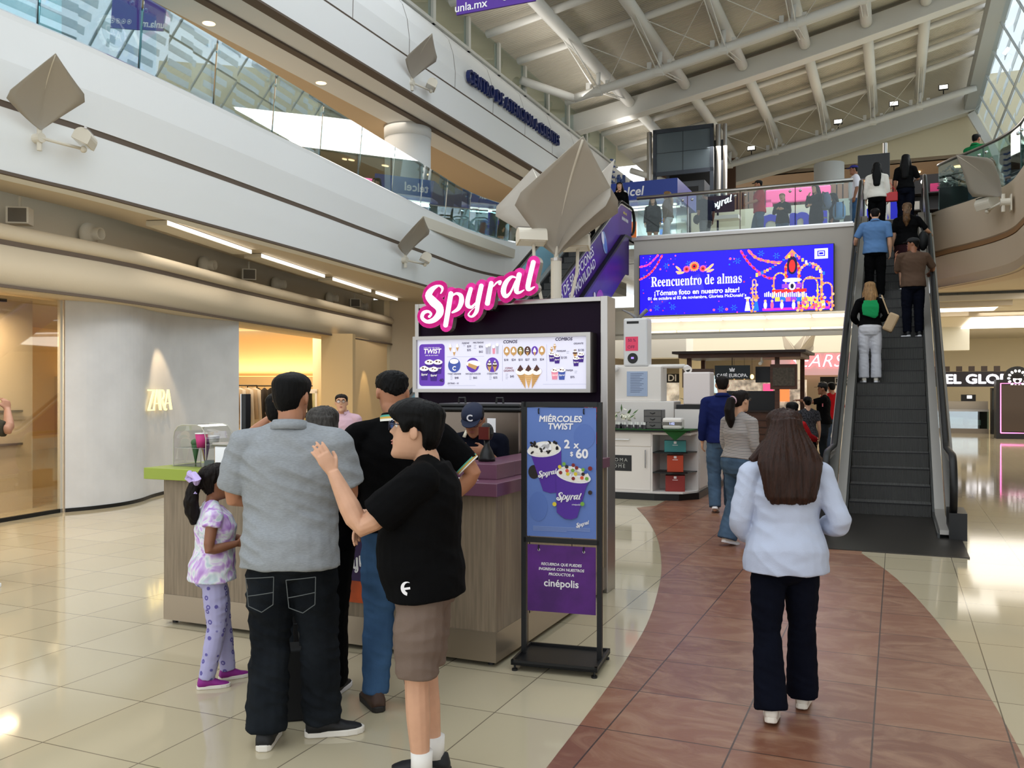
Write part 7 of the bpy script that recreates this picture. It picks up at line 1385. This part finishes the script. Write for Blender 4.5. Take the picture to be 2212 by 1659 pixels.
o = thing('shoulder_bag', 'black slouchy shoulder bag of the woman with the curly ponytail', 'bag', esc(.46, 18.75)+Vector((0, 0, .92)), -TH); MB().ell((0, 0, 0), .09, .13, .19, blackm).build('bag_body', o, smooth=True); MB().tube([(0, -.05, .15), (-.09, -.03, .48), (0, .06, .15)], .01, 8, black).build('strap', o)
p, hm, jj = person('long haired woman in a white sweater at the top of the escalator', esc(-.40, 21.3), -TH, 1.66, s2, dict(m=cl('cream_knit', (216, 210, 200)), sl=.95, hem=.93, loose=.018), dict(m=cjet), sblk, dict(m=hblk, th=.016, long=1.18, w=.10, cover=True), None, 'F', wt=1.04, vox=.011)
o = thing('handbag', 'small red handbag hanging beside the woman in the white sweater', 'bag', esc(-.10, 21.2)+Vector((0, 0, .78)), -TH); MB().box(-.12, -.06, 0, .12, .06, .20, mat('red_leather', (178, 20, 28), .4)).build('bag_body', o, bev=.015); MB().tube([(-.05, 0, .2), (-.04, 0, .29), (.04, 0, .29), (.05, 0, .2)], .008, 8, mat('red_leather', (0, 0, 0))).tube([(-.1, 0, .2), (-.16, .0, .62), (.1, 0, .2)], .006, 6, mat('red_leather', (0, 0, 0))).build('strap', o)
p, hm, jj = person('long haired woman in dark clothes at the top of the escalator', esc(.18, 21.6), -TH-R(8), 1.66, s1, dict(m=cblk, sl=.45, hem=.95), dict(m=dnavy), sblk, dict(m=hblk, th=.016, long=1.16, w=.10, cover=True), dict(el_r=(.27, .02, 1.15), wr_r=(.18, .2, 1.2)), 'F', wt=1.0, vox=.011)
# --- upper floor
UZ = 5.552
def up(px, Y): return Vector(((px-CXP)*Y/FPX, Y, UZ))
side = dict(an_r=(.1, .16, .08), an_l=(-.1, -.16, .08), kn_r=(.1, .12, .5), kn_l=(-.1, -.02, .49))
person('man in a white shirt and blue cap left of the escalator top', up(1846, 22.4), R(75), 1.72, s3, dict(m=cl('white_polo', (220, 218, 226)), sl=.5, hem=.88), dict(m=bjean), sblk, dict(m=hblk, th=.01, hat=mat('cap_blue', (32, 32, 110), .8)), dict(an_r=(.1, 0, .08)), vox=.013)
person('man in a red t-shirt and black cap walking on the bridge', up(1640, 24.2), R(80), 1.76, s1, dict(m=cl('red_tee', (0, 0, 0)), sl=.45, hem=.88), dict(m=mjean, loose=.016), swht, dict(m=hblk, th=.01, hat=mat('cap_black', (0, 0, 0))), dict(side, el_l=(-.26, .10, 1.15), wr_l=(-.25, .33, 1.10)), wt=1.08, vox=.013, feet=((4, 0), (4, 25)))
person('man in dark clothes walking away on the bridge near the lift', up(1524, 25.2), R(20), 1.70, s3, dict(m=cl('charcoal', (36, 40, 46)), sl=.45, hem=.88), dict(m=cl('grey_trousers', (112, 114, 116))), sblk, dict(m=hblk), dict(side), wt=1.05, vox=.013)
tag(MB().ell((0, 0, 0), .10, .14, .13, blackm).build('sling_bag', M=Matrix.Translation(up(1505, 25.0)+Vector((0, 0, .86)))), 'black sling bag at the hip of the man walking near the lift', 'bag')
person('fair haired woman in a black jacket looking at her phone on the bridge', up(1690, 25.2), R(150), 1.62, s2, dict(m=cjet, sl=.95, hem=.84, loose=.018), dict(m=bjean), sblk, dict(m=hbld, pony=1.5), dict(el_r=(.24, .08, 1.14), wr_r=(.08, .28, 1.26), el_l=(-.24, .08, 1.14), wr_l=(-.08, .3, 1.24)), 'F', vox=.013, eyes=True)
person('woman in a hooded black coat and short skirt on the bridge', up(1762, 24.4), R(120), 1.68, s2, dict(m=cjet, sl=.95, hem=.72, loose=.02, hood=True), dict(m=cjet, kind='skirt', hem=.62), sblk, dict(m=hblk, long=1.35, cover=True), dict(el_r=(.25, .08, 1.16), wr_r=(.05, .22, 1.46), el_l=(-.24, .05, 1.14), wr_l=(-.05, .26, 1.16)), 'F', vox=.013)
def pack(label, loc, c, rz_):
    o = thing('backpack', label, 'backpack', loc, rz_); b = MB(); b.tube([(0, 0, -.22), (0, -.02, -.1), (0, -.02, .1), (0, 0, .24)], [(.13, .09), (.17, .13), (.16, .12), (.10, .06)], 14, None, (1, 0, 0)); b.build('pack_body', o, c, smooth=True); MB().ell((0, -.13, -.08), .12, .05, .1, c).build('pocket', o, smooth=True)
    for s in (-1, 1): MB().tube([(s*.08, .08, .2), (s*.1, .2, .22), (s*.1, .22, .0), (s*.1, .1, -.18)], .015, 6, black).build('strap', o)
pack('grey blue backpack on the hooded woman on the bridge', up(1782, 24.3)+Vector((0, 0, 1.22)), mat('pack_grey_blue', (92, 104, 132), .7), R(120))
person('person in navy behind the hooded woman on the bridge', up(1800, 24.9), R(70), 1.58, s1, dict(m=dnavy, sl=.95, hem=.85), dict(m=dnavy), sblk, dict(m=hblk, long=1.4, cover=True), None, 'F', vox=.014)
pack('sky blue backpack by the right end of the bridge railing', up(1813, 24.5)+Vector((0, 0, 1.0)), mat('pack_sky', (96, 146, 200), .7), R(160))
person('woman in a dark dress behind the bridge glass at the left', up(1410, 25.6), R(170), 1.62, s2, dict(m=cl('charcoal', (0, 0, 0)), sl=.9, hem=.8), dict(m=cl('charcoal', (0, 0, 0)), kind='skirt', hem=.66), sblk, dict(m=hdk, long=1.35, cover=True), None, 'F', vox=.014)
person('woman in a brown knit and white trousers behind the bridge glass', up(1442, 24.9), R(60), 1.62, s2, dict(m=cl('mocha_knit', (112, 96, 84)), sl=.95, hem=.95, loose=.02), dict(m=cl('white_denim', (0, 0, 0)), flare=.03), swht, dict(m=hbld, long=1.3, cover=True), dict(side), 'F', vox=.014)
person('black haired woman looking down at the top of the purple escalator', esc(-7.25, 21.75), R(150), 1.60, s2, dict(m=cjet, sl=.95, hem=.85), dict(m=cjet), sblk, dict(m=hblk, th=.02, long=1.3, cover=True, w=.1), dict(wr_r=(.06, .26, 1.22), el_r=(.24, .05, 1.15), nek=(0, .04, 1.48), hed=(0, .09, 1.62)), 'F', wt=1.05, vox=.012, pit=-28, eyes=True)
person('woman in black touching her face behind the purple escalator top', W(-6.75, 22.9, UZ), R(165), 1.58, s2, dict(m=cjet, sl=.95, hem=.85), dict(m=cjet), sblk, dict(m=hdk, th=.02, long=1.3, cover=True, w=.1), dict(el_r=(.24, .1, 1.2), wr_r=(.05, .2, 1.47)), 'F', vox=.012, eyes=True)
person('person in black riding low on the purple escalator', esc(-7.15, 15.2), R(-160), 1.70, s1, dict(m=cjet, sl=.95, hem=.85), dict(m=cjet), sblk, dict(m=hblk), None, vox=.014)
person('man in a green polo leaning at the right balcony rail', W(1.60, 22.15, UZ), R(-60), 1.74, s3, dict(m=cl('green_polo', (22, 110, 62)), sl=.44, hem=.88, collar=cl('green_polo', (0, 0, 0))), dict(m=cl('grey_denim', (70, 78, 92))), sblk, dict(m=hblk, th=.007), dict(el_r=(.27, .08, 1.14), wr_r=(.22, .3, 1.14), el_l=(-.25, .08, 1.14), wr_l=(-.2, .3, 1.14)), wt=1.06, vox=.012)
person('person in a black top leaning at the right balcony rail beside the man in green', W(2.30, 21.95, UZ), R(-45), 1.60, s2, dict(m=cblk, sl=.95, hem=.88), dict(m=cl('grey_denim', (0, 0, 0))), sblk, dict(m=hblk, th=.02, cover=True), dict(el_r=(.27, .08, 1.14), wr_r=(.2, .3, 1.14), el_l=(-.27, .08, 1.14), wr_l=(-.2, .3, 1.14)), 'F', wt=1.25, vox=.012)
person('person in a grey top further back on the right balcony', W(3.05, 21.2, UZ), R(-90), 1.62, s2, dict(m=cl('grey_top', (120, 124, 128)), sl=.5, hem=.85), dict(m=dnavy), sblk, dict(m=hdk, th=.02, cover=True), None, 'F', vox=.014)
person('shop visitor with dark hair behind the cafe counter', CW(-.1, 1.7), R(180), 1.60, s1, dict(m=cblk, sl=.5), dict(m=cblk), sblk, dict(m=hblk), None, vox=.016)
person('dark haired shopper standing left of the cafe', W(-4.3, 20.0), R(60), 1.62, s1, dict(m=cl('grey_top', (0, 0, 0)), sl=.5), dict(m=djean), sblk, dict(m=hblk, th=.02, cover=True), None, 'F', vox=.016)
